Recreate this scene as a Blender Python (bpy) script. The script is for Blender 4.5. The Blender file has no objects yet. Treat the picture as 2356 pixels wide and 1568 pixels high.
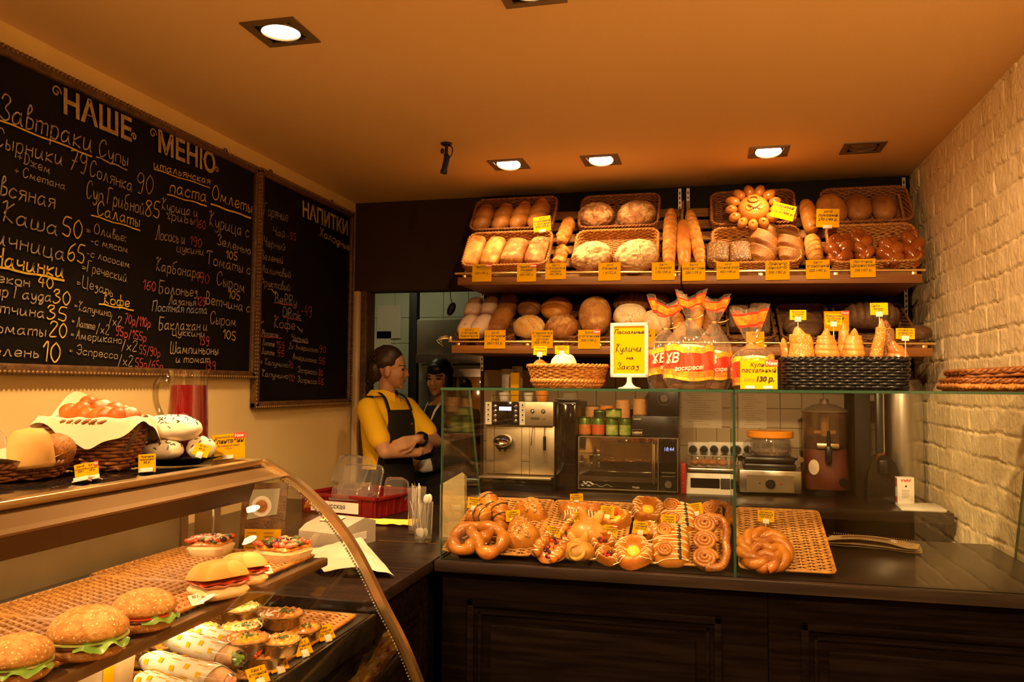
import bpy, bmesh, math, random
from mathutils import Vector as V, Matrix, noise
S = bpy.context.scene
COL = S.collection
PI = math.pi; sin = math.sin; cos = math.cos
R = math.radians
random.seed(7)

# ---------------------------------------------------------------- camera
IW, IH, FPX = 2356, 1568, 1875.0
CAM = V((0, 0, 1.48))
_y, _p, _r = R(13.75), R(3.12), R(.383)
FW = V((-sin(_y)*cos(_p), cos(_y)*cos(_p), sin(_p)))
_rt = V((cos(_y), sin(_y), 0)); _up = _rt.cross(FW)
RT = _rt*cos(_r) + _up*sin(_r); UP = _up*cos(_r) - _rt*sin(_r)
cd = bpy.data.cameras.new('camera'); cam = bpy.data.objects.new('camera', cd); COL.objects.link(cam)
cam.matrix_world = Matrix(((RT.x, UP.x, -FW.x, CAM.x), (RT.y, UP.y, -FW.y, CAM.y), (RT.z, UP.z, -FW.z, CAM.z), (0, 0, 0, 1)))
cd.sensor_width = 36; cd.lens = FPX/IW*36; cd.clip_start = .05; cd.clip_end = 60
S.camera = cam

# ---------------------------------------------------------------- world, exposure, lamps
w = bpy.data.worlds.new('world'); S.world = w; w.use_nodes = True
w.node_tree.nodes['Background'].inputs[0].default_value = (1, .6, .28, 1)
w.node_tree.nodes['Background'].inputs[1].default_value = .02
S.view_settings.view_transform = 'Standard'; S.view_settings.look = 'None'
S.view_settings.gamma = 1; S.view_settings.use_curve_mapping = False
S.view_settings.exposure = 0.44
S.cycles.transparent_max_bounces = 32; S.cycles.max_bounces = 10; S.cycles.diffuse_bounces = 5
S.cycles.use_denoising = True; S.cycles.caustics_reflective = False; S.cycles.caustics_refractive = False
S.cycles.sample_clamp_indirect = 6
CEIL = 2.55
WARM = (1, .60, .255)

def spot(name, loc, aim, power, size=90, blend=.8, col=WARM, rad=.05):
    l = bpy.data.lights.new(name, 'SPOT'); l.energy = power; l.color = col
    l.spot_size = R(size); l.spot_blend = blend; l.shadow_soft_size = rad
    o = bpy.data.objects.new(name, l); COL.objects.link(o); o.location = loc
    o.rotation_euler = (V(aim)-V(loc)).to_track_quat('-Z', 'Y').to_euler()
    return o
def area(name, loc, aim, power, sx, sy, col=WARM, spread=180):
    l = bpy.data.lights.new(name, 'AREA'); l.shape = 'RECTANGLE'; l.size = sx; l.size_y = sy; l.energy = power; l.color = col
    l.spread = R(spread)
    o = bpy.data.objects.new(name, l); COL.objects.link(o); o.location = loc
    o.rotation_euler = (V(aim)-V(loc)).to_track_quat('-Z', 'Y').to_euler()
    return o
# (x, y, lit, aim offset, power): the recessed downlights of the shop, three of them behind the viewer
LAMPS = [(-1.267, 2.19, 1, (.12, .10), 165, 125), (-.47, 2.10, 1, (.25, 1.0), 122, 86),
         (-.947, 3.78, 1, (.02, .22), 23, 120), (-.501, 3.80, 1, (.05, .22), 25, 120), (.259, 3.825, 1, (-.05, .22), 23, 120),
         (.663, 3.85, 0, (0, 0), 0, 90), (.33, 2.05, 1, (.25, 1.0), 66, 86),
         (-1.35, .55, 1, (.0, .45), 155, 130), (.35, .55, 1, (.22, .9), 300, 130), (-.5, -.9, 1, (0, .3), 150, 125)]
for i, (x, y, on, off, pw, sz) in enumerate(LAMPS):
    if on: spot('downlight_beam', (x, y, CEIL-.012), (x+off[0], y+off[1], CEIL-1), pw, sz, .85)
spot('kitchen_light', (-2.1, 5.2, 2.5), (-2.3, 5.9, 1), 19, 150, 1, (1, .92, .50), .2)

# ---------------------------------------------------------------- pixel ray -> world point on a real plane
def at(px, py, **k):
    d = FW*FPX + RT*(px-IW/2) - UP*(py-IH/2)
    if 'pl' in k:
        p, n = k['pl']; t = (p-CAM).dot(n)/d.dot(n)
    else:
        (a, v), = k.items(); i = 'XYZ'.index(a); t = (v-CAM[i])/d[i]
    return CAM + d*t
def ppm(p): return FPX/((V(p)-CAM).dot(FW))      # pixels per metre at a point

# ---------------------------------------------------------------- materials
MATS = {}
def mat(name, c, r=.6, c2=None, sc=20, ram=(.4, .62), b=0, bs=60, metal=0, coat=0, spk=None, em=None, es=0, alpha=1, trans=0, ior=1.45, wood=0, sheen=0, crack=None, sub=0, top=None, spec=.5):
    m = bpy.data.materials.new(name); m.use_nodes = True; nt = m.node_tree; N = nt.nodes; L = nt.links
    bsdf = N['Principled BSDF']; I = bsdf.inputs
    I['Base Color'].default_value = (*c, 1); I['Roughness'].default_value = r; I['Metallic'].default_value = metal
    I['Coat Weight'].default_value = coat; I['Coat Roughness'].default_value = .12
    I['Transmission Weight'].default_value = trans; I['IOR'].default_value = ior
    I['Specular IOR Level'].default_value = spec
    if sub:
        I['Subsurface Weight'].default_value = sub; I['Subsurface Radius'].default_value = (.02, .01, .004); I['Subsurface Scale'].default_value = .3
    if em: I['Emission Color'].default_value = (*em, 1); I['Emission Strength'].default_value = es
    if c2 or b or spk or crack or top:
        tc = N.new('ShaderNodeTexCoord'); oi = N.new('ShaderNodeObjectInfo'); ad = N.new('ShaderNodeVectorMath'); ad.operation = 'ADD'
        mu = N.new('ShaderNodeMath'); mu.operation = 'MULTIPLY'; mu.inputs[1].default_value = 13.7
        L.new(oi.outputs['Random'], mu.inputs[0]); L.new(tc.outputs['Object'], ad.inputs[0]); L.new(mu.outputs[0], ad.inputs[1])
        vec = ad.outputs[0]; cur = None
        if wood:
            mp = N.new('ShaderNodeMapping'); mp.inputs['Scale'].default_value = (1, 1, 1); mp.inputs['Scale'].default_value[wood-1] = .06
            L.new(vec, mp.inputs[0]); vec = mp.outputs[0]
        def noi(s, det=6):
            n = N.new('ShaderNodeTexNoise'); n.inputs['Scale'].default_value = s; n.inputs['Detail'].default_value = det; L.new(vec, n.inputs['Vector']); return n
        def mix(fac, a, bcol):
            x = N.new('ShaderNodeMix'); x.data_type = 'RGBA'; L.new(fac, x.inputs[0])
            if a is None: x.inputs[6].default_value = (*c, 1)
            else: L.new(a, x.inputs[6])
            x.inputs[7].default_value = (*bcol, 1); return x.outputs[2]
        def ramp(src, lo, hi):
            q = N.new('ShaderNodeMapRange'); q.inputs['From Min'].default_value = lo; q.inputs['From Max'].default_value = hi; L.new(src, q.inputs['Value']); return q.outputs[0]
        if c2: cur = mix(ramp(noi(sc).outputs[0], *ram), cur, c2)
        if top:      # flour or sugar that settled on the upward side: (colour, amount)
            sx = N.new('ShaderNodeSeparateXYZ'); L.new(tc.outputs['Normal'], sx.inputs[0])
            q = N.new('ShaderNodeMath'); q.operation = 'MULTIPLY'
            L.new(ramp(sx.outputs[2], .1, .9), q.inputs[0]); L.new(ramp(noi(sc*1.7).outputs[0], .58-top[1]*.35, .72-top[1]*.3), q.inputs[1])
            cur = mix(q.outputs[0], cur, top[0])
        if crack:    # (colour, scale, width)
            vo = N.new('ShaderNodeTexVoronoi'); vo.feature = 'DISTANCE_TO_EDGE'; vo.inputs['Scale'].default_value = crack[1]
            nn = noi(crack[1]*1.3); ve = N.new('ShaderNodeVectorMath'); ve.operation = 'MULTIPLY_ADD'; ve.inputs[1].default_value = (.06, .06, .06)
            L.new(nn.outputs['Color'], ve.inputs[0]); L.new(vec, ve.inputs[2]); L.new(ve.outputs[0], vo.inputs['Vector'])
            cur = mix(ramp(vo.outputs['Distance'], crack[2], 0), cur, crack[0])
        if spk:      # (colour, scale, threshold)
            vo = N.new('ShaderNodeTexVoronoi'); vo.inputs['Scale'].default_value = spk[1]; L.new(vec, vo.inputs['Vector'])
            cur = mix(ramp(vo.outputs['Distance'], spk[2], spk[2]*.7), cur, spk[0])
        if cur is not None: L.new(cur, I['Base Color'])
        if b:
            bp = N.new('ShaderNodeBump'); bp.inputs['Strength'].default_value = min(1, b); bp.inputs['Distance'].default_value = .004*max(1, b)
            L.new(noi(bs, 8).outputs[0], bp.inputs['Height']); L.new(bp.outputs[0], I['Normal'])
    MATS[name] = m; return m
def pane_mat(name, tint=(.93, .97, .93), refl=.8, rough=.0, haze=None, gcol=(1, 1, 1)):
    m = bpy.data.materials.new(name); m.use_nodes = True; nt = m.node_tree; N = nt.nodes; L = nt.links
    N.remove(N['Principled BSDF']); out = N['Material Output']
    t = N.new('ShaderNodeBsdfTransparent'); t.inputs[0].default_value = (*tint, 1)
    g = N.new('ShaderNodeBsdfGlossy'); g.inputs['Roughness'].default_value = rough; g.inputs[0].default_value = (*gcol, 1)
    f = N.new('ShaderNodeLayerWeight'); f.inputs[0].default_value = .5       # reflectance rises from .04 head-on to 1 at grazing
    po = N.new('ShaderNodeMath'); po.operation = 'POWER'; po.inputs[1].default_value = 5; L.new(f.outputs['Facing'], po.inputs[0])
    mu = N.new('ShaderNodeMath'); mu.operation = 'MULTIPLY_ADD'; mu.use_clamp = True; mu.inputs[1].default_value = .9*refl; mu.inputs[2].default_value = .045*refl; L.new(po.outputs[0], mu.inputs[0])
    x = N.new('ShaderNodeMixShader'); L.new(mu.outputs[0], x.inputs[0]); L.new(t.outputs[0], x.inputs[1]); L.new(g.outputs[0], x.inputs[2])
    last = x
    if haze:
        d = N.new('ShaderNodeBsdfDiffuse'); d.inputs[0].default_value = (*haze[0], 1)
        y = N.new('ShaderNodeMixShader'); y.inputs[0].default_value = haze[1]; L.new(x.outputs[0], y.inputs[1]); L.new(d.outputs[0], y.inputs[2]); last = y
    L.new(last.outputs[0], out.inputs[0]); MATS[name] = m; return m

# ---------------------------------------------------------------- geometry builder
class G:
    def __init__(s): s.v = []; s.f = []; s.m = []; s.mi = 0
    def add(s, vs, fs, M=None):
        o = len(s.v)
        s.v += [tuple(M @ V(p)) if M else tuple(p) for p in vs]
        s.f += [tuple(i+o for i in f) for f in fs]; s.m += [s.mi]*len(fs); return s
    def join(s, g, M=None): return s.add(g.v, g.f, M)
    def box(s, x0, y0, z0, x1, y1, z1, M=None):
        return s.add([(x0, y0, z0), (x1, y0, z0), (x1, y1, z0), (x0, y1, z0), (x0, y0, z1), (x1, y0, z1), (x1, y1, z1), (x0, y1, z1)],
            [(0, 3, 2, 1), (4, 5, 6, 7), (0, 1, 5, 4), (1, 2, 6, 5), (2, 3, 7, 6), (3, 0, 4, 7)], M)
    def rbox(s, x0, y0, z0, x1, y1, z1, r=.004, seg=2, M=None):
        bm = bmesh.new(); bmesh.ops.create_cube(bm, size=1)
        for v in bm.verts: v.co = V(((x0+x1)/2+v.co.x*(x1-x0), (y0+y1)/2+v.co.y*(y1-y0), (z0+z1)/2+v.co.z*(z1-z0)))
        bmesh.ops.bevel(bm, geom=bm.edges[:], offset=r, segments=seg, affect='EDGES', profile=.5)
        bm.verts.index_update(); s.add([v.co[:] for v in bm.verts], [[v.index for v in f.verts] for f in bm.faces], M); bm.free(); return s
    def rings(s, rings, cap=True, closed=False, M=None):
        n = len(rings[0]); vs = [p for q in rings for p in q]; fs = []
        K = len(rings)
        for i in range(K if closed else K-1):
            a, b = i*n, ((i+1) % K)*n
            for j in range(n): k = (j+1) % n; fs.append((a+j, a+k, b+k, b+j))
        if cap and not closed: fs.append(tuple(range(n-1, -1, -1))); fs.append(tuple(range((K-1)*n, K*n)))
        return s.add(vs, fs, M)
    def lathe(s, prof, n=24, M=None, cap=True, fr=None):
        rg = []
        for k, (r, z) in enumerate(prof):
            rg.append([(max(r, 1e-5)*(fr(k, 2*PI*j/n) if fr else 1)*cos(2*PI*j/n), max(r, 1e-5)*(fr(k, 2*PI*j/n) if fr else 1)*sin(2*PI*j/n), z) for j in range(n)])
        return s.rings(rg, cap, M=M)
    def cyl(s, p0, p1, r, r1=None, n=16):
        p0, p1 = V(p0), V(p1); q = (p1-p0).to_track_quat('Z', 'Y').to_matrix().to_4x4(); h = (p1-p0).length
        return s.lathe([(r, 0), (r if r1 is None else r1, h)], n, Matrix.Translation(p0) @ q)
    def tube(s, pts, r, n=6, closed=False, M=None, flat=1):
        pts = [V(p) for p in pts]; K = len(pts); rg = []; up = None
        for i, p in enumerate(pts):
            if closed: t = pts[(i+1) % K]-pts[i-1]
            else: t = pts[min(i+1, K-1)]-pts[max(i-1, 0)]
            if t.length < 1e-9: t = V((0, 0, 1))
            t.normalize()
            if up is None: up = V((0, 0, 1)) if abs(t.z) < .9 else V((1, 0, 0))
            a = t.cross(up); 
            if a.length < 1e-6: a = t.orthogonal()
            a.normalize(); u = a.cross(t); up = u
            rr = r(i/(K-1 if not closed else K)) if callable(r) else r
            rg.append([p + a*rr*cos(2*PI*j/n) + u*rr*flat*sin(2*PI*j/n) for j in range(n)])
        return s.rings(rg, True, closed, M)
    def grid(s, fn, nu, nv, cu=False, cv=False, M=None):
        vs = [fn(i/(nu if cu else nu-1), j/(nv if cv else nv-1)) for i in range(nu) for j in range(nv)]; fs = []
        for i in range(nu if cu else nu-1):
            for j in range(nv if cv else nv-1):
                a, b = i, (i+1) % nu; c, d = j, (j+1) % nv
                fs.append((a*nv+c, b*nv+c, b*nv+d, a*nv+d))
        return s.add(vs, fs, M)
    def sphere(s, c, rx, ry=None, rz=None, nu=16, nv=10, disp=None, M=None):
        ry = ry or rx; rz = rz or rx; rg = []
        for i in range(nv+1):
            t = PI*i/nv; t = min(max(t, .02), PI-.02); q = []
            for j in range(nu):
                a = 2*PI*j/nu; d = V((sin(t)*cos(a), sin(t)*sin(a), -cos(t))); k = 1+(disp(d) if disp else 0)
                q.append((c[0]+d.x*rx*k, c[1]+d.y*ry*k, c[2]+d.z*rz*k))
            rg.append(q)
        return s.rings(rg, M=M)
    def prism(s, poly, h, M=None):       # poly in xy, extruded along z from 0 to h
        n = len(poly)
        return s.add([(x, y, 0) for x, y in poly]+[(x, y, h) for x, y in poly],
            [tuple(range(n-1, -1, -1)), tuple(range(n, 2*n))]+[(i, (i+1) % n, n+(i+1) % n, n+i) for i in range(n)], M)
    def polar(s, Rf, hf, nr=14, na=40, base=0, M=None):      # a mound: outline radius Rf(a), height hf(q, a)
        vs = [(0, 0, hf(0, 0))]; fs = []
        for i in range(1, nr+1):
            q = sin(PI/2*i/nr) if i < nr else 1
            for j in range(na):
                a = 2*PI*j/na; rr = Rf(a)*q; vs.append((rr*cos(a), rr*sin(a), hf(q, a)))
        for j in range(na): fs.append((0, 1+j, 1+(j+1) % na))
        for i in range(nr-1):
            for j in range(na): k = (j+1) % na; fs.append((1+i*na+j, 1+(i+1)*na+j, 1+(i+1)*na+k, 1+i*na+k))
        o = len(vs); e = 1+(nr-1)*na
        for j in range(na): a = 2*PI*j/na; vs.append((Rf(a)*.86*cos(a), Rf(a)*.86*sin(a), base))
        for j in range(na): k = (j+1) % na; fs.append((e+j, o+j, o+k, e+k))
        fs.append(tuple(o+na-1-j for j in range(na)))
        return s.add(vs, fs, M)

def mesh(name, g, mats, smooth=35):
    me = bpy.data.meshes.new(name); me.from_pydata(g.v, [], g.f); me.validate()
    for m in (mats if isinstance(mats, (list, tuple)) else [mats]): me.materials.append(MATS[m] if isinstance(m, str) else m)
    if any(g.m) and len(g.m) == len(me.polygons): me.polygons.foreach_set('material_index', g.m)
    if smooth:
        me.shade_smooth()
        if smooth < 180: me.set_sharp_from_angle(angle=R(smooth))
    me.update(); return me
def ob(name, g, mats, parent=None, smooth=35, M=None):
    o = bpy.data.objects.new(name, g if isinstance(g, bpy.types.Mesh) else mesh(name, g, mats, smooth)); COL.objects.link(o)
    if parent: o.parent = parent
    if M is not None: o.matrix_basis = M if isinstance(M, Matrix) else Matrix.Translation(M)
    return o
def tag(o, label, cat, group=None, kind=None):
    if label: o['label'] = label
    if cat: o['category'] = cat
    if group: o['group'] = group
    if kind: o['kind'] = kind
    return o
def T(x=0, y=0, z=0, rx=0, ry=0, rz=0, s=1):
    return Matrix.Translation((x, y, z)) @ Matrix.Rotation(R(rz), 4, 'Z') @ Matrix.Rotation(R(ry), 4, 'Y') @ Matrix.Rotation(R(rx), 4, 'X') @ Matrix.Scale(s, 4)
def thing(name, label, cat, M=None, group=None):
    o = bpy.data.objects.new(name, None); COL.objects.link(o); o.empty_display_size = .05
    if M is not None: o.matrix_basis = M if isinstance(M, Matrix) else Matrix.Translation(M)
    return tag(o, label, cat, group)
def single(name, g, mats, label, cat, M=None, group=None, smooth=35):
    return tag(ob(name, g, mats, None, smooth, M), label, cat, group)
def structure(name, g, mats, smooth=35):
    o = ob(name, g, mats, None, smooth); o['kind'] = 'structure'; return o
KIDS = {}
def kids(o): return [c for c in bpy.data.objects if c.parent == o]
def dup(o, M, label=None, group=None):
    def cp(a, par):
        c = a.copy(); COL.objects.link(c)
        if par: c.parent = par
        for ch in kids(a): cp(ch, c)
        return c
    c = cp(o, None); c.matrix_basis = M if isinstance(M, Matrix) else Matrix.Translation(M)
    if label: c['label'] = label
    if group: c['group'] = group
    return c
def nz(x, y=0, z=0): return noise.noise(V((x, y, z)))

# ---------------------------------------------------------------- printed text (built-in font) and chalk handwriting (single strokes)
def text_geo(body, size, M, bold=0, shear=.22, align='CENTER', width=None, depth=.0):
    c = bpy.data.curves.new('t', 'FONT'); c.body = body; c.size = size; c.shear = shear; c.offset = bold; c.align_x = align; c.extrude = depth; c.resolution_u = 3
    o = bpy.data.objects.new('t', c); COL.objects.link(o)
    dg = bpy.context.evaluated_depsgraph_get(); dg.update()
    me = bpy.data.meshes.new_from_object(o.evaluated_get(dg)); g = G()
    vs = [tuple(v.co) for v in me.vertices]; fs = [tuple(p.vertices) for p in me.polygons]
    bpy.data.objects.remove(o); bpy.data.curves.remove(c); bpy.data.meshes.remove(me)
    if width and vs:
        x0 = min(p[0] for p in vs); x1 = max(p[0] for p in vs); k = width/(x1-x0+1e-9)
        if k < 1 or align == 'FIT':
            m = 0 if align != 'LEFT' else x0
            vs = [((p[0]-m)*k+m, p[1], p[2]) for p in vs]
    return g.add(vs, fs, M)
def plane_M(o, x, z):
    x = V(x).normalized(); z = V(z).normalized(); y = z.cross(x)
    return Matrix(((x.x, y.x, z.x, o[0]), (x.y, y.y, z.y, o[1]), (x.z, y.z, z.z, o[2]), (0, 0, 0, 1)))
GL = {'а':'4h2i0g0e1d3e4h 4i4e5d','б':'1h0f1d3d4f3h1h0k2m5n','в':'0d0k1n2l0i3h3e1d0d','г':'0h1i2h1e2d3e','д':'4h2i0g0e1d3e4h 4i4c2a1b4e','е':'0f4g3i1i0g0e2d4e','ж':'0i3f0d 6i3f6d 3i3d',
'з':'0h2i3h1g3f3d1b0c','и':'0i0e1d3e4i 4i4e5d','й':'0i0e1d3e4i 4i4e5d 1k2j3k','к':'0i0d 4i0f4d','л':'0d1e2i3i4e5d','м':'0d1i3e5i5e6d','н':'0i0d 4i4d 0g4g','о':'2i0h0e2d4e4h2i','п':'0d0h 0h2i4h4d',
'р':'0i0a 0g1i3i4g3d1d0e','с':'4h2i0g0e2d4e','т':'0d0i 0h2i3h3d 3h5i6h6d','у':'0i1e3e4i 4i4c2a0b','ф':'3n3a 3h1i0g0e1d3e 3h5i6g6e5d3e','х':'0i4d 4i0d','ц':'0i0d4d4i 4d5d5b','ч':'0i0g1f4g 4i4d',
'ш':'0i0d3e3i 3i3d6e6i','щ':'0i0d3e3i 3i3d6e6i 6d7d7b','ы':'0i0d2d2f0g 4i4d','ь':'0i0d2d3e2g0g','э':'0h2i4g4e2d0e 2g4g','ю':'0i0d 0g2g 4i2g2e4d6e6g4i','я':'4i4d 4i1i0h1g4g 2g0d','x':'0i4d 4i0d',
'А':'0d1f3n3n4d 1h4h','Б':'5n1n0n0d3d4f3i0i','В':'0d0n2n3l2i0i 2i4g3d0d','Г':'0d1n 0m2n5n','Д':'1d1n 0n3n5k5g3d0d','Е':'4m2n1l2i0g1d4e 2i3i','З':'0l1n3n4l2i4g4e2d0e','И':'0n0d4n4d','К':'0m2n1d 5n1h5d','Л':'0d1d3n4n5d',
'М':'0d1n3f5n6d','Н':'0n0d 5n5d 0i5i','О':'3n1l0h1e3d5e6h5l3n','П':'0d1n 0m3n6n5d','Р':'1d1n 0m3n5l4i1i','С':'5l4n2n0k0g1d3d5f','Т':'3d3n 0l1n6n','У':'0n2i 5n2i0d','Ф':'3n3d 3l0k0h3g6h6k3l','Х':'0n5d 5n0d','Ц':'0n0d5d5n 5d6b',
'Ч':'0n0j2i4j 4n4d','Ш':'0n0d3e3n 3n3d6e6n','Э':'0l2n4n5j5g3d0f 2i5i','Я':'4d4n1n0l1i4i 2i0d',
'0':'2n0k0g2d4g4k2n','1':'0k2n2d','2':'0l1n3n4l0d4d','3':'0l1n3n3l1j4h3e1d0e','4':'2n0h4h 3k3d','5':'4n1n0j3i4g3d0e','6':'4n1k0f2d4f3i0g','7':'0n4n1d 1i4i','8':'2j0l2n4l2j0f2d4f2j','9':'4k2i0k1n3n4k3d1d',
'+':'0h4h 2j2f','-':'0g3g','/':'0b3n','.':'0d0e','•':'0f1g0h','B':'0d0n2n3l2i0i 2i4g3d0d','e':'0f4g3i1i0g0e2d4e','r':'0d0i 0g2i3h','R':'0d0n3n4l3i0i4d','y':'0i1e3e4i 4i4c2a0b','D':'0d0n3n5k5g3d0d','i':'0i0d','n':'0d0i 0h2i4h4d','k':'0d0n 4i0f4d',':':'0d0e 0h0i'}
def smooth_pts(p, sub=4):
    if len(p) < 3: return p
    out = []
    for i in range(len(p)-1):
        a = p[max(i-1, 0)]; b = p[i]; c = p[i+1]; d = p[min(i+2, len(p)-1)]
        for k in range(sub):
            t = k/sub
            out.append(.5*((2*b)+(c-a)*t+(2*a-5*b+4*c-d)*t*t+(3*b-a-3*c+d)*t**3))
    return out+[p[-1]]
def ribbon(g, pts, wd, M):
    vs = []; fs = []
    for i, p in enumerate(pts):
        t = pts[min(i+1, len(pts)-1)]-pts[max(i-1, 0)]
        if t.length < 1e-6: t = V((1, 0, 0))
        t = t.normalized(); n = V((-t.y, t.x, 0))*wd/2*(1+.25*nz(p.x*40, p.y*40, i))
        e = t*wd*.3*(-1 if i == 0 else 1 if i == len(pts)-1 else 0)
        vs += [p+n+e, p-n+e]
    for i in range(len(pts)-1): fs.append((2*i, 2*i+1, 2*i+3, 2*i+2))
    g.add(vs, fs, M)
def write(g, body, width, h, wd, M, sl=.12):
    strokes = []; x = 0
    for ch in body:
        if ch == ' ': x += .32; continue
        s = GL.get(ch); mx = 0
        if not s: continue
        for q in s.split(' '):
            pts = [V((x+int(q[i])*.1, (ord(q[i+1])-100)*.1, 0)) for i in range(0, len(q), 2)]; mx = max(mx, max(p.x for p in pts)-x)
            strokes.append(pts)
        x += mx+.2
    k = width/max(x-.2, .1)
    for st in strokes:
        j = (random.random()-.5)*.03
        ribbon(g, [V(((p.x*k+p.y*h*sl), (p.y+j)*h, 0)) for p in smooth_pts(st)], wd, M)
# ---------------------------------------------------------------- material list
mat('ceiling_paint', (.80, .56, .28), .75, b=.15, bs=90)
mat('cream_paint', (.78, .62, .30), .55, c2=(.74, .57, .26), sc=3, b=.1, bs=150)
mat('brown_paint', (.045, .026, .015), .7, spec=.2)
mat('brick_paint', (.86, .71, .43), .75, c2=(.77, .62, .36), sc=7, b=1.1, bs=60, spec=.25)
mat('floor_tile', (.52, .40, .24), .4, c2=(.46, .35, .21), sc=4)
mat('black_panel', (.008, .006, .005), .6, spec=.25)
mat('dark_wood', (.004, .0025, .002), .5, c2=(.008, .005, .004), sc=60, wood=1, b=.08, bs=120, spec=.0)
mat('dark_wood_top', (.012, .007, .006), .3, c2=(.024, .014, .010), sc=50, wood=1, b=.04, bs=90, spec=.35)
mat('shelf_wood', (.25, .092, .014), .5, c2=(.17, .060, .010), sc=40, wood=1)
mat('rack_wood', (.30, .15, .055), .55, c2=(.22, .10, .035), sc=40, wood=1)
mat('brass', (.80, .56, .22), .25, metal=1)
mat('gold_alu', (.72, .54, .28), .3, metal=1)
mat('bronze_alu', (.20, .12, .05), .38, metal=.6)
mat('steel', (.60, .56, .50), .28, metal=1, c2=(.52, .48, .42), sc=40, wood=3)
mat('champagne', (.44, .36, .25), .36, metal=.85)
mat('chrome', (.8, .78, .75), .12, metal=1)
mat('dark_steel', (.10, .09, .08), .35, metal=.6)
mat('black_plastic', (.012, .011, .011), .32)
mat('black_gloss', (.008, .008, .008), .08)
mat('white_plastic', (.66, .62, .54), .4)
mat('white_paper', (.82, .78, .70), .8)
mat('kraft', (.55, .38, .18), .8, c2=(.48, .32, .15), sc=30)
mat('parchment', (.80, .66, .46), .75, b=.3, bs=40)
mat('board_black', (.005, .004, .004), .6, c2=(.010, .008, .006), sc=5, ram=(.35, .75), spec=.1)
mat('frame_wood', (.075, .036, .014), .45, c2=(.13, .065, .022), sc=40, b=.4, bs=130)
mat('frame_gold', (.20, .11, .035), .36, metal=.4, b=.3, bs=90)
mat('chalk_white', (.46, .37, .24), .9, c2=(.20, .15, .10), sc=55, ram=(.38, .66))
mat('chalk_paint', (.42, .30, .12), .8, c2=(.30, .21, .08), sc=30)
mat('chalk_yellow', (.66, .46, .06), .9, c2=(.40, .26, .03), sc=60, ram=(.45, .75))
mat('chalk_red', (.46, .07, .07), .9, c2=(.22, .035, .04), sc=60)
mat('chalk_pink', (.45, .22, .20), .9)
mat('chalk_blue', (.34, .36, .40), .9, c2=(.2, .21, .24), sc=60)
mat('card_yellow', (.66, .335, .001), .7, spec=.04)
mat('card_light', (.72, .375, .002), .7, spec=.04)
mat('ink', (.022, .013, .008), .6)
mat('ink_grey', (.24, .13, .03), .6)
mat('red_flag', (.66, .06, .03), .5)
mat('lamp_glow', (1, .9, .7), .3, em=(1, .80, .50), es=14)
mat('lamp_off', (.20, .15, .10), .25, coat=.5)
mat('lamp_frame', (.20, .145, .085), .42, metal=.35)
mat('lamp_cup', (.035, .025, .018), .3, metal=.5)
mat('pale_tile', (.40, .40, .30), .3, c2=(.36, .36, .27), sc=3)
mat('beige_tile', (.36, .27, .17), .3, c2=(.32, .24, .15), sc=3)
mat('grout', (.20, .15, .09), .8)
mat('trim_cream', (.62, .47, .27), .5)
pane_mat('pane', (.95, .98, .95), .75)
pane_mat('pane_case', (.96, .95, .92), 1.0, gcol=(1, .95, .85))
pane_mat('pane_clear', (.93, .92, .9), 1.3, .02, ((.9, .85, .8), .05))
pane_mat('pane_smoke', (.80, .68, .55), 1.0, .04, ((.4, .28, .18), .10))
mat('glass_edge', (.025, .075, .045), .12, coat=.5)
mat('wicker_gold', (.50, .22, .045), .42, c2=(.34, .13, .022), sc=70)
mat('wicker_brown', (.29, .105, .024), .42, c2=(.18, .06, .014), sc=70)
mat('wicker_dark', (.13, .055, .02), .45, c2=(.20, .09, .03), sc=60)
mat('wicker_black', (.010, .009, .009), .28)

# ---------------------------------------------------------------- the room
XL, XR, YB, YF = -2.04, .985, 4.42, -2.2
structure('floor', G().box(-4, YF-.1, -.1, 1.2, 7, 0), 'floor_tile')
def ceiling():
    g = G(); xs = sorted({-4, 1.2} | {a for l in LAMPS for a in (l[0]-.062, l[0]+.062)}); ys = sorted({YF-.1, 4.55} | {a for l in LAMPS for a in (l[1]-.062, l[1]+.062)})
    for i in range(len(xs)-1):
        for j in range(len(ys)-1):
            cx, cy = (xs[i]+xs[i+1])/2, (ys[j]+ys[j+1])/2
            if any(abs(cx-l[0]) < .061 and abs(cy-l[1]) < .061 for l in LAMPS): continue
            g.add([(xs[i], ys[j], CEIL), (xs[i+1], ys[j], CEIL), (xs[i+1], ys[j+1], CEIL), (xs[i], ys[j+1], CEIL)], [(3, 2, 1, 0)])
    g.box(-4, YF-.1, CEIL+.16, 1.2, 7, CEIL+.2)
    structure('ceiling', g, 'ceiling_paint', 0)
ceiling()
structure('wall_left', G().box(XL-.1, YF, 0, XL, YB, CEIL), 'cream_paint')
structure('wall_front', G().box(-4, YF-.1, 0, 1.2, YF, CEIL), 'cream_paint')
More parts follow.
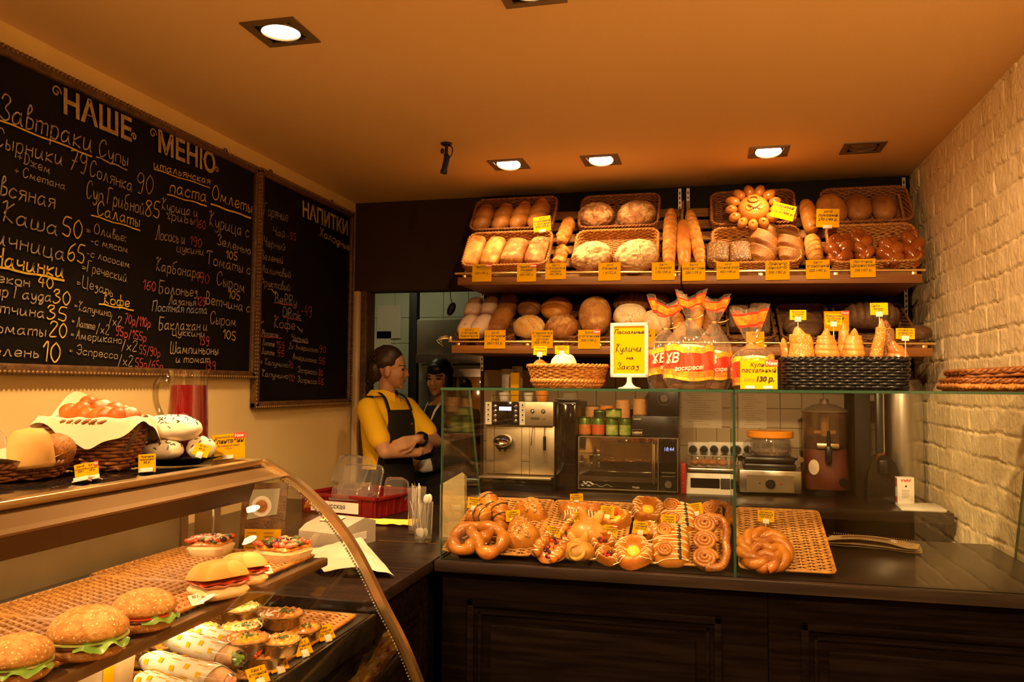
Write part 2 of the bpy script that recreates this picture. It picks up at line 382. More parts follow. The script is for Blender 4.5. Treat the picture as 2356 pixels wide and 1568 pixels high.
def brick_wall():
    g = G(); ny, nz_ = 720, 420; y0, y1 = .6, 4.6; H, L = .094, .235
    def f(u, v):
        y = y0+u*(y1-y0); z = v*CEIL; wob = .010*nz(y*3, z*3, 1)+.006*nz(y*11, z*11, 2)
        zz = z+wob*.9+.006*nz(y*25, z*4, 5); row = math.floor(zz/H); off = (.5 if row % 2 else 0)+.13*nz(row*3.7, 0, 0)
        fz = zz/H-row; yy = (y+wob)/L+off; fy = yy-math.floor(yy)
        e = min(min(fz, 1-fz)*H, min(fy, 1-fy)*L*1.15+.002)
        lay = .013+.005*nz(row*5.1, math.floor(yy)*3.3, 2)
        jd = min(1, max(.2, .75+1.3*nz(y*4.5, z*6.5, 7))); d = lay*(1-jd*math.exp(-(max(e-.0006, 0)/.0030)**1.5))+.0028*nz(y*16, z*16, 3)+.0016*nz(y*45, z*45, 4)
        # drips of paint bridging the joints
        if nz(y*7, z*7, 9) > .22: d = max(d, lay*.75)
        return (XR+.006-d, y, z)
    g.grid(f, ny, nz_)
    g.box(XR+.008, .6, 0, XR+.1, 4.6, CEIL)
    g.box(XR, YF, 0, XR+.1, .6, CEIL)
    structure('wall_right', g, 'brick_paint', 180)
brick_wall()
DX0, DX1, DZ = -1.968, -1.25, 2.025     # the doorway to the kitchen
g = G().box(XL-.1, YB, DZ, DX1, YB+.12, CEIL); g.box(XL-.1, YB, 0, -2.02, YB+.12, DZ)
g.box(DX1-.012, YB, 0, XR, YB+.12, CEIL)
structure('wall_back', g, 'brown_paint')
structure('trim_1', G().rbox(-2.032, YB-.03, 0, -1.996, YB+.11, DZ, .005), 'trim_cream')
structure('trim_2', G().rbox(-1.996, YB-.006, 0, DX0+.012, YB+.115, DZ, .004), 'frame_wood')
# beige wall tiles behind the worktop
def tiles(name, M, nx, nz_, tw, th, m):
    g = G(); g.box(0, .004, 0, nx*tw, .01, nz_*th, M); g.m = [1]*len(g.f)
    for i in range(nx):
        for j in range(nz_): g.rbox(i*tw+.0015, -.002, j*th+.0015, (i+1)*tw-.0015, .006, (j+1)*th-.0015, .0015, 1, M)
    return structure(name, g, [m, 'grout'])
tiles('wall_tiles', T(DX1+.01, YB-.01, .97), 21, 6, .1055, .1, 'beige_tile')
# the kitchen behind
tiles('wall_kitchen', T(-3.0, 5.95, .2), 12, 12, .2, .2, 'pale_tile')
structure('wall_kitchen_side', G().box(-3.1, 4.5, 0, -3.0, 6, CEIL), 'cream_paint')
structure('wall_kitchen_right', G().box(-.62, 4.54, 0, -.56, 6, CEIL), 'brown_paint')
structure('ceiling_kitchen', G().box(-3.1, 4.54, CEIL-.02, -.5, 6.1, CEIL+.02), 'pale_tile')

# ---------------------------------------------------------------- recessed downlights
LL = ['lit square downlight nearest the menu boards, alone at the ceiling\'s left', 'lit square downlight cut by the top edge of the picture', 'lit square downlight above the left end of the bread rack', 'lit square downlight in the middle of the row over the bread rack', 'lit square downlight over the sun-shaped loaf, right of the row\'s gap', 'unlit dark square downlight closest to the brick wall', 'lit square downlight just above the top edge of the picture on the right',
      'lit square downlight behind the viewer on the left', 'lit square downlight behind the viewer on the right', 'lit square downlight farthest behind the viewer']
for i, (x, y, on, off, pw, sz) in enumerate(LAMPS):
    t = thing('recessed_downlight', LL[i], 'ceiling light', V((x, y, CEIL)), 'square recessed downlights')
    a, b = .088, .062; g = G()
    for k in range(4):
        q = [(-a, -a), (a, -a), (a, a), (-a, a)]; p = [(-b, -b), (b, -b), (b, b), (-b, b)]; k2 = (k+1) % 4
        g.add([(*q[k], -.005), (*q[k2], -.005), (*p[k2], -.005), (*p[k], -.005), (*q[k], 0), (*q[k2], 0), (*p[k2], .0), (*p[k], .0)], [(3, 2, 1, 0), (0, 1, 5, 4), (2, 3, 7, 6)])
    ob('trim_frame', g, 'lamp_frame', t)
    g = G()
    for k in range(4):
        p = [(-b, -b), (b, -b), (b, b), (-b, b)]; k2 = (k+1) % 4
        g.add([(*p[k], 0), (*p[k2], 0), (*p[k2], .1), (*p[k], .1)], [(0, 1, 2, 3)])
    g.box(-b, -b, .1, b, b, .104); ob('recess_box', g, 'lamp_cup', t)
    tilt = Matrix.Translation((0, 0, .004)) @ Matrix.Rotation(R(-14 if on and y > 3 else 0), 4, 'X')
    ob('lamp_ring', G().lathe([(.0600, .004), (.0612, -.002), (.0585, -.008), (.056, -.004), (.056, .004)], 28), 'lamp_frame', t, M=tilt)
    ob('lamp_lens', G().lathe([(.0, -.006), (.03, -.005), (.056, -.002), (.056, .004), (0, .004)], 28), 'lamp_glow' if on else 'lamp_off', t, M=tilt)
# small ceiling camera
t = thing('security_camera', 'small black camera hanging from the ceiling', 'camera', V((-1.135, 3.39, CEIL)))
ob('mount_plate', G().lathe([(0, -.009), (.02, -.009), (.026, -.003), (.026, 0), (0, 0)], 20), 'black_plastic', t)
g = G().cyl((0, 0, -.006), (.0, 0, -.055), .0075); g.sphere((0, 0, -.055), .012); g.sphere((-.017, -.004, -.035), .009, .006, .013); ob('bracket', g, 'black_plastic', t)
ob('camera_body', G().cyl((.006, .0, -.058), (-.006, -.01, -.125), .015, .013).cyl((-.006, -.01, -.125), (-.008, -.0115, -.137), .016, .015), 'black_plastic', t)
ob('cable', G().tube(smooth_pts([V((.008, 0, -.008)), V((.026, 0, -.02)), V((.027, 0, -.05)), V((.012, 0, -.07))]), .003), 'black_plastic', t)

# ---------------------------------------------------------------- the two menu boards on the left wall
BX = XL+.024
def wallpt(px, py): return at(px, py, X=BX)
CH = {'w': 'chalk_white', 'y': 'chalk_yellow', 'r': 'chalk_red', 'b': 'chalk_blue', 'p': 'chalk_pink'}
B1 = '''w;Завтраки;0,272,210,349,60;6|w;Сырники;-14,334,143,380,44;5|w;79;160,389,197,398,44;5|w;+Джем;40,369,114,400,25;3.4|w;+ Сметана;33,400,149,436,22;3.4
w;Супы;228,356,293,381,38;4.4|w;Солянка;207,403,303,440,36;4|w;90;314,441,350,447,44;4|w;Суп Грибной;199,453,331,494,40;4|y;85;334,497,365,502,38;4|y;Салаты;224,493,320,521,32;4
y;итальянская;354,386,483,424,22;3.6|y;паста;391,442,474,464,36;4|y;Омлеты;488,457,579,489,34;4|w;Овсяная;-30,440,125,479,46;5.4|w;Каша;3,506,131,542,46;5.4|y;50;143,541,186,550,44;5
w;Яичница;-40,552,147,599,44;5.4|y;65;155,598,192,605,42;5|y;Начинки;-16,608,145,638,42;7|w;Бекон;-28,645,67,659,26;5|y;40;88,657,120,665,26;5|w;Сыр Гауда;-34,677,117,694,30;5|y;30;122,696,159,702,32;5
w;Ветчина;-40,713,101,731,30;5|y;35;108,733,151,738,32;5|w;Томаты;-40,762,104,773,30;5|y;20;114,772,151,777,34;5|w;Зелень;-40,815,88,822,28;5|y;10;97,829,135,834,46;6
w;•;200,534,207,536,14;8|w;Оливье:;216,536,289,556,24;3|w;-с мясом;209,560,293,581,20;3|w;-с лососем;200,588,297,616,20;3|w;•;190,619,197,621,14;8|w;Греческий;200,624,291,648,26;3|w;•;178,654,184,655,12;8|w;Цезарь;190,658,259,682,26;3
y;Кофе;237,697,297,706,26;4|w;•;172,706,177,707,10;6|w;Капучино;180,714,254,728,22;3|w;/x2;250,746,278,750,22;3|r;70р/110р;287,743,345,753,22;4|w;•;166,741,171,742,10;6|w;Латте;176,750,218,758,20;3|w;/x2;222,764,250,769,22;3|r;95р/155р;266,770,336,785,20;4
w;•;164,772,169,773,10;6|w;Американо;174,779,279,790,22;3|w;/x2;280,803,314,808,24;3|r;55/90р;320,813,368,820,20;3.4|w;•;161,809,166,810,10;6|w;Эспрессо;176,814,270,825,22;3|w;/x2;272,838,304,842,24;3|r;55р/65р;311,843,374,850,20;3.4
w;Курица и;371,481,454,499,26;3.4|w;грибы;384,503,447,516,24;3.4|r;160;450,522,472,528,20;3.4|w;Лосось и;358,549,425,561,30;3.4|r;190;437,562,463,569,20;3.4|w;цукини;407,577,468,587,22;3.2|w;Карбонара;358,621,461,640,30;3.6|r;190;451,646,480,653,22;3.4
r;160;329,664,357,670,22;4|w;Болоньез;366,673,453,682,28;3.4|w;Лазанья;388,699,450,703,20;3.2|r;129;453,700,472,703,18;4|b;Постная паста;350,715,476,721,24;3.6|w;Баклажан и;366,757,476,760,28;4|w;цуккини;397,770,471,775,20;3.6|r;139;458,792,480,795,20;3.6
w;Шампиньоны;392,811,501,815,26;4|w;и томат;405,833,482,834,20;3.6|r;139;471,849,495,852,20;3.4|w;Курица с;480,518,572,546,34;3.6|w;Зеленью;500,562,576,585,24;3.6|y;105;520,594,545,598,18;3.6
w;Томаты с;474,605,575,631,30;4|w;Сыром;499,653,562,672,30;3.6|y;105;525,685,551,690,20;3.6|w;Ветчина с;474,698,574,718,28;4|w;Сыром;484,743,542,750,28;3.6|y;105;513,777,541,783,20;3.6'''
L1 = 'y;-6,275,211,359;5|w;222,361,292,390;4|y;210,495,322,529;4|y;354,389,483,431;3|y;385,447,475,473;4|y;485,469,577,501;5|y;-6,614,147,644;7|y;228,699,307,713;4'
B2 = '''y;Холодные;736,541,804,576,20;3.4|w;Горячие;607,493,662,509,28;3|w;Чай;629,540,656,546,20;2.8|r;-35;660,547,680,553,16;3|w;Черный;607,565,656,576,22;2.6|w;Зеленый;602,595,651,606,20;2.6|w;Малиновый;600,625,669,639,20;2.6|w;Фруктовый;598,656,667,669,22;2.6
b;BeRRy;633,695,682,703,22;3.4|b;DRink;651,726,691,734,20;3.4|r;-49;693,722,716,730,24;3.4|p;Кофе;629,752,678,758,26;3|w;Молоком;602,771,640,776,15;2.6|w;Черный;671,782,709,788,15;2.6
w;2x Латте;591,791,631,797,14;2.4|r;155;636,798,654,801,14;3|w;Латте;602,813,631,817,14;2.4|r;95;638,818,653,820,14;3|w;2x Капучино;591,835,662,845,15;2.4|r;70;664,845,673,847,14;3|w;Капучино;602,865,662,871,16;2.6|r;110;664,875,676,877,15;3
w;2x Американо;665,801,731,810,14;2.4|r;90;735,809,749,811,15;3|w;Американо;673,825,727,834,14;2.4|r;55;733,835,747,838,14;3|w;Эспрессо;685,856,729,861,14;2.4|r;80;733,863,742,865,14;3|w;Эспрессо;684,878,729,883,14;2.4|r;55;732,882,744,885,13;3'''
L2 = 'r;631,696,682,704;3|r;653,729,693,737;3|r;591,773,648,777;3|w;671,784,709,789;2|w;684,751,694,763;3|w;695,757,694,763;3|w;607,738,596,746;3|w;596,746,593,760;3|y;624,665,634,676;3|y;634,669,634,676;3'
def board(name, label, py_top, py_bot, Y0, Y1, z0, z1, rows, lines, title, fw, root_x=BX):
    t = thing(name, label, 'menu board', V((XL, (Y0+Y1)/2, z0)), 'chalk menu boards')
    o = V((XL, (Y0+Y1)/2, z0)); inv = Matrix.Translation(-o)
    ob('writing_surface', G().box(XL+.004, Y0+fw*.5, z0+fw*.5, XL+.018, Y1-fw*.5, z1-fw*.5, inv), 'board_black', t)
    g = G(); x0 = XL+.001; gg = G()
    for (a, b, c, d) in ((Y0, z0, Y1, z0+fw), (Y0, z1-fw, Y1, z1), (Y0, z0, Y0+fw, z1), (Y1-fw, z0, Y1, z1)):
        g.rbox(x0, a, b, x0+.034, c, d, .008, 3, inv)
    hb = lambda p, q, n: [V(p).lerp(V(q), k/n) for k in range(n)]
    for p, q in (((Y0, z0), (Y1, z0)), ((Y1, z0), (Y1, z1)), ((Y1, z1), (Y0, z1)), ((Y0, z1), (Y0, z0))):
        n = int((V(p)-V(q)).length/.017)
        for k in range(n):
            c = V(p).lerp(V(q), (k+.5)/n); gg.sphere((x0+.033, c.x+(.008 if p[0] == q[0] == Y0 else -.008 if p[0] == q[0] else 0), c.y+(.008 if p[1] == q[1] == z0 else -.008 if p[1] == q[1] else 0)), .006, .0075, .0075, 6, 5, M=inv)
    ob('frame', g, 'frame_wood', t); ob('beaded_edge', gg, 'frame_gold', t, 180)
    gs = {}
    for r in rows.replace('\n', '|').split('|'):
        c, body, pos, wd = r.split(';'); x_0, y_0, x_1, y_1, h = map(float, pos.split(','))
        a, b, u = wallpt(x_0, y_0), wallpt(x_1, y_1), wallpt(x_0, y_0-h)
        ex = (b-a).normalized(); L = (b-a).length; up = u-a; hh = up.length
        M = inv @ Matrix(((ex.x, up.x/hh, 1, a.x), (ex.y, up.y/hh, 0, a.y), (ex.z, up.z/hh, 0, a.z), (0, 0, 0, 1)))
        write(gs.setdefault(c, G()), body, L, hh, float(wd)/1.7/ppm(a), M)
    for r in lines.split('|'):
        c, pos, wd = r.split(';'); x_0, y_0, x_1, y_1 = map(float, pos.split(','))
        a, b = wallpt(x_0, y_0), wallpt(x_1, y_1); ex = (b-a).normalized(); up = V((1, 0, 0)).cross(ex)
        M = inv @ Matrix(((ex.x, up.x, 1, a.x), (ex.y, up.y, 0, a.y), (ex.z, up.z, 0, a.z), (0, 0, 0, 1)))
        n = 7; ribbon(gs.setdefault(c, G()), [V(((b-a).length*k/n, .002*sin(k*1.7), .0004)) for k in range(n+1)], float(wd)/1.25/ppm(a), M)
    for c, g in gs.items(): ob('chalk_writing', g, CH[c], t, 0)
    g = G()
    for body, x_0, y_0, x_1, y_1, h in title:
        a, b, u = wallpt(x_0, y_0), wallpt(x_1, y_1), wallpt(x_0, y_0-h); ex = (b-a).normalized(); up = u-a; hh = up.length
        M = inv @ Matrix(((ex.x, up.x/hh, 1, a.x+.0006), (ex.y, up.y/hh, 0, a.y), (ex.z, up.z/hh, 0, a.z), (0, 0, 0, 1)))
        q = text_geo(body, hh/.73, Matrix.Identity(4), hh*.035, 0, 'LEFT'); xs = [p[0] for p in q.v]; k = (b-a).length/(max(xs)-min(xs)); x_m = min(xs)
        q.v = [((p[0]-x_m)*k, p[1], p[2]) for p in q.v]; g.join(q, M)
        for cx, cy, rr in ((-.012, hh*.85, .014), ((b-a).length+.0, hh*.2, .009)) if hh > .05 and 0 else ():
            pass
        if h > 45:       # curled serifs of the hand-drawn title
            for cx, cy, rr, s in ((-.030, hh*.72, .020, 1), ((b-a).length+.012, hh*.25, .014, -1)):
                ribbon(g, [V((cx+s*rr*(1-k/22)*cos(k*.42), cy+rr*(1-k/22)*sin(k*.42), 0)) for k in range(18)], .005, M)
    ob('chalk_title', g, 'chalk_paint', t, 0)
    g = G()
    for yy in (Y0+.12, Y1-.25):
        g.tube([V((x0+.012, yy+.012*cos(a), z1+.006+.012*sin(a))) for a in [PI*k/8 for k in range(9)]], .003, M=inv)
    ob('hanging_hook', g, 'dark_steel', t)
pA = wallpt(597, 385); pB = wallpt(577, 871); pC = wallpt(815, 489); pD = wallpt(804, 931); pE = wallpt(577, 940)
pT = wallpt(300, 245)
board('menu_board', 'large black chalk menu board headed with our menu in big letters', 0, 0, 1.05, (pA.y+pB.y)/2+.012, pB.z, (pA.z+pT.z)/2, B1, L1,
      [('НАШЕ', 146, 259, 303, 325, 57), ('МЕНЮ', 364, 348, 495, 400, 50)], .034)
board('menu_board', 'smaller chalk board of hot and cold drinks beside the doorway', 0, 0, (pA.y+pB.y)/2+.014, (pC.y+pD.y)/2, (pD.z+pE.z)/2, (pC.z+pA.z)/2, B2, L2,
      [('НАПИТКИ', 696, 497, 800, 541, 36)], .034)
# ---------------------------------------------------------------- counters
CZ = .92; BZ = .97
def panel_front(g, M, w, h, panels):
    """raised-moulding panel front in local x (width), z (height); y=0 is the face, -y towards the customers"""
    g.box(0, 0, 0, w, .02, h, M)
    for x0, z0, x1, z1 in panels:
        for k, (o, d, t) in enumerate(((0, .010, .022), (.035, .006, .012))):
            for a, b, c, e in ((x0+o, z0+o, x1-o, z0+o+t), (x0+o, z1-o-t, x1-o, z1-o), (x0+o, z0+o, x0+o+t, z1-o), (x1-o-t, z0+o, x1-o, z1-o)):
                g.rbox(a, -d, b, c, .004, e, .004, 2, M)
        g.rbox(x0+.075, -.008, z0+.075, x1-.075, .004, z1-.075, .006, 2, M)
t = thing('front_counter', 'long dark wood counter with panelled front under the glass pastry display', 'counter', V((0, 2.53, 0)))
iv = Matrix.Translation((0, -2.53, 0))
ob('worktop', G().rbox(-.865, 2.505, CZ-.035, .975, 3.30, CZ, .004, 2, iv), 'dark_wood_top', t)
g = G(); panel_front(g, iv @ T(-.845, 2.535, 0), 1.0, CZ-.036, [(.085, .12, .87, .80)]); ob('front_panel', g, 'dark_wood', t)
g = G(); panel_front(g, iv @ T(.157, 2.535, 0), .815, CZ-.036, [(.09, .12, .80, .80)]); ob('front_panel', g, 'dark_wood', t)
ob('cabinet_body', G().box(-.84, 2.56, 0, .96, 3.24, CZ-.036, iv), 'dark_wood', t)
t = thing('side_counter', 'dark wood side counter along the left wall, under the red crate', 'counter', V((-1.45, 2.0, 0)))
iv = Matrix.Translation((1.45, -2.0, 0))
ob('worktop', G().rbox(XL+.005, 1.99, CZ-.035, -.87, 3.66, CZ, .004, 2, iv), 'dark_wood_top', t)
ob('worktop_seam', G().box(-2.0, 2.770, CZ-.0005, -.88, 2.7725, CZ+.0006, iv), 'shelf_wood', t)
g = G(); M = iv @ Matrix.Translation((-.885, 2.0, 0)) @ Matrix.Rotation(PI/2, 4, 'Z'); panel_front(g, M, .50, CZ-.036, [(.07, .12, .44, .80)]); ob('front_panel', g, 'dark_wood', t)
ob('cabinet_body', G().box(XL+.02, 2.0, 0, -.91, 3.62, CZ-.036, iv), 'dark_wood', t)

# ---------------------------------------------------------------- glass display on the counter
ZT = 1.472
gl = thing('glass_display', 'frameless clear glass pastry display standing on the front counter', 'glass display', V((0, 2.53, CZ)))
iv = Matrix.Translation((0, -2.53, -CZ))
def pane(name, x0, y0, z0, x1, y1, z1, axis, poly=None):
    g = G()
    if poly:      # polygon in y,z at x0..x1
        n = len(poly); g.add([(x0, y, z) for y, z in poly]+[(x1, y, z) for y, z in poly], [tuple(range(n)), tuple(range(2*n-1, n-1, -1))], iv); g.m = [0, 0]
        g.add([(x0, y, z) for y, z in poly]+[(x1, y, z) for y, z in poly], [(i, n+i, n+(i+1) % n, (i+1) % n) for i in range(n)], iv); g.m = [0, 0]+[1]*n
    else:
        g.box(x0, y0, z0, x1, y1, z1, iv); ax = {'y': (2, 4), 'z': (0, 1), 'x': (3, 5)}[axis]; g.m = [0 if i in ax else 1 for i in range(6)]
    return ob(name, g, ['pane', 'glass_edge'], gl, 0)
pane('front_pane', -.848, 2.527, CZ, .060, 2.535, ZT-.008, 'y'); pane('front_pane', .070, 2.527, CZ, .972, 2.535, ZT-.008, 'y')
pane('top_pane', -.855, 2.522, ZT-.008, .0635, 2.86, ZT, 'z'); pane('top_pane', .0665, 2.522, ZT-.008, .976, 2.86, ZT, 'z')
pp = [(2.537, CZ), (3.04, CZ), (2.84, ZT-.009), (2.537, ZT-.009)]
pane('end_pane', -.856, 0, 0, -.848, 0, 0, 'x', pp); pane('divider_pane', .061, 0, 0, .069, 0, 0, 'x', pp); pane('end_pane', .966, 0, 0, .974, 0, 0, 'x', pp)
# ---------------------------------------------------------------- back counter
t = thing('back_counter', 'dark back worktop under the wall shelves, carrying coffee machine and microwave', 'counter', V((-.14, 3.8, 0)))
iv = Matrix.Translation((.14, -3.8, 0))
ob('worktop', G().rbox(-1.236, 3.70, BZ-.045, .962, 4.405, BZ, .004, 2, iv), 'dark_wood_top', t)
for x in (-1.236, -.62, .0, .55, .94): ob('upright', G().box(x, 3.78, 0, x+.02, 4.38, BZ-.046, iv), 'dark_wood', t)
ob('lower_shelf', G().box(-1.23, 3.76, .62, .955, 4.38, .64, iv), 'dark_wood', t)
ob('back_board', G().box(-1.23, 4.38, 0, .955, 4.395, BZ-.046, iv), 'dark_wood', t)
# things on the shelf below the worktop
p = at(1912, 1240, Y=3.9)
g = G().lathe([(.052, 0), (.055, .035), (.045, .035), (.044, 0)], 28, cap=False); g.rings([[(.052*cos(a), .052*sin(a), 0) for a in [2*PI*k/28 for k in range(28)]], [(.044*cos(a), .044*sin(a), 0) for a in [2*PI*k/28 for k in range(28)]]], False)
single('tape_roll', g, 'white_plastic', 'white roll of tape leaning under the back worktop, right of the empty tray', 'tape', T(p.x, p.y, .640+.056, 76, 0, 18))
for i, (px, lab) in enumerate(((1975, 'crumpled clear bag lying under the back worktop'), (2040, 'dark bundle in clear wrap under the back worktop, nearer the brick wall'))):
    p = at(px, 1215, Y=4.0)
    single('plastic_bag', G().sphere((0, 0, .075), .1, .09, .075, 30, 16, lambda d: .25*nz(d.x*3+i*7, d.y*3, d.z*3)-.2), 'pane_smoke', lab, 'bag', V((p.x, 4.02, .64)))

# ---------------------------------------------------------------- appliances on the back counter
def screws(): pass
# coffee machine: front face measured off the picture
FY = 3.93
def bx(px, py, y=FY): q = at(px, py, Y=y); return q.x, q.z
x0, z1 = bx(1120, 922); x1, _ = bx(1276, 922); _, z0 = bx(1120, 1088)
t = thing('coffee_machine', 'champagne steel coffee machine with a round spout and blue display', 'coffee machine', V(((x0+x1)/2, FY, BZ))); iv = Matrix.Translation((-(x0+x1)/2, -FY, -BZ)); w_ = x1-x0
zp = z1-.118
ob('housing', G().rbox(x0, FY+.012, BZ, x1, 4.36, z1-.006, .006, 2, iv), 'dark_steel', t)
ob('head_panel', G().rbox(x0-.004, FY-.03, zp, x1, FY+.03, z1, .005, 2, iv), 'champagne', t)
px0 = x0+w_*.105; px1 = x0+w_*.505
ob('control_panel', G().rbox(px0, FY-.034, zp+.002, px1, FY-.028, z1-.002, .002, 2, iv), 'black_gloss', t)
mat('lcd_blue', (.3, .4, .9), .3, em=(.35, .45, 1), es=1.6)
xc = (px0+px1)/2
ob('display', G().box(xc-.032, FY-.0355, z1-.045, xc+.030, FY-.034, z1-.026, iv), 'lcd_blue', t)
for a in (0, 1):
    ob('label_strip', G().rbox((x0 if a == 0 else px1)+.002, FY-.0325, zp+.004, (px0 if a == 0 else px1+w_*.09)-.002, FY-.0295, z1-.004, .001, 1, iv), 'white_plastic', t)
    g = G()
    for k in range(4): 
        q = (x0 if a == 0 else px1)+w_*.05; z = z1-.022-k*.024
        g.box(q-.008, FY-.0335, z-.006, q+.008, FY-.0324, z-.0048, iv); g.sphere((q, FY-.0328, z+.004), .0045, .0008, .0045, 8, 6, M=iv)
    ob('label_icons', g, 'ink', t)
    for k in range(4):
        g = G().sphere(((px0+.017) if a == 0 else (px1-.017), FY-.034, z1-.022-k*.024), .0105, .008, .0105, 16, 8, M=iv); ob('push_button', g, 'chrome', t)
for k in (.70, .855): ob('knob', G().sphere((x0+w_*k, FY-.031, z1-.046), .0115, .012, .0115, 18, 10, M=iv), 'chrome', t)
g = G(); g.box(x0+w_*.675, FY-.031, zp+.030, x0+w_*.80, FY-.0298, zp+.042, iv); g.box(x0+w_*.84, FY-.031, zp+.033, x0+w_*.89, FY-.0298, zp+.037, iv); ob('name_plate', g, 'dark_steel', t)
ob('front_plate', G().rbox(x0, FY, z0, x1, FY+.014, zp-.001, .003, 2, iv), 'champagne', t)
g = G()
for q in (.115, .52, .635): g.box(x0+w_*q, FY-.001, z0, x0+w_*q+.0022, FY+.004, zp, iv)
for q, r_ in ((0, .115), (.52, .635)): g.box(x0+w_*q, FY-.001, z0+.062, x0+w_*r_, FY+.004, z0+.0645, iv)
ob('panel_gap', g, 'ink', t)
sx, sz = bx(1161, 1012)
g = G().sphere((0, 0, 0), .047, .06, .026, 28, 14, M=iv @ T(sx, FY-.045, sz, 18, 0, 4)); ob('spout_cap', g, 'chrome', t)
g = G().lathe([(.044, 0), (.040, -.014), (.026, -.034), (.02, -.036)], 24, iv @ T(sx, FY-.040, sz-.006)); g.cyl((sx-.013, FY-.045, sz-.035), (sx-.013, FY-.045, sz-.055), .005, M=None) if 0 else None
for k in (-.014, .014): g.lathe([(.0055, -.03), (.0055, -.052), (.003, -.052)], 12, iv @ T(sx+k, FY-.045, sz))
ob('spout', g, 'black_plastic', t)
for k, (q, z_) in enumerate(((.70, -.095), (.875, -.17))):
    xx = x0+w_*q
    ob('steam_wand', G().tube([V(p_) for p_ in ((xx, FY-.012, zp), (xx, FY-.026, zp-.01), (xx-.003*(1-k), FY-.03, zp-.045), (xx-.006*(1-k), FY-.028, zp+z_))], .0035, 10, M=iv), 'chrome', t)
ob('wand_grip', G().lathe([(.006, -.052), (.0072, -.05), (.0072, -.115), (.006, -.117)], 14, iv @ T(x0+w_*.875, FY-.029, zp)), 'black_plastic', t)
g = G().rbox(x0-.016, FY-.085, z0-.016, x1, FY+.01, z0-.004, .003, 2, iv); ob('drip_tray', g, 'champagne', t)
ob('base', G().rbox(x0-.006, FY-.055, BZ, x1-.002, FY+.01, z0-.016, .004, 2, iv), 'black_gloss', t)
ob('cup_rail', G().tube([V(p_) for p_ in ((x0+.02, FY+.02, z1), (x0+.02, FY+.02, z1+.028), (x1-.01, FY+.02, z1+.03), (x1-.01, FY+.02, z1))], .002, 6, M=iv), 'chrome', t)
CMZ = z1-.006; CM = (x0, x1)
# milk cooler: dark tower to its right
x0, z1 = bx(1281, 924, 3.96); x1, _ = bx(1326, 924, 3.96)
t = thing('milk_cooler', 'tall narrow black cooler box between coffee machine and microwave', 'cooler', V(((x0+x1)/2, 3.96, BZ)))
ob('body', G().rbox(x0-(x0+x1)/2, 0, 0, x1-(x0+x1)/2, .36, z1-BZ, .006), 'black_plastic', t)
ob('door', G().rbox(x0-(x0+x1)/2, -.022, .02, x1-(x0+x1)/2, -.002, z1-BZ-.008, .005), 'black_gloss', t)
MCT = (x0, x1, z1)
# microwave
MY = 3.96
x0, z0 = bx(1331, 1129, MY); x1, z1 = bx(1560, 1007, MY)
z0 = max(z0, BZ+.012)
t = thing('microwave_oven', 'black microwave oven with mirrored door, chrome handle and blue clock', 'microwave', V(((x0+x1)/2, MY, BZ))); iv = Matrix.Translation((-(x0+x1)/2, -MY, -BZ)); w_ = x1-x0; xd = x0+w_*.81
ob('body', G().rbox(x0+.004, MY+.012, z0, x1-.004, 4.34, z1, .006, 2, iv), 'black_plastic', t)
mat('mirror_dark', (.34, .27, .2), .045, metal=.92)
d = ob('door', G().rbox(x0, MY-.012, z0, xd-.003, MY+.010, z1, .004, 2, iv), 'mirror_dark', t)
g = G()
for a, b, c, e in ((x0, z0, x0+.004, z1), (x0, z0, xd, z0+.004), (x0, z1-.004, xd, z1), (xd-.004, z0, xd, z1), (x1-.004, z0, x1, z1), (xd, z0, x1, z0+.004), (xd, z1-.004, x1, z1)): g.box(a, MY-.0145, b, c, MY-.011, e, iv)
ob('silver_edge', g, 'steel', t)
ob('door_skirt', G().box(x0+.005, MY-.0135, z0+.005, xd-.006, MY-.0118, z0+.040, iv), 'black_gloss', d)
g = G()
for k in range(9): a = .5+k*.33; g.sphere((x0+.022+.011*k*(.55), MY-.0138, z0+.018+.018*abs(sin(k*1.9))), .006, .0004, .0028, 8, 6, M=iv @ T(0, 0, 0))
g.tube([V((x0+.01+.012*k, MY-.0138, z0+.02+.006*sin(k*1.3))) for k in range(14)], .0007, 4, M=iv)
g.join(text_geo('Vitals', .016, plane_M((xd-.125, MY-.0139, z0+.012), (1, 0, 0), (0, -1, 0)), 0, 0, 'LEFT'), iv)
ob('flower_print', g, 'white_plastic', d)
ob('handle', G().tube([V(p_) for p_ in ((xd-.022, MY-.008, z0+.03), (xd-.022, MY-.03, z0+.045), (xd-.022, MY-.032, (z0+z1)/2), (xd-.022, MY-.03, z1-.03), (xd-.022, MY-.008, z1-.018))], .0075, 12, M=iv), 'chrome', d)
c = ob('control_panel', G().rbox(xd, MY-.012, z0, x1, MY+.010, z1, .004, 2, iv), 'black_gloss', t)
mat('clock_blue', (.2, .25, .9), .3, em=(.30, .38, 1), es=.9)
ob('clock_digits', text_geo('18:44', .026, plane_M(((xd+x1)/2+.002, MY-.0128, z1-.062), (1, 0, 0), (0, -1, 0)), 0, .15, 'CENTER', .045), 'clock_blue', c, M=iv)
for k in range(2): ob('key', G().rbox(xd+.012, MY-.0165, z0+.088-k*.018, x1-.012, MY-.012, z0+.094-k*.018, .001, 1, iv), 'steel', c)
ob('dial', G().lathe([(.019, 0), (.019, .008), (.016, .016), (0, .016)], 24, iv @ T((xd+x1)/2, MY-.012, z0+.036, 90)), 'steel', c)
MW = (x0, x1, z1)
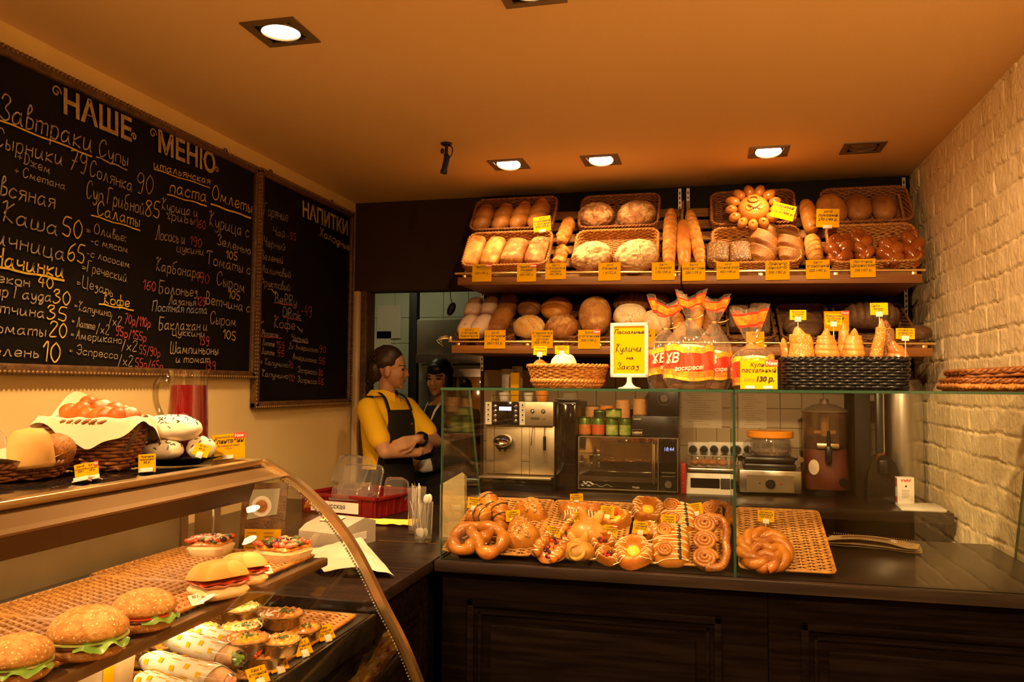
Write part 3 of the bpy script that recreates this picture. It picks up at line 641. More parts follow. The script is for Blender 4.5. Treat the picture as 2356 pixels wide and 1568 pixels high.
# carton on the microwave, speaker on the carton
x0, z1 = bx(1454, 956, 3.99); x1, _ = bx(1560, 956, 3.99); zb = MW[2]
t = thing('appliance_carton', 'black carton marked 1400W lying on the microwave', 'box', V(((x0+x1)/2, 3.99, zb)))
hw = (x1-x0)/2
ob('carton', G().rbox(-hw, 0, 0, hw, .25, z1-zb, .002), 'black_plastic', t)
g = text_geo('1400W', .016, plane_M((-hw+.025, -.0012, .014), (1, 0, 0), (0, -1, 0)), .0006, 0, 'CENTER'); g.join(text_geo('SAMSUNG', .008, plane_M((-hw+.025, -.0012, z1-zb-.018), (1, 0, 0), (0, -1, 0)), .0003, 0, 'CENTER'))
for a, b, c_, e in ((-hw+.0, .008, -hw+.05, .0088), (-hw, .034, -hw+.05, .0348), (-hw+.001, .008, -hw+.0018, .0348), (-hw+.049, .008, -hw+.05, .0348)): g.box(a+.001, -.0012, b, c_, -.0005, e)
ob('printing', g, 'parchment', t)
x0b, zt = bx(1491, 893, 4.02); x1b, _ = bx(1562, 893, 4.02)
t = thing('black_speaker', 'black box with a round silver dial, topmost of the pile on the microwave', 'speaker', V(((x0b+x1b)/2, 4.02, z1)))
hw = (x1b-x0b)/2
ob('body', G().rbox(-hw, 0, 0, hw, .2, zt-z1+.03, .005), 'black_plastic', t)
sx, sz = bx(1528, 916, 4.015)
ob('dial', G().lathe([(.020, 0), (.018, .006), (0, .006)], 24, T(sx-(x0b+x1b)/2, 0, sz-z1, 90)), 'dark_steel', t)
ob('dial_ring', G().tube([V((.034*cos(a)+sx-(x0b+x1b)/2, -.001, .034*sin(a)+sz-z1)) for a in [2*PI*k/32 for k in range(32)]], .0012, 5, True), 'dark_steel', t)
# tins of jars on the microwave
mat('tin_green', (.10, .17, .03), .3, metal=.3); mat('tin_lid', (.55, .48, .3), .25, metal=1); mat('label_red', (.50, .09, .03), .5); mat('label_green', (.22, .34, .06), .5, c2=(.5, .5, .15), sc=40); mat('label_orange', (.60, .22, .05), .5, c2=(.4, .08, .02), sc=30); mat('label_dark', (.03, .035, .02), .35)
TI = [(1344, 1004, 30, 40, 'label_orange', 'small tin with an orange food picture, leftmost on the microwave'), (1375, 1004, 30, 40, 'label_red', 'small tin with a red label, second on the microwave'),
      (1407, 1004, 29, 40, 'label_green', 'small tin with a green label, third on the microwave'), (1438, 1004, 29, 40, 'label_green', 'small tin with a pale green printed label beside the black carton')]
for px, py, wp, hp, lb, lab in TI:
    p = at(px, py, Y=4.03); k = 1/ppm(p); r_ = wp*k/2*.97; h = hp*k
    t = thing('food_tin', lab, 'tin', V((p.x, 4.03+.02, MW[2])), 'small tins stacked on the microwave')
    ob('can', G().lathe([(r_*.96, 0), (r_, .003), (r_, h-.003), (r_*.96, h), (r_*.9, h-.002), (0, h-.002)], 24), 'tin_green', t)
    ob('label', G().lathe([(r_+.0006, h*.06), (r_+.0006, h*.62)], 24, cap=False), lb, t)
    ob('rim', G().tube([V((r_*cos(a), r_*sin(a), h)) for a in [2*PI*j/24 for j in range(24)]], .0018, 5, True), 'tin_lid', t)
    TH = h
for px, wp, hp, lb, lab in ((1379, 28, 18, 'label_dark', 'flat dark tin on top of the red-labelled tin'), (1411, 36, 21, 'label_green', 'wider green tin with gold rim on top of the green tins')):
    p = at(px, 960, Y=4.03); k = 1/ppm(p); r_ = wp*k/2; h = hp*k
    t = thing('food_tin', lab, 'tin', V((p.x, 4.05, MW[2]+TH)), 'small tins stacked on the microwave')
    ob('can', G().lathe([(r_*.96, 0), (r_, .003), (r_, h-.003), (r_*.96, h), (r_*.9, h-.002), (0, h-.002)], 24), 'tin_green', t)
    ob('label', G().lathe([(r_+.0006, h*.15), (r_+.0006, h*.8)], 24, cap=False), lb, t)
    ob('rim', G().tube([V((r_*cos(a), r_*sin(a), h)) for a in [2*PI*j/24 for j in range(24)]], .0018, 5, True), 'tin_lid', t)
# paper cup stacks
mat('cup_orange', (.72, .27, .05), .5); mat('cup_tan', (.62, .34, .14), .55); mat('cup_clear', (.5, .45, .4), .2)
def cup_stack(name, lab, px, base, y, n, rt, rb, h, pitch, m, group, cat='paper cups'):
    p = at(px, 950, Y=y); g = G(); prof = []
    for k in range(n):
        z = k*pitch
        if k == 0: prof += [(rb, 0)]
        prof += [(rt-.0022, h+z-.007 if k == 0 else h+z-.004), (rt, h+z-.002), (rt, h+z), (rt-.002, h+z+.001)]
    prof += [(rt-.006, h+(n-1)*pitch-.01), (0, h+(n-1)*pitch-.02)]
    return single(name, g.lathe(prof, 24), m, lab, cat, V((p.x, y, base)), group, 25)
zc = MW[2]
PS = 'stacks of paper cups behind the tins'
for px, y, n, rt, m, lab in ((1362, 4.20, 9, .036, 'cup_tan', 'stack of paper cups at the left end of the row behind the tins'), (1396, 4.20, 10, .036, 'cup_orange', 'bright orange stack of paper cups, second in the row behind the tins'),
                         (1433, 4.20, 15, .037, 'cup_tan', 'tan stack of paper cups, third in the row behind the tins'), (1473, 4.20, 16, .037, 'cup_tan', 'tan stack of paper cups right of the tins, beside the black speaker')):
    cup_stack('cup_stack', lab, px, zc, y, n, rt, rt*.72, .085, .0062, m, PS)
PS = 'stacks of cups on the coffee machine'
for px, y, n, rt, m, lab in ((1160, 4.05, 3, .028, 'white_plastic', 'short white stack of small cups on the coffee machine'), (1190, 4.22, 26, .030, 'cup_clear', 'tall stack of grey plastic cups at the back of the coffee machine'),
                         (1216, 4.06, 3, .026, 'white_plastic', 'short stack of white cups in the middle of the coffee machine'), (1247, 4.05, 8, .034, 'cup_orange', 'orange stack of paper cups on the coffee machine')):
    cup_stack('cup_stack', lab, px, CMZ, y, n, rt, rt*.75, .035, .006, m, PS)
p = at(1168, 905, Y=4.16)
cup_stack('cup_stack', 'tall grey stack of plastic lids at the left of the coffee machine', 1168, CMZ, 4.18, 24, .034, .03, .02, .0065, 'cup_clear', PS)
single('paper_box', G().rbox(-.022, -.02, 0, .022, .02, .15, .002), 'card_yellow', 'narrow yellow carton standing among the cups on the coffee machine', 'box', V((at(1186, 900, Y=4.1).x, 4.10, CMZ)))
p = at(1307, 918, Y=4.05)
single('serving_plate', G().lathe([(.03, 0), (.045, .002), (.072, .012), (.074, .014), (.045, .006), (0, .004)], 32), 'white_plastic', 'white plate on top of the black cooler box', 'plate', V((p.x, 4.05, MCT[2])))
single('dessert_glass', G().lathe([(.02, 0), (.035, .012), (.042, .035), (.040, .035), (.033, .014), (0, .006)], 28), 'pane_clear', 'clear dessert bowl on the white plate above the cooler', 'bowl', V((p.x+.008, 4.05, MCT[2]+.007)))
# red holder, scale, pastry box on the scale
mat('red_plastic', (.50, .02, .015), .35)
x0, z1 = bx(1567, 1066, 4.0); x1, _ = bx(1577, 1066, 4.0)
t = thing('knife_holder', 'narrow upright red plastic holder between microwave and scale', 'holder', V(((x0+x1)/2, 4.0, BZ)))
ob('body', G().rbox(-.012, 0, 0, .012, .09, z1-BZ, .004), 'red_plastic', t)
ob('rivet', G().sphere((0, -.0005, .03), .003, .002, .003, 10, 6).sphere((0, -.0005, .05), .003, .002, .003, 10, 6).sphere((0, -.0005, .1), .003, .002, .003, 10, 6), 'steel', t)
SY = 4.04
x0, z1 = bx(1580, 1088, SY); x1, _ = bx(1690, 1088, SY); z1 = max(z1, BZ+.075)
t = thing('kitchen_scale', 'cream counter scale with dark display and steel platform', 'scale', V(((x0+x1)/2, SY, BZ))); hw = (x1-x0)/2; hz = z1-BZ
g = G().add([(-hw-.006, -.02, 0), (hw+.006, -.02, 0), (hw, .24, 0), (-hw, .24, 0), (-hw, .012, hz), (hw, .012, hz), (hw-.01, .24, hz), (-hw+.01, .24, hz)], [(0, 3, 2, 1), (4, 5, 6, 7), (0, 1, 5, 4), (1, 2, 6, 5), (2, 3, 7, 6), (3, 0, 4, 7)])
ob('body', g, 'white_plastic', t)
ob('display', G().box(-hw+.018, -.0125, hz*.30, hw*.38, -.002, hz*.78, T(0, .0, 0)), 'black_gloss', t)
ob('keypad', G().box(hw*.42, -.0125, hz*.26, hw-.004, -.002, hz*.8), 'dark_steel', t)
ob('platform', G().rbox(-hw+.004, .02, hz+.008, hw-.004, .23, hz+.024, .004).box(-.04, .08, hz, .04, .16, hz+.008), 'steel', t)
sz = BZ+hz+.024; sxm = (x0+x1)/2
t = thing('plastic_box', 'clear lidded box of orange pastries sitting on the scale', 'box', V((sxm, SY+.12, sz)))
ob('box_shell', G().rbox(-hw+.0, -.075, .001, hw-.012, .085, .055, .012, 3), 'pane_clear', t)
g = G().tube([V(((hw-.004)*cos(a)-.006, .085*sin(a), .058)) for a in [2*PI*k/40 for k in range(40)]], lambda u: .0025+.0015*sin(u*240), 6, True); ob('lid_rim', g, 'pane_clear', t)
mat('apricot', (.60, .22, .05), .5, c2=(.45, .14, .03), sc=40)
for k in range(4):
    single('small_pastry', G().sphere((0, 0, .016), .026, .03, .017, 16, 10, lambda d: .1*nz(d.x*2+k, d.y*2, d.z*2)), 'apricot', 'orange pastry inside the clear box on the scale', 'pastry', V((sxm-hw+.038+k*.043, SY+.12, sz+.004)), 'orange pastries in the box on the scale')
# sockets on the tiles
for i, px in enumerate((1607, 1655, 1708)):
    p = at(px, 1033, Y=YB-.012)
    t = thing('wall_socket', ['double wall socket with black plugs, nearest the microwave', 'double wall socket with black plugs, middle of the three', 'double wall socket half hidden behind the glass divider'][i], 'socket', V((p.x, YB-.012, p.z)), 'double sockets over the worktop')
    ob('plate', G().rbox(-.055, -.008, -.032, .055, .0, .038, .003), 'white_plastic', t)
    for s in (-1, 1):
        pl = ob('plug', G().lathe([(.021, -.002), (.021, .018), (.014, .034), (0, .034)], 20, T(s*.027, -.008, 0, 90)), 'black_plastic', t)
        ob('cord', G().tube(smooth_pts([V((s*.027, -.038, -.004)), V((s*.03, -.05, -.02)), V((s*.034, -.035, -.05)), V((s*.04, -.01, -.09)), V((s*.04, -.006, -.13))]), .0032, 6), 'black_plastic', pl)
mat('notice_paper', (.46, .38, .29), .8)
# notices on the tiles
for i, (a, b, c_, d_) in enumerate(((1569, 900, 1661, 985), (1700, 905, 1764, 985))):
    p = at(a, b, Y=YB-.013); q = at(c_, d_, Y=YB-.013)
    t = thing('paper_notice', ['printed paper notice taped to the tiles above the scale', 'printed paper notice taped to the tiles above the orange-lidded jar'][i], 'notice', V((p.x, YB-.0125, q.z)), 'paper notices on the tiles')
    ww, hh = q.x-p.x, p.z-q.z
    ob('sheet', G().box(0, -.0008, 0, ww, 0, hh), 'notice_paper', t); g = G(); random.seed(3+i)
    for k in range(14):
        z = hh*(.95-k*.065); a0 = ww*random.uniform(.05, .3); a1 = ww*random.uniform(.5, .95)
        g.box(a0, -.0014, z, a1, -.0008, z+.0018)
    ob('print_lines', g, 'ink_grey', t)
# contact grill with a lidded jar on it
GY = 4.05
x0, z1 = bx(1701, 1080, GY); x1, _ = bx(1844, 1080, GY); z1 = max(z1, BZ+.09)
t = thing('contact_grill', 'steel contact grill with a black hinged plate and big round knob', 'grill', V(((x0+x1)/2, GY, BZ))); hw = (x1-x0)/2; hz = z1-BZ
ob('base', G().rbox(-hw, 0, .012, hw, .30, hz, .004), 'steel', t)
ob('foot', G().box(-hw+.02, .02, 0, -hw+.04, .28, .012).box(hw-.04, .02, 0, hw-.02, .28, .012), 'black_plastic', t)
ob('front_plate', G().box(-hw*.76, -.004, .018, hw*.76, .001, hz-.022), 'champagne', t)
ob('knob', G().lathe([(.023, 0), (.021, .012), (.016, .017), (0, .017)], 24, T(0, -.004, hz*.48, 90)), 'black_plastic', t)
ob('indicator_lamp', G().sphere((-.048, -.005, hz*.5), .005), 'tin_green', t); ob('indicator_lamp', G().sphere((.048, -.005, hz*.5), .005), 'red_plastic', t)
ob('lower_plate', G().rbox(-hw*.86, .02, hz+.001, hw*.86, .29, hz+.03, .008), 'black_plastic', t)
ob('upper_plate', G().rbox(-hw*.82, .015, hz+.033, hw*.82, .28, hz+.062, .010), 'black_plastic', t)
g = G()
for s in (-1, 1): g.cyl((s*(hw*.80), .05, hz+.055), (s*(hw*1.02), .02, hz+.058), .008); g.cyl((s*hw*.96, .01, hz+.058), (s*hw*.96, -.02, hz+.056), .012, .014)
ob('handle', g, 'chrome', t)
jz = BZ+hz+.063; p = at(1772, 1000, Y=GY+.12)
t = thing('plastic_jar', 'wide clear jar with a bright orange lid on top of the grill', 'jar', V((p.x, GY+.13, jz)))
hj = at(1772, 1000, Y=GY+.13).z-jz; k = 1/ppm(p)
ob('body', G().lathe([(.0, .001), (44*k, .001), (47*k, .015), (45*k, hj*.72), (42*k, hj*.9), (42*k, hj), (40*k, hj), (44*k, .02)], 36, cap=False), 'pane_clear', t)
mat('lid_orange', (.85, .30, .02), .4)
ob('lid', G().lathe([(50*k, hj-.012), (51.5*k, hj-.008), (51.5*k, hj+.016), (49.5*k, hj+.021), (0, hj+.021), (0, hj-.002)], 40, fr=lambda i, a: 1+.004*cos(40*a)), 'lid_orange', t)
mat('crumbs', (.20, .11, .05), .8, c2=(.4, .26, .14), sc=80)
ob('contents', G().polar(lambda a: 40*k, lambda q, a: .02+.02*(1-q)+.012*nz(q*3*cos(a), q*3*sin(a)), 12, 30, .003), 'crumbs', t)
# juice dispenser
DY = 4.2
x0, z1 = bx(1849, 1032, DY-.08); x1, _ = bx(1958, 1032, DY-.08); xc = (x0+x1)/2; hw = (x1-x0)/2
t = thing('drink_dispenser', 'brown drink dispenser with a clear tank, black tap and round sticker', 'dispenser', V((xc, DY, BZ)))
hb = z1-BZ; zt = bx(1900, 948, DY-.05)[1]-BZ
mat('maroon', (.12, .03, .015), .35)
ob('body', G().lathe([(hw*1.02, .03), (hw*1.06, .05), (hw*1.0, hb*.55), (hw*.95, hb), (0, hb)], 40, fr=lambda i, a: (abs(cos(a))**5+abs(sin(a))**5)**-.2*.94), 'maroon', t)
ob('foot', G().lathe([(hw*.95, 0), (hw*.98, .03), (0, .03)], 32), 'black_plastic', t)
ob('tank', G().lathe([(hw*.93, hb), (hw*.96, hb+.03), (hw*.97, zt), (hw*.93, zt), (hw*.92, hb+.03)], 40, cap=False), 'pane_smoke', t)
mat('cocoa', (.06, .025, .012), .3)
ob('drink', G().lathe([(hw*.9, hb+.001), (hw*.91, hb+.06), (0, hb+.06)], 32), 'cocoa', t)
mat('smoke_lid', (.16, .11, .07), .25)
ob('lid', G().lathe([(hw*1.02, zt), (hw*1.03, zt+.008), (hw*.5, zt+.035), (hw*.2, zt+.040), (hw*.18, zt+.062), (0, zt+.064)], 40), 'smoke_lid', t)
ob('stirrer', G().cyl((0, 0, hb+.03), (0, 0, zt+.02), .018).box(-.05, -.004, hb+.07, .05, .004, hb+.085), 'parchment', t)
tp = ob('tap', G().rbox(-.014, -hw-.045, hb-.06, .014, -hw+.0, hb+.02, .008).cyl((0, -hw-.03, hb+.02), (0, -hw-.03, hb+.09), .009, .007), 'black_plastic', t)
ob('tap_band', G().rbox(-.05, -hw-.008, hb+.004, .05, -hw+.02, hb+.03, .004), 'gold_alu', t)
ob('sticker', G().lathe([(.024, 0), (.024, .001), (0, .001)], 24, T(-hw*.60, -hw*.985, hb*.62, 90, 0, -8)@Matrix.Diagonal((1, 1.5, 1, 1))), 'parchment', t)
ob('switch', G().lathe([(.02, 0), (.018, .012), (0, .012)], 20, T(hw*.62, -hw*.98, hb*.32, 90, 0, 8)), 'black_plastic', t)
# steel urn beside the brick wall
UY = 4.18
x0 = at(2024, 1000, Y=UY).x; x1 = .96
t = thing('water_boiler', 'tall brushed steel water boiler standing against the brick wall', 'boiler', V(((x0+x1)/2, UY, BZ))); hw = (x1-x0)/2
hu = at(2060, 880, Y=UY).z-BZ+.02
ob('cylinder', G().lathe([(hw*.97, .0), (hw, .015), (hw, hu-.03), (hw*.96, hu-.008), (hw*.6, hu), (0, hu)], 48), 'steel', t)
ob('black_post', G().rbox(-hw-.036, -.12, .0, -hw-.006, -.08, hu-.02, .006), 'black_plastic', t)
ob('level_gauge', G().cyl((-hw-.003, -.105, .16), (-hw-.003, -.105, hu-.06), .005), 'chrome', t)
t = single('divider_screen', G().rbox(-.035, 0, 0, .035, .30, .50, .004), 'black_panel', 'dark upright divider between the drink dispenser and steel boiler', 'panel', V((at(1985, 1000, Y=4.1).x, 4.1, BZ)))
# black domed appliance
p = at(2027, 1146, Z=BZ); DY = 3.96
x0 = at(1990, 1100, Y=DY).x; x1 = at(2066, 1100, Y=DY).x; zt = at(2020, 1043, Y=DY).z-BZ; hw = (x1-x0)/2
t = thing('capsule_machine', 'black dome-shaped coffee maker in front of the steel boiler', 'coffee maker', V(((x0+x1)/2, DY, BZ)))
pr = [(cos(PI*k/20)*hw*(1 if k < 10 else .96), zt*.40+sin(PI*k/20)*zt*.60) for k in range(21)]
pr = [(hw, 0), (hw, zt*.2)]+pr+[(-hw, zt*.2), (-hw, 0)]
ob('body', G().prism(pr, .10, Matrix(((1, 0, 0, 0), (0, 0, 1, -.05), (0, 1, 0, 0), (0, 0, 0, 1)))), 'black_gloss', t, 50)
ob('head', G().rbox(-.022, -.085, zt*.62, .012, -.05, zt*.9, .006), 'black_plastic', t)
ob('lever', G().tube(smooth_pts([V((-.03, -.06, zt*.9)), V((-.022, -.08, zt*1.0)), V((.0, -.07, zt*1.02))]), .006, 8), 'maroon', t)
# papers and tea box at the right end
single('paper_stack', G().rbox(-.085, -.105, 0, .085, .105, .006, .001, M=T(0, 0, 0, 0, 0, 0)).rbox(-.08, -.1, .0062, .084, .107, .009, .001, M=T(0, 0, 0, 0, 0, 3)), 'white_paper', 'loose stack of white paper at the right end of the back worktop', 'paper', T(.86, 3.825, BZ, 0, 0, -4))
p = at(2084, 1158, Z=BZ+.009); k = 1/ppm(p); ww = 36*k; hh = 60*k
t = thing('tea_box', 'small white carton with red lettering standing on the paper stack', 'box', T(p.x, p.y+.02, BZ+.0092, 0, 0, 4))
ob('carton', G().rbox(-ww/2, -.022, 0, ww/2, .022, hh, .001), 'white_paper', t)
ob('red_lettering', text_geo('tradul', hh*.15, plane_M((0, -.0226, hh*.84), (1, 0, 0), (0, -1, 0)), .0006, 0, 'CENTER', ww*.8), 'red_flag', t)
g = G().lathe([(.004, 0), (.004, .001), (0, .001)], 16, T(0, -.0222, hh*.66, 90))
for k in range(6): g.box(-ww*.25, -.0228, hh*(.5-k*.055), ww*(.22-.03*(k % 3)), -.0222, hh*(.508-k*.055))
ob('small_print', g, 'ink', t)
ob('side_stripe', G().box(-ww/2-.0006, -.012, hh*.62, -ww/2, .012, hh*.95).box(-ww/2-.0006, -.012, .004, -ww/2, .012, hh*.25), 'label_red', t)
# ---------------------------------------------------------------- wicker
def rrect(L, W, r, n):
    """n points and outward normals along a rounded rectangle"""
    segs = []; a, b = L/2-r, W/2-r; per = 4*a+4*b+2*PI*r; out = []
    for k in range(n):
        s = per*k/n
        for (ln, kind, d) in ((2*b, 'l', 0), (PI*r/2, 'c', 0), (2*a, 'l', 1), (PI*r/2, 'c', 1), (2*b, 'l', 2), (PI*r/2, 'c', 2), (2*a, 'l', 3), (PI*r/2, 'c', 3)):
            if s <= ln: break
            s -= ln
        ang = d*PI/2; cx, cy = ((a, b), (-a, b), (-a, -b), (a, -b))[d]
        if kind == 'c':
            th = ang+s/r; out.append((cx+r*cos(th), cy+r*sin(th), cos(th), sin(th)))
        else:
            nx, ny = cos(ang), sin(ang); tx, ty = -sin(ang), cos(ang)
            px, py = ((a+r, -b), (a, b+r), (-a-r, b), (-a, -b-r))[d]; out.append((px+tx*s, py+ty*s, nx, ny))
    return out
def weave_sides(g, L, W, H, r=.03, step=.02, row=.0075, flare=.25, z0=0, oval=False):
    per = 2*(L+W)-8*r+2*PI*r; n = int(per/step/2)*2+1; rows = max(2, int(H/row))
    for k in range(rows):
        z = z0+(k+.5)*H/rows; f = flare*(z-z0); pts = []
        for rep in range(2*n):      # half-step samples keep the weave smooth
            x, y, nx, ny = OUT(L, W, r, 2*n, oval)[rep]; o = f+.0034*cos(PI*(rep/2+k)); pts.append((x+nx*o, y+ny*o, z+.0009*nz(rep*1.3, k*2.1)))
        g.tube(pts, H/rows*.56, 5, True)
    for x, y, nx, ny in OUT(L, W, r, n, oval):
        g.tube([(x, y, z0), (x+nx*flare*H, y+ny*flare*H, z0+H)], .0026, 4)
_oc = {}
def OUT(L, W, r, n, oval):
    key = (L, W, r, n, oval)
    if key not in _oc:
        if oval: _oc[key] = [(L/2*cos(2*PI*k/n), W/2*sin(2*PI*k/n), cos(2*PI*k/n), sin(2*PI*k/n)) for k in range(n)]
        else: _oc[key] = rrect(L, W, r, n)
    return _oc[key]
def rope_rim(g, L, W, r, z, off=0, rad=.0048, oval=False, turns=.035):
    per = 2*(L+W); n = int(per/.008); T_ = int(per/turns)
    for ph in (0, PI):
        pts = []
        for k, (x, y, nx, ny) in enumerate(OUT(L, W, r, n, oval)):
            a = 2*PI*T_*k/n+ph; o = off+rad*.8*cos(a); pts.append((x+nx*o, y+ny*o, z+rad*.8*sin(a)))
        g.tube(pts, rad, 6, True)
def weave_base(g, L, W, z=0, row=.0075, step=.022, wob=.0026):
    nr = int(W/row); ns = int(L/step)
    for k in range(nr):
        y = -W/2+(k+.5)*W/nr
        g.tube([(-L/2+L*j/(2*ns), y+.0012*nz(j*.9, k*1.7), z+wob*cos(PI*(j/2+k))) for j in range(2*ns+1)], W/nr*.40, 5)
    for j in range(ns+1):
        x = -L/2+L*(j)/ns; g.tube([(x, -W/2, z), (x, W/2, z)], .0026, 4)
_bk = {}
def basket_meshes(L, W, H, m, flare, oval=False, r=.035, row=.0075):
    key = (round(L, 3), round(W, 3), round(H, 3), m, flare, oval)
    if key not in _bk:
        g = G(); weave_sides(g, L, W, H, r, .021, row, flare, .004, oval); b = mesh('woven_sides', g, m, 180)
        g = G()
        if oval:
            for k in range(int(W/2/row)):
                q = 1-k*row/(W/2); n = 60; g.tube([(L/2*q*cos(2*PI*j/n), W/2*q*sin(2*PI*j/n), .003+.002*cos(PI*(j/2+k))) for j in range(n)], row*.55, 5, True)
        else: weave_base(g, L-.006, W-.006, .003, .0085)
        a = mesh('woven_base', g, m, 180)
        g = G(); rope_rim(g, L, W, r, H+.004, flare*H, .0046, oval); c = mesh('rim', g, m, 180); _bk[key] = (a, b, c)
    return _bk[key]
def basket(name, lab, M, L, W, H, m='wicker_gold', flare=.2, group=None, oval=False, row=.0075):
    t = thing(name, lab, 'basket', M, group); a, b, c = basket_meshes(L, W, H, m, flare, oval, row=row)
    ob('woven_base', a, m, t); ob('woven_sides', b, m, t); ob('rim', c, m, t); return t

# ---------------------------------------------------------------- bread
mat('crust_gold', (.46, .15, .016), .42, c2=(.60, .25, .04), sc=14, b=.35, bs=60)
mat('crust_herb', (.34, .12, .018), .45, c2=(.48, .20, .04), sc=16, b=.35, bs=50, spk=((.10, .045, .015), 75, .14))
mat('crust_light', (.60, .27, .045), .6, c2=(.44, .15, .018), sc=11, b=.7, bs=45, top=((.70, .42, .12), .45))
mat('crust_rye', (.46, .20, .045), .7, c2=(.30, .10, .018), sc=12, b=.8, bs=40, top=((.64, .38, .13), .3), crack=((.16, .05, .012), 9, .010))
mat('rye_crackle', (.26, .10, .028), .8, c2=(.40, .19, .065), sc=14, b=1.5, bs=32, crack=((.10, .032, .008), 15, .030), top=((.56, .34, .15), .45))
mat('rye_floured', (.42, .20, .065), .85, c2=(.28, .105, .026), sc=12, b=1.4, bs=34, crack=((.12, .04, .010), 14, .022), top=((.76, .54, .27), .7))
mat('crust_seed', (.14, .06, .018), .5, c2=(.22, .10, .03), sc=20, b=.8, bs=140, spk=((.62, .40, .16), 105, .36))
mat('crust_grain', (.38, .16, .032), .55, c2=(.24, .085, .014), sc=12, b=.7, bs=120, spk=((.16, .07, .025), 150, .28))
mat('crust_cut', (.66, .40, .15), .7, c2=(.52, .28, .09), sc=30, b=.4)
mat('braid_glaze', (.20, .040, .006), .2, c2=(.32, .085, .012), sc=9, coat=.5)
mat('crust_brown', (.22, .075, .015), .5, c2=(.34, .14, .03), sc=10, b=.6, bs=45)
mat('crust_dark', (.075, .035, .016), .6, c2=(.13, .065, .03), sc=14, b=.8, bs=70)
mat('crust_pale', (.72, .46, .18), .75, c2=(.56, .31, .09), sc=9, b=.8, bs=40, crack=((.32, .15, .04), 12, .014), top=((.90, .74, .48), .8))
mat('crust_flour', (.80, .52, .19), .7, c2=(.62, .33, .09), sc=10, b=.6, bs=45); mat('crust_pink', (.42, .20, .11), .8, c2=(.30, .12, .06), sc=18, b=1, bs=60, top=((.78, .60, .46), 1.1))
mat('crust_seedy', (.09, .045, .02), .7, c2=(.15, .08, .04), sc=70, b=1.6, bs=190, spk=((.26, .15, .07), 170, .3))
mat('crust_cheese', (.48, .17, .018), .5, c2=(.66, .32, .055), sc=22, b=.9, bs=70, spk=((.35, .13, .03), 45, .22))
mat('karavai_glaze', (.42, .14, .016), .28, c2=(.54, .22, .034), sc=8, coat=.35)

def sg(x, p): return math.copysign(abs(x)**p, x)
def loaf(L, W, H, p=2.4, pc=2.0, seed=0, amp=.05, fr=9, mod=None, nu=44, nv=30, bend=0):
    g = G(); hm = .36*H
    def f(u, v):
        y = -L/2*cos(PI*u); w_ = max(1-abs(2*y/L)**p, 0)**(1/p); w_ = max(w_, .02)
        a = 2*PI*v; c, s = sg(cos(a), 2/pc), sg(sin(a), 2/pc)
        n = 1+amp*nz(c*W*fr+seed*5.3, y*fr, s*H*fr)+amp*.4*nz(c*W*fr*3+seed, y*fr*3, s*H*fr*3)
        d = mod(y/L, a, w_) if mod else 0
        x = c*(W/2*w_*n+d); z = hm+(H-hm)*s*w_*n+d*max(s, 0) if s > 0 else hm-hm*min(1, 1.5*abs(s))*w_**.6
        return (x+bend*(2*y/L)**2, y, z)
    return g.grid(f, nu, nv, False, True)
def m_diag(n, depth, slant, width=.16, lim=.8):
    def f(t, a, w_):
        s = sin(a)
        if s < .1 or abs(t) > .46: return 0
        q = t*n+cos(a)*slant; q = q-math.floor(q)-.5; return -depth*math.exp(-(q/width)**2)*min(1, (s-.1)*2)+depth*.35*math.exp(-((abs(q)-width*1.7)/width)**2)
    return f
def m_seg(n, depth):
    def f(t, a, w_): q = abs(sin(n*PI*(t+.12*cos(a)*0))); return depth*(q**.45-.7)*max(sin(a)+.55, 0)
    return f
def m_long(depth, off=0):
    def f(t, a, w_): return -depth*math.exp(-((cos(a)-off-.12*sin(t*4))/.13)**2)*(1 if sin(a) > 0 else 0)*max(0, 1-(abs(t)/.42)**4)
    return f
def m_twist(depth, k, n=2):
    def f(t, a, w_): return depth*(abs(sin((a*n+t*k)/2))**.6-.6)
    return f
def m_knob(depth, n, sd):
    def f(t, a, w_): return depth*(abs(sin(n*PI*t+sd))**.5-.6)+depth*.8*nz(t*9+sd, cos(a)*1.5, sin(a)*1.5)
    return f
def m_fan(n, depth):
    def f(t, a, w_):
        q = (t*n); q = q-math.floor(q)-.5; return depth*(-math.exp(-(q/.13)**2))*(1 if sin(a) > .1 else 0)
    return f
def braid(L, W, H, n=3.1, seed=0):
    g = G()
    for k in range(3):
        pts = []; N = 46
        for i in range(N):
            t = i/(N-1); ph = 2*PI*n*t/1.5+2*PI*k/3; e = sin(PI*min(max(t*.94+.03, 0), 1))**.45
            pts.append((W*.27*sin(ph)*e, L*(t-.5), H*.42+H*.20*sin(2*ph)*e))
        g.tube(pts, lambda u: W*.27*(sin(PI*(u*.94+.03))**.4)*(1+.08*nz(u*8, k*3, seed)), 12)
    return g
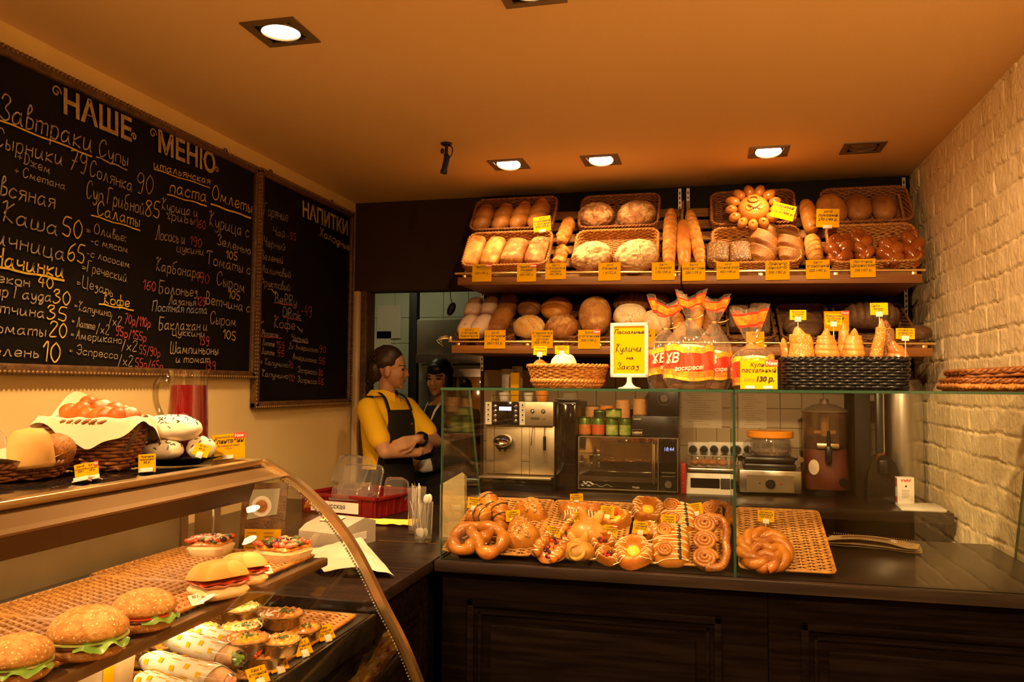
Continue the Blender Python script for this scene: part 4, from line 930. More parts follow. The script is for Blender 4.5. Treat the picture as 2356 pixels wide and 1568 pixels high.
def karavai(t, D):
    """sunflower-shaped festive loaf standing on its edge: local z is the face normal"""
    rnd = random.Random(4); Rr = D*.29
    ob('center', G().polar(lambda a: Rr, lambda q, a: .03*D/.2*(1-q**3)**.5*1.3+.012, 14, 40), 'karavai_glaze', t)
    for k in range(13):
        a = 2*PI*k/13+.2; r_ = D*.40
        pl = G().sphere((0, 0, 0), .030, .024, .022, 16, 10, lambda d: .06*nz(d.x*3+k, d.y*3, d.z*3)); up = sin(a) > .25
        if up: pl = G().sphere((0, 0, 0), .034, .026, .022, 18, 12, lambda d: .16*max(0, d.x)**6+.05*nz(d.x*3+k, d.y*3, d.z*3))
        o = ob('petal_roll', pl, 'karavai_glaze', t, M=Matrix.Translation((r_*cos(a), r_*sin(a), .026)) @ Matrix.Rotation(a, 4, 'Z'))
        if not up: ob('curl', G().tube([(.006*(1-j/16)*cos(j*.7), .006*(1-j/16)*sin(j*.7), .022+j*.0004) for j in range(16)], .0028, 6), 'crust_light', o)
    g = G(); zt = .052*D/.2
    g.tube([(.022*cos(b), .020+.018*sin(b), zt) for b in [2*PI*j/22 for j in range(22)]], .004, 7, True)
    for s in (-1, 1):
        g.tube(smooth_pts([V((s*.002, -.032, zt-.004)), V((s*.018, -.018, zt)), V((s*.030, -.006, zt-.006)), V((s*.038, -.022, zt-.012)), V((s*.026, -.036, zt-.012)), V((s*.012, -.03, zt-.004))]), .0045, 7)
        g.tube(smooth_pts([V((s*.046, .02, zt-.024)), V((s*.049, -.004, zt-.024)), V((s*.044, -.026, zt-.024))]), .0042, 7)
    for k in range(5): g.sphere((-.016+.008*k, .047+.002*(k % 2), zt-.012), .0085, .0085, .006, 12, 8)
    ob('dough_relief', g, 'crust_gold', t, 180)
    return t

# ---------------------------------------------------------------- price cards
def card(name, lab, M, w_, h, lines, new=False, m='card_yellow', holder=None, group=None, clip=0, slant=.18):
    """flat card in local xz, facing -y, origin at the middle of its lower edge"""
    t = thing(name, lab, 'price card', M, group)
    ob('card', G().box(-w_/2, 0, 0, w_/2, .0012, h), m, t)
    gi = {0: G(), 1: G()}; tot = len(lines); y = h*.93
    for body, s, tone in lines:
        size = h*s; y -= size*.95
        gi[tone].join(text_geo(body, size*1.28, plane_M((0, -.0008, y), (1, 0, 0), (0, -1, 0)), size*.018, slant, 'CENTER', w_*.94))
        y -= size*.25
    for tone, g in gi.items():
        if g.v: ob('print', g, 'ink' if tone == 0 else 'ink_grey', t, 0)
    if new:
        f = ob('new_flag', G().box(w_*.18, -.0016, h*.80, w_*.52, -.0003, h*1.02), 'red_flag', t)
        ob('flag_word', text_geo('New', h*.19, plane_M((w_*.35, -.0021, h*.845), (1, 0, 0), (0, -1, 0)), h*.004, 0, 'CENTER', w_*.3), 'white_paper', f, 0)
    if holder == 'clip':
        c = ob('clip', G().rbox(-w_*.2, -.003, -.006, w_*.2, .004, .010, .0015), 'white_plastic', t)
        if clip: ob('pin', G().cyl((0, .0005, -.004), (0, .0005, -clip), .0013, None, 8), 'white_plastic', t)
    if holder == 'foot':
        for s in (-.24, .24) if w_ > .09 else (0,):
            ob('foot', G().rbox(s*w_-.014, -.012, -.0005, s*w_+.014, .014, .0025, .001).rbox(s*w_-.014, -.004, .0, s*w_+.014, -.0012, .010, .001), 'white_plastic', t)
    return t
def pcard(lab, cx, cy, wp, hp, Y, lines, new=False, m='card_yellow', roll=0, holder=None, group=None, clip=0, tilt=-4):
    p = at(cx, cy+hp/2, Y=Y); k = 1/ppm(p)
    return card('price_card', lab, Matrix.Translation(p) @ Matrix.Rotation(R(roll), 4, 'Y') @ Matrix.Rotation(R(tilt), 4, 'X'), wp*k, hp*k, lines, new, m, holder, group, clip)

# ---------------------------------------------------------------- wall shelves
structure('wall_back_panel', G().rbox(DX1+.004, YB-.02, 1.565, XR-.012, YB-.001, CEIL-.006, .002), 'black_panel')
for i, px in enumerate((1112, 1564, 1583, 2080)):
    p = at(px, 450, Y=YB-.03); z0, z1 = 1.56, 2.535
    t = thing('slotted_upright', ['slotted steel upright at the left end of the bread rack', 'slotted steel upright left of the gap between the two racks', 'slotted steel upright right of the gap between the two racks', 'slotted steel upright beside the brick wall'][i], 'shelf upright', V((p.x, YB-.03, z0)), 'slotted shelf uprights')
    ob('channel', G().box(-.008, 0, 0, .008, .008, z1-z0), 'steel', t)
    g = G(); n = int((z1-z0)/.026)
    for k in range(n): g.box(-.0035, -.0008, .006+k*.026, .0035, .001, .022+k*.026)
    ob('slots', g, 'black_plastic', t)
RY = 3.80
def zs_u(x): return 2.006-.0185*(x+.157)
def zs_l(x): return 1.681-.0105*(x+.155)
TH = {'u': 50, 'l': 27}
xm = at(1568, 650, Y=RY).x
for lev, zs, ang, names in (('u', zs_u, 1.06, ('upper left wooden bread shelf with a brass rail and sloping rack', 'upper right wooden bread shelf with a brass rail and sloping rack')), ('l', zs_l, .6, ('lower left wooden bread shelf with a brass rail, above the coffee machine', 'lower right wooden bread shelf with a brass rail, ending at the brick wall'))):
    ends = [(at(1054, 640, Y=RY).x if lev == 'u' else at(1040, 805, Y=RY).x, xm-.003), (xm+.003, at(2122, 640, Y=RY).x if lev == 'u' else at(2146, 808, Y=RY).x)]
    for i, (a, b) in enumerate(ends):
        xc = (a+b)/2; hw = (b-a)/2; zr = zs(xc)
        t = thing('bread_shelf', names[i], 'shelf', Matrix.Translation((xc, RY, zr)) @ Matrix.Rotation(R(ang), 4, 'Y'))
        ob('board', G().rbox(-hw, .012, -.052, hw, .585, -.034, .002), 'shelf_wood', t)
        ob('front_lip', G().rbox(-hw, -.006, -.056, hw, .014, -.018, .002), 'shelf_wood', t)
        r = ob('rail', G().cyl((-hw-(.015 if i == 0 else 0), -.004, 0), (hw+(.012 if i == 1 else 0), -.004, 0), .0065, None, 14), 'brass', t)
        for k in range(4): 
            x = -hw+.03+(2*hw-.06)*k/3; ob('bracket', G().rbox(x-.010, -.001, -.036, x+.010, .006, .004, .001), 'brass', t)
        th = R(TH[lev]); d = V((0, cos(th), sin(th))); n = V((0, -sin(th), cos(th)))
        if lev == 'u':
            for s in (-1, 1): ob('side_cheek', G().prism([(.05, -.03), (.5, -.03), (.56, .10), (.42, .42), (.40, .42)], .012, Matrix(((0, 0, 1, s*(hw-.01)-.006), (1, 0, 0, 0), (0, 1, 0, 0), (0, 0, 0, 1)))), 'rack_wood', t)
        nsl = 6 if lev == 'u' else 5; ln = .56 if lev == 'u' else .50
        for k in range(nsl):
            c = V((0, .085, -.028))+d*(ln*(k+.5)/nsl); q = Matrix(((1, 0, 0, 0), (0, d.y, n.y, c.y), (0, d.z, n.z, c.z), (0, 0, 0, 1)))
            ob('slat', G().rbox(-hw+.004, -.03, -.012, hw-.004, .03, 0, .002, 1, q), 'rack_wood', t)
def tier(lev, x, s):       # frame on the sloping rack at x, s metres up the slope from the rail
    th = R(TH[lev]); z = (zs_u if lev == 'u' else zs_l)(x)
    return V((x, RY+.08, z-.024)) + V((0, cos(th), sin(th)))*s
def tframe(lev, p, rz=0, lift=0, tilt=None):
    th = R(TH[lev] if tilt is None else tilt); n = V((0, -sin(th), cos(th)))
    return Matrix.Translation(V(p)+n*lift) @ Matrix.Rotation(th, 4, 'X') @ Matrix.Rotation(R(rz), 4, 'Z')
BD, BH = .255, .052
def col(a, b): return at(a, 620, Y=RY+.1).x, at(b, 620, Y=RY+.1).x
UB = [((1068, 1272), (1086, 1284), 'over the ciabattas at the left end', 'with four ciabattas at the left end'), ((1318, 1520), (1331, 1522), 'holding two brown crackled rounds', 'holding two floured rounds'), ((1632, 1846), (1630, 1834), 'around the sun-shaped loaf', 'with dark seeded squares and scored loaves'), ((1898, 2116), (1885, 2098), 'holding three onion loaves, by the brick wall', 'holding the glossy braids, by the brick wall')]
for (lo, hi, la, lb) in UB:
    for row, (a, b), lab in ((0, lo, 'lower tilted wicker basket '+lb), (1, hi, 'upper tilted wicker basket '+la)):
        s = .045+.282*row; y = tier('u', 0, s+BD/2).y
        x0 = at(a, 580-90*row, Y=y-.03).x+.012; x1 = at(b, 580-90*row, Y=y-.03).x-.012
        p = tier('u', (x0+x1)/2, s+BD/2)
        basket('wicker_basket', lab, tframe('u', p, 0, .004), x1-x0-.02, BD-.02, BH, 'wicker_gold' if row == 0 else 'wicker_brown', .18, 'tilted baskets on the upper shelves')
# bread on the upper shelf: (kind, name, label, cx, cy, w px, h px, height/width, tier row, turn, material, group)
def on_tier(lev, cx, cy, wp, hp, hr, row, lift=.008, lr=None):
    th = R(TH[lev]); n = V((0, -sin(th), cos(th))); s = (.045+.282*row+BD/2) if row is not None else .3
    base = tier(lev, 0, s); base.z = (zs_u if lev == 'u' else zs_l)(at(cx, cy, Y=base.y).x)-.024+s*sin(th)
    W = wp/480.; H = W*hr
    for _ in range(3):
        pl = (base+n*(lift+H*.5), n); c = at(cx, cy, pl=pl); k = 1/ppm(c); W = wp*k; H = W*hr
    vd = (c-CAM).normalized(); el = math.asin(vd.z); a_ = th-el
    L = (hp*k-H*.8*cos(a_))/sin(a_)
    if lr: L = W*lr
    return c-n*(H*.5), L, W, H
LOAVES = []
def put(name, lab, cat, g, m, p, lev, rz=0, group=None, tilt=None):
    return single(name, g, m, lab, cat, tframe(lev, p, rz, 0, tilt), group, 60)
HB = ['leftmost of the four carrot herb breads', 'second from the left of the four carrot herb breads', 'third from the left of the four carrot herb breads', 'carrot herb bread half behind a yellow price card']
for i, (cx, cy, w_, h, rz) in enumerate(((1112, 500, 42, 72, -8), (1157, 498, 42, 74, -8), (1199, 494, 42, 76, -8), (1240, 489, 42, 80, -6))):
    p, L, W, H = on_tier('u', cx, cy, w_, h, .72, 1); put('herb_bread', HB[i], 'bread', loaf(L, W, H, 2.6, 2, i, .06, 10, m_twist(.014, 15, 1)), 'crust_herb', p, 'u', rz, 'carrot herb breads in the top left basket')
CB = ['pale ciabatta at the left end of the lower basket', 'pale ciabatta, second from the left in the lower basket', 'rye ciabatta, third from the left in the lower basket', 'rye ciabatta at the right end of the lower basket']
for i, (cx, cy, w_, h, rz) in enumerate(((1090, 578, 42, 80, -5), (1134, 579, 46, 78, -7), (1184, 580, 56, 74, -6), (1238, 578, 52, 76, -8))):
    p, L, W, H = on_tier('u', cx, cy, w_, h, .58, 0); put('ciabatta', CB[i], 'bread', loaf(L, W, H, 4.5, 3, i+4, .05, 11), 'crust_light' if i < 2 else 'crust_rye', p, 'u', rz, 'ciabattas in the lower left basket')
for i, (cx, cy, w_, h, hr, row, lab, m) in enumerate(((1370, 492, 86, 66, .52, 1, 'brown crackled rye round, left one in the upper basket', 'rye_crackle'), (1465, 490, 92, 70, .52, 1, 'deeply split rye round, right one in the upper basket', 'rye_crackle'),
        (1361, 586, 98, 68, .50, 0, 'white-floured rye round, left one in the lower basket', 'rye_floured'), (1464, 584, 106, 72, .50, 0, 'floured rye round with brown cracks, right one in the lower basket', 'rye_floured'))):
    p, L, W, H = on_tier('u', cx, cy, w_, h, hr, row, lr=.86)
    rnd = 5.1*i
    md = lambda t, a, w_: -.006*max(0, 1-abs(nz(t*5+rnd, cos(a)*2, sin(a)*2))*9)*(1 if sin(a) > .0 else 0)+.004*nz(t*11+rnd, cos(a)*5, 3)
    put('rye_round', lab, 'bread', loaf(L, W, H, 2, 2.1, i+8, .05, 9, md, 60, 64), m, p, 'u', 8*i, 'round rye loaves')
# baguettes standing between the baskets
def bag(cx, y0, y1, wp, lab, m, mod, s0, rz=0, name='baguette', hr=.85, group='baguettes standing between the baskets', tilt=None, bend=0, p_=3, amp=.03):
    x = at(cx, (y0+y1)/2, Y=RY+.2).x; th = R(TH['u'] if tilt is None else tilt)
    n = V((0, -sin(th), cos(th))); b = tier('u', x, s0); W = wp/470
    c = at(cx, (y0+y1)/2, pl=(b+n*(.006+W*hr*.5), n)); k = 1/ppm(c); W = wp*k; H = W*hr
    a_ = th-math.asin((c-CAM).normalized().z); L = ((y1-y0)*k-H*.5*cos(a_))/sin(a_)
    return put(name, lab, 'bread', loaf(L, W, H, p_, 2, cx, amp, 14, mod, 90, 24, bend), m, c-n*H*.5, 'u', rz, group, tilt)
bag(1301, 496, 562, 31, 'knobbly bacon and cheese baguette, upper of the two', 'crust_cheese', m_knob(.008, 4, 1), .26, -8)
bag(1290, 560, 612, 30, 'knobbly bacon and cheese baguette, lower of the two behind its price card', 'crust_cheese', m_knob(.008, 3, 2), .26, -6)
bag(1541, 474, 616, 33, 'tall cheese baguette with close cross cuts, left of the three', 'crust_cheese', m_seg(11.5, .0085), .26)
bag(1573, 499, 614, 33, 'smooth plain baguette, middle of the three', 'crust_gold', m_diag(4, .002, .5, .2), .26, 2)
bag(1600, 476, 612, 30, 'leaning cheese baguette with close cross cuts, right of the three', 'crust_cheese', m_seg(11.5, .0085), .26, 9)
bag(1861, 454, 537, 36, 'garlic baguette standing at the top between two baskets', 'crust_gold', m_diag(5.5, .006, -.35, .12), .26, 3)
bag(1872, 535, 604, 39, 'garlic baguette standing below, right behind its price card', 'crust_light', m_diag(5.5, .006, -.35, .12), .26, 2)
# sun loaf
p = at(1734, 466, Y=4.03)
th = R(42)
t = thing('sun_loaf', 'festive round loaf shaped like a sun with dough flowers and curled rolls', 'bread', Matrix.Translation(p+V((0, .03, -.035))) @ Matrix.Rotation(R(62), 4, 'X') @ Matrix.Rotation(R(6), 4, 'Z'))
karavai(t, 122/ppm(p)*1.02)
for i, cx in enumerate((1652, 1703)):
    p, L, W, H = on_tier('u', cx, 584, 50, 62, .62, 0); put('seeded_loaf', ['square dark loaf covered in pumpkin seeds, left of the pair', 'square dark loaf covered in pumpkin seeds, right of the pair'][i], 'bread', loaf(L, W, H, 7, 4, i+20, .02, 12, None, 50, 44), 'crust_seed', p, 'u', 0, 'seed covered square loaves')
for i, (cx, cy, w_, h, rz) in enumerate(((1757, 556, 62, 116, -3), (1817, 564, 58, 98, 3))):
    p, L, W, H = on_tier('u', cx, cy, w_, h, .62, 0); put('grain_loaf', ['long grain loaf with deep slanting cuts, taller of the two', 'grain loaf with deep slanting cuts, shorter one on the right'][i], 'bread', loaf(L, W, H, 3, 2.3, i+30, .04, 11, m_diag(2.6, .019, .42, .11), 64, 40), 'crust_grain', p, 'u', rz, 'slashed grain loaves')
for i, (cx, cy, w_, h) in enumerate(((1914, 476, 64, 66), (1975, 475, 58, 72), (2034, 475, 56, 74))):
    p, L, W, H = on_tier('u', cx, cy, w_, h, .62, 1, lr=1.42); put('onion_loaf', ['oval onion loaf behind a price card, left of the three', 'oval onion loaf in the middle of the three', 'oval onion loaf at the right of the three'][i], 'bread', loaf(L, W, H, 2.3, 2.1, i+40, .03, 9, m_long(.010), 48, 40), 'crust_brown' if i else 'crust_herb', p, 'u', (12, 0, 0)[i], 'oval onion loaves')
for i, (cx, cy, w_, h, rz) in enumerate(((1933, 572, 66, 86, -14), (1981, 562, 56, 84, 8), (2049, 578, 62, 82, -4), (2099, 566, 56, 96, -4))):
    p, L, W, H = on_tier('u', cx, cy, w_, h, .62, 0)
    put('braided_bread', ['glossy brown braided bread at the left of the basket', 'glossy brown braided bread, second from the left behind a price card', 'glossy brown braided bread, third from the left', 'glossy brown braided bread at the right against the brick wall'][i], 'bread', braid(L*1.02, W*.98, H*1.05, 1.35, i), 'braid_glaze', p, 'u', rz, 'glossy braided breads')
# rail cards
PR = lambda g_, p_: (g_+'/'+p_+' р.', .14, 0)
RC = [(1108, 627, 46, 41, [('Чиабатта', .15, 0), ('на закваске', .08, 1), ('', .08, 0), ('230 г/45 р.', .14, 0)], 1, 'price card reading ciabatta, at the left end of the upper rail'),
      (1211, 627, 45, 41, [('Чиабатта', .15, 0), ('Ржаная', .15, 0), ('на закваске', .08, 1), ('230 г/45 р.', .14, 0)], 1, 'price card reading rye ciabatta, second on the upper rail'),
      (1278, 623, 48, 38, [('багет', .14, 0), ('с беконом и', .15, 0), ('сыром', .16, 0), ('180 г/89 р.', .14, 0)], 0, 'price card for the bacon and cheese baguette at 89'),
      (1402, 624, 51, 42, [('хлеб', .13, 0), ('Ржаной', .17, 0), ('', .04, 0), ('1 кг/52 р.', .15, 0)], 0, 'price card for rye bread at 52'),
      (1526, 623, 52, 42, [('багет', .13, 0), ('с сыром', .17, 0), ('', .04, 0), ('170 г/59 р.', .15, 0)], 0, 'price card for the cheese baguette at 59'),
      (1596, 624, 52, 43, [('багет', .13, 0), ('классический', .17, 0), ('', .04, 0), ('250 г/39 р.', .15, 0)], 0, 'price card for the classic baguette at 39'),
      (1675, 622, 51, 41, [('хлеб', .13, 0), ('Сочный злак', .17, 0), ('', .04, 0), ('450 г/48 р.', .15, 0)], 0, 'price card for the juicy grain loaf at 48'),
      (1789, 621, 53, 45, [('Ляйснер', .17, 0), ('биохлеб', .17, 0), ('', .04, 0), ('500 г/82 р.', .15, 0)], 0, 'price card for the bio bread at 82'),
      (1882, 619, 52, 45, [('багет', .13, 0), ('чесночный', .17, 0), ('', .04, 0), ('220 г/45 р.', .15, 0)], 0, 'price card for the garlic baguette at 45'),
      (1986, 616, 54, 43, [('Плетенка', .16, 0), ('Цюрихская', .17, 0), ('', .06, 0), ('300 г/57 р.', .15, 0)], 0, 'price card for the braided bread at 57')]
for cx, cy, w_, h, ln, new, lab in RC: pcard(lab, cx, cy, w_, h, RY-.014, ln, new)
pcard('bright price card for carrot bread with herbs, on the upper left basket rim', 1248, 513, 41, 38, 3.88, [('хлеб', .13, 0), ('морковный', .15, 0), ('с зеленью', .15, 0), ('250 г/39 р.', .15, 0)], 0, 'card_light', -6, 'clip', None, 0, -14)
pcard('bright tilted price card leaning on the sun-shaped loaf', 1797, 483, 52, 40, 3.93, [('Каравай', .2, 0), ('праздничный', .08, 1), ('заказной', .08, 1), ('1,2 кг/480 р.', .17, 0)], 0, 'card_light', 17, None, None, 0, -18)
pcard('price card for onion bread at 49, clipped to the upper basket near the brick wall', 1904, 500, 50, 45, 3.90, [('хлеб', .15, 0), ('луковый', .18, 0), ('', .02, 0), ('270 г/49 р.', .16, 0)], 0, 'card_yellow', 3, 'clip', None, 0, -10)

# ---------------------------------------------------------------- lower shelf
LB = [(1052, 1195, 'wicker basket of floury and seeded loaves at the left of the lower shelf'), (1200, 1345, 'wicker basket behind the scored and nut rounds on the lower shelf'), (1352, 1530, 'wicker basket behind the white framed sign on the lower shelf'), (1560, 1662, 'wicker basket behind the easter cakes on the lower shelf'), (1668, 1786, 'dark wicker basket of seeded blocks on the lower shelf'), (1790, 1922, 'dark wicker basket holding the dark round loaf'), (1926, 2108, 'dark wicker basket at the right end of the lower shelf')]
for a, b, lab in LB:
    y = tier('l', 0, .23).y; x0 = at(a, 740, Y=y-.1).x+.004; x1 = at(b, 740, Y=y-.1).x-.004; p = tier('l', (x0+x1)/2, .25)-V((0, 0, .02))
    basket('wicker_basket', lab, tframe('l', p, 0, .004), x1-x0-.03, .40, .05, 'wicker_brown' if a < 1660 else 'wicker_dark', .14, 'baskets on the lower shelves')
def low(name, lab, cx, cy, wp, hp, Y, g_fn, m, lr=1., tilt=27, rz=0, group=None, hmax=.75):
    """cx,cy: middle of the loaf in the picture, Y: its distance; the loaf lies at 'tilt' degrees"""
    c = at(cx, cy, Y=Y); k = 1/ppm(c); W = wp*k; L = W*lr; a_ = R(tilt)-math.asin((c-CAM).normalized().z)
    H = min(max((hp*k-L*sin(a_)*.75)/cos(a_), .4*W), hmax*W); n = V((0, -sin(R(tilt)), cos(R(tilt))))
    return put(name, lab, 'bread', g_fn(L, W, H), m, c-n*H*.5, 'l', rz, group, tilt)
F = lambda *a, **k: (lambda L, W, H: loaf(L, W, H, *a, **k))
low('small_loaf', 'dark floured loaf at the back left of the lower shelf', 1090, 706, 42, 52, 4.14, F(3, 2.2, 50, .05), 'crust_pink', 1.7, 35)
low('small_loaf', 'dark floured loaf at the back of the lower shelf, second from the left', 1127, 704, 42, 54, 4.15, F(3, 2.2, 51, .05), 'crust_pink', 1.7, 35)
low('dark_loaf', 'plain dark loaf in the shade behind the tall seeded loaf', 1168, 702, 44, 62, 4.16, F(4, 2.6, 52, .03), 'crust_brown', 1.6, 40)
low('floury_loaf', 'floury pink-brown loaf at the front left end of the lower shelf', 1078, 748, 46, 66, 3.93, F(2.6, 2.1, 53, .05), 'crust_pink', 1.6, 38, -8)
low('floury_loaf', 'floury pink-brown loaf, second at the front left of the lower shelf', 1109, 748, 48, 64, 3.92, F(2.6, 2.1, 54, .05), 'crust_pink', 1.6, 38, -12)
low('flax_loaf', 'golden flax seed loaf standing behind its price card', 1150, 738, 46, 74, 3.95, F(4, 2.5, 55, .03, 9, m_long(.008, .35)), 'crust_grain', 1.7, 45, -10)
low('scored_round', 'pale round loaf with fanned cuts, left of the walnut round', 1217, 748, 74, 62, 3.93, F(2, 2.1, 56, .04, 9, m_diag(4.5, .013, .55, .10), 56, 44), 'crust_flour', .95, 32, -25)
low('walnut_round', 'brown round loaf with walnut pieces and cuts, at the front of the lower shelf', 1292, 747, 78, 66, 3.93, F(2, 2.1, 57, .06, 9, m_diag(4, .009, .2, .10), 56, 44), 'crust_rye', .95, 32, 70)
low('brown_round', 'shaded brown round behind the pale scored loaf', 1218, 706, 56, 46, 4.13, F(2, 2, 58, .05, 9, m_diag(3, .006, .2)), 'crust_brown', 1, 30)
low('brown_round', 'glossy brown round behind the walnut loaf', 1280, 706, 74, 58, 4.12, F(2, 2, 59, .05, 9, m_diag(3, .008, .1)), 'crust_gold', 1, 30)
low('country_loaf', 'tall oval country loaf standing upright in the middle of the lower shelf', 1368, 724, 76, 98, 3.96, lambda L, W, H: loaf(L, W, H, 2.2, 2.1, 60, .05, 8, lambda t, a, w_: -.003*max(0, 1-abs(nz(t*7, cos(a)*4, sin(a)*4))*8), 60, 48), 'crust_rye', 1.28, 66)
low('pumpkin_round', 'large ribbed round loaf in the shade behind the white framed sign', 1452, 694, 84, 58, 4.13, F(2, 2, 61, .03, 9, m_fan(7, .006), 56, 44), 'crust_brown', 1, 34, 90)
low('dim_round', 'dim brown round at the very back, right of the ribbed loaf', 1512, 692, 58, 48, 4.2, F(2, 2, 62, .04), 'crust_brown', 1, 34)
low('crackle_round', 'pale loaf with a checked crackle crust just above the white framed sign', 1449, 722, 78, 62, 3.95, F(2, 2.2, 63, .05, 9, lambda t, a, w_: -.004*(math.exp(-((abs(sin(t*14))-.0)/.12)**2)+math.exp(-((sin(a*3.0))/.16)**2)*.7)*(1 if sin(a) > .1 else 0), 64, 56), 'crust_pale', 1, 42)
low('pale_loaf', 'pale floury loaf with an open cut between the framed sign and the easter cakes', 1508, 738, 66, 68, 3.93, F(2.3, 2.2, 64, .06, 9, m_diag(2, .008, .3)), 'crust_pale', 1.1, 36)
low('pale_baguette', 'pale slashed baguette end rising behind the easter cakes', 1604, 724, 32, 84, 3.97, F(3, 2, 65, .03, 12, m_diag(6, .004, -.3)), 'crust_light', 2.6, 60, -4)
low('pale_baguette', 'pale baguette end behind the middle easter cake', 1562, 748, 30, 64, 3.95, F(3, 2, 66, .03, 12, m_diag(6, .004, -.3)), 'crust_light', 2.4, 60, 8)
low('pale_baguette', 'seed-flecked baguette end behind the right easter cake', 1632, 742, 28, 66, 3.95, F(3, 2, 67, .03, 12, m_diag(6, .004, .3)), 'crust_grain', 2.4, 60, -6)
low('seeded_block', 'blocky dark loaf coated in grey seeds, shorter of the two', 1700, 732, 46, 54, 4.02, F(8, 5, 68, .01, 9, None, 40, 44), 'crust_seedy', 1.3, 62)
low('seeded_block', 'blocky dark loaf coated in grey seeds, taller one beside the orange bag', 1748, 736, 46, 76, 3.98, F(8, 5, 69, .01, 9, None, 40, 44), 'crust_seedy', 1.7, 66)
low('dark_round', 'dark rye round with curved cuts above the black basket', 1848, 744, 88, 68, 3.96, F(2, 2.1, 70, .03, 9, m_diag(3, .006, .5, .12), 56, 44), 'crust_dark', 1, 40, 30)
low('pull_apart_loaf', 'wide dark ridged loaf behind the croissants', 2006, 724, 118, 66, 4.02, F(3, 2.4, 71, .03, 9, m_seg(1, .0), 48, 44), 'crust_dark', .7, 40) if 0 else None
c = at(2006, 726, Y=4.02); W = 118/ppm(c)
put('pull_apart_loaf', 'wide dark ridged loaf behind the croissants on the lower shelf', 'bread', loaf(W, W*.6, W*.42, 3, 2.3, 71, .05, 12, m_seg(7, .010), 80, 30), 'crust_dark', c-V((0, -.03, .035)), 'l', 90, None, 30)
low('brown_chunk', 'brown loaf end at the far right of the lower shelf', 2116, 762, 42, 38, 3.92, F(3, 2.6, 72, .08), 'crust_dark', 1.2, 25, 40)
LC = [(1079, 766, 49, 25, [('хлеб с', .22, 0), ('семенами', .24, 0), ('подсолнуха', .24, 0)], 0, 'price card for sunflower seed bread, at the left end of the lower rail'), (1138, 780, 50, 43, [('хлеб', .14, 0), ('с семенами', .15, 0), ('льна', .15, 0), ('', .02, 0), ('260 г/55 р.', .15, 0)], 0, 'price card for flax seed bread at 55'),
      (1247, 780, 50, 42, [('Бездрожжевой', .14, 0), ('с грецким', .15, 0), ('орехом', .15, 0), ('400 г/99 р.', .15, 0)], 0, 'price card for yeast-free walnut bread at 99'), (1355, 780, 51, 44, [('Хлеб', .15, 0), ('деревенский', .15, 0), ('', .04, 0), ('300 г/49 р.', .15, 0)], 1, 'price card for country bread at 49, beside the white framed sign'),
      (1486, 778, 42, 42, [('хлеб', .15, 0), ('белый', .15, 0)], 0, 'price card mostly hidden behind the white framed sign'), (1738, 782, 40, 40, [('хлеб', .15, 0), ('', .3, 0), ('р.', .15, 0)], 0, 'price card mostly hidden behind the lone easter cake'), (1925, 738, 54, 46, [('хлеб', .17, 0), ('ржаной', .15, 0)], 1, 'price card reading bread, standing behind the croissants')]
for cx, cy, w_, h, ln, new, lab in LC: pcard(lab, cx, cy, w_, h, RY-.014 if cx != 1925 else 3.86, ln, new)
p = at(1036, 778, Y=RY)
g = G()
for k in range(5): g.tube(smooth_pts([p+V((0, 0, 0)), p+V((-.02-.01*k, -.01*k+.01, .014-.006*k)), p+V((-.055+.008*k, -.012, .004-.012*k))]), lambda u: .006*(1-u*.7), 5, flat=.35)
g.sphere(tuple(p), .011, .009, .012); g.v = [tuple(V(q)-p) for q in g.v]
single('ribbon_bow', g, 'gold_alu', 'small gold ribbon tied to the left end of the lower rail', 'ribbon', V(p), None, 180)
# ---------------------------------------------------------------- pastry materials
mat('pastry_gold', (.40, .115, .009), .28, c2=(.54, .20, .026), sc=18, b=.5, bs=55, coat=.22)
mat('pastry_brown', (.32, .085, .010), .28, c2=(.48, .16, .025), sc=18, b=.5, bs=60, coat=.4)
mat('pastry_pale', (.64, .34, .07), .4, c2=(.48, .19, .025), sc=12, b=.35, bs=50, coat=.15)
mat('pastry_dark', (.17, .06, .018), .3, c2=(.30, .12, .03), sc=16, b=.4, coat=.4)
mat('pretzel_skin', (.46, .155, .014), .32, c2=(.30, .080, .007), sc=16, b=.3, bs=40, coat=.18)
mat('sugar_roll', (.42, .135, .013), .3, c2=(.28, .07, .007), sc=24, b=.7, bs=120, coat=.35, spk=((.92, .78, .5), 160, .2))
mat('icing', (.88, .68, .42), .45)
mat('custard', (.95, .62, .05), .25, coat=.5)
mat('poppy', (.018, .013, .013), .55, b=1, bs=200)
mat('berry_dark', (.06, .006, .010), .12, coat=.8); mat('berry_red', (.50, .02, .012), .14, coat=.8)
mat('walnut', (.30, .13, .04), .45, c2=(.48, .25, .08), sc=60, b=.6)
mat('almond', (.90, .76, .55), .5)
mat('sausage', (.55, .20, .08), .35)
mat('croissant_flaky', (.56, .27, .055), .36, c2=(.42, .16, .020), sc=18, b=.5, bs=70, coat=.15); mat('sesame_crust', (.48, .21, .028), .45, b=.5, bs=90, spk=((.88, .70, .36), 170, .3))
mat('poppy_crust', (.30, .13, .04), .5, b=.5, bs=90, spk=((.02, .015, .02), 190, .38))
mat('powder', (.88, .74, .54), .8, c2=(.72, .45, .20), sc=12, ram=(.5, .72), b=.5)
mat('glaze_white', (.92, .80, .62), .35)

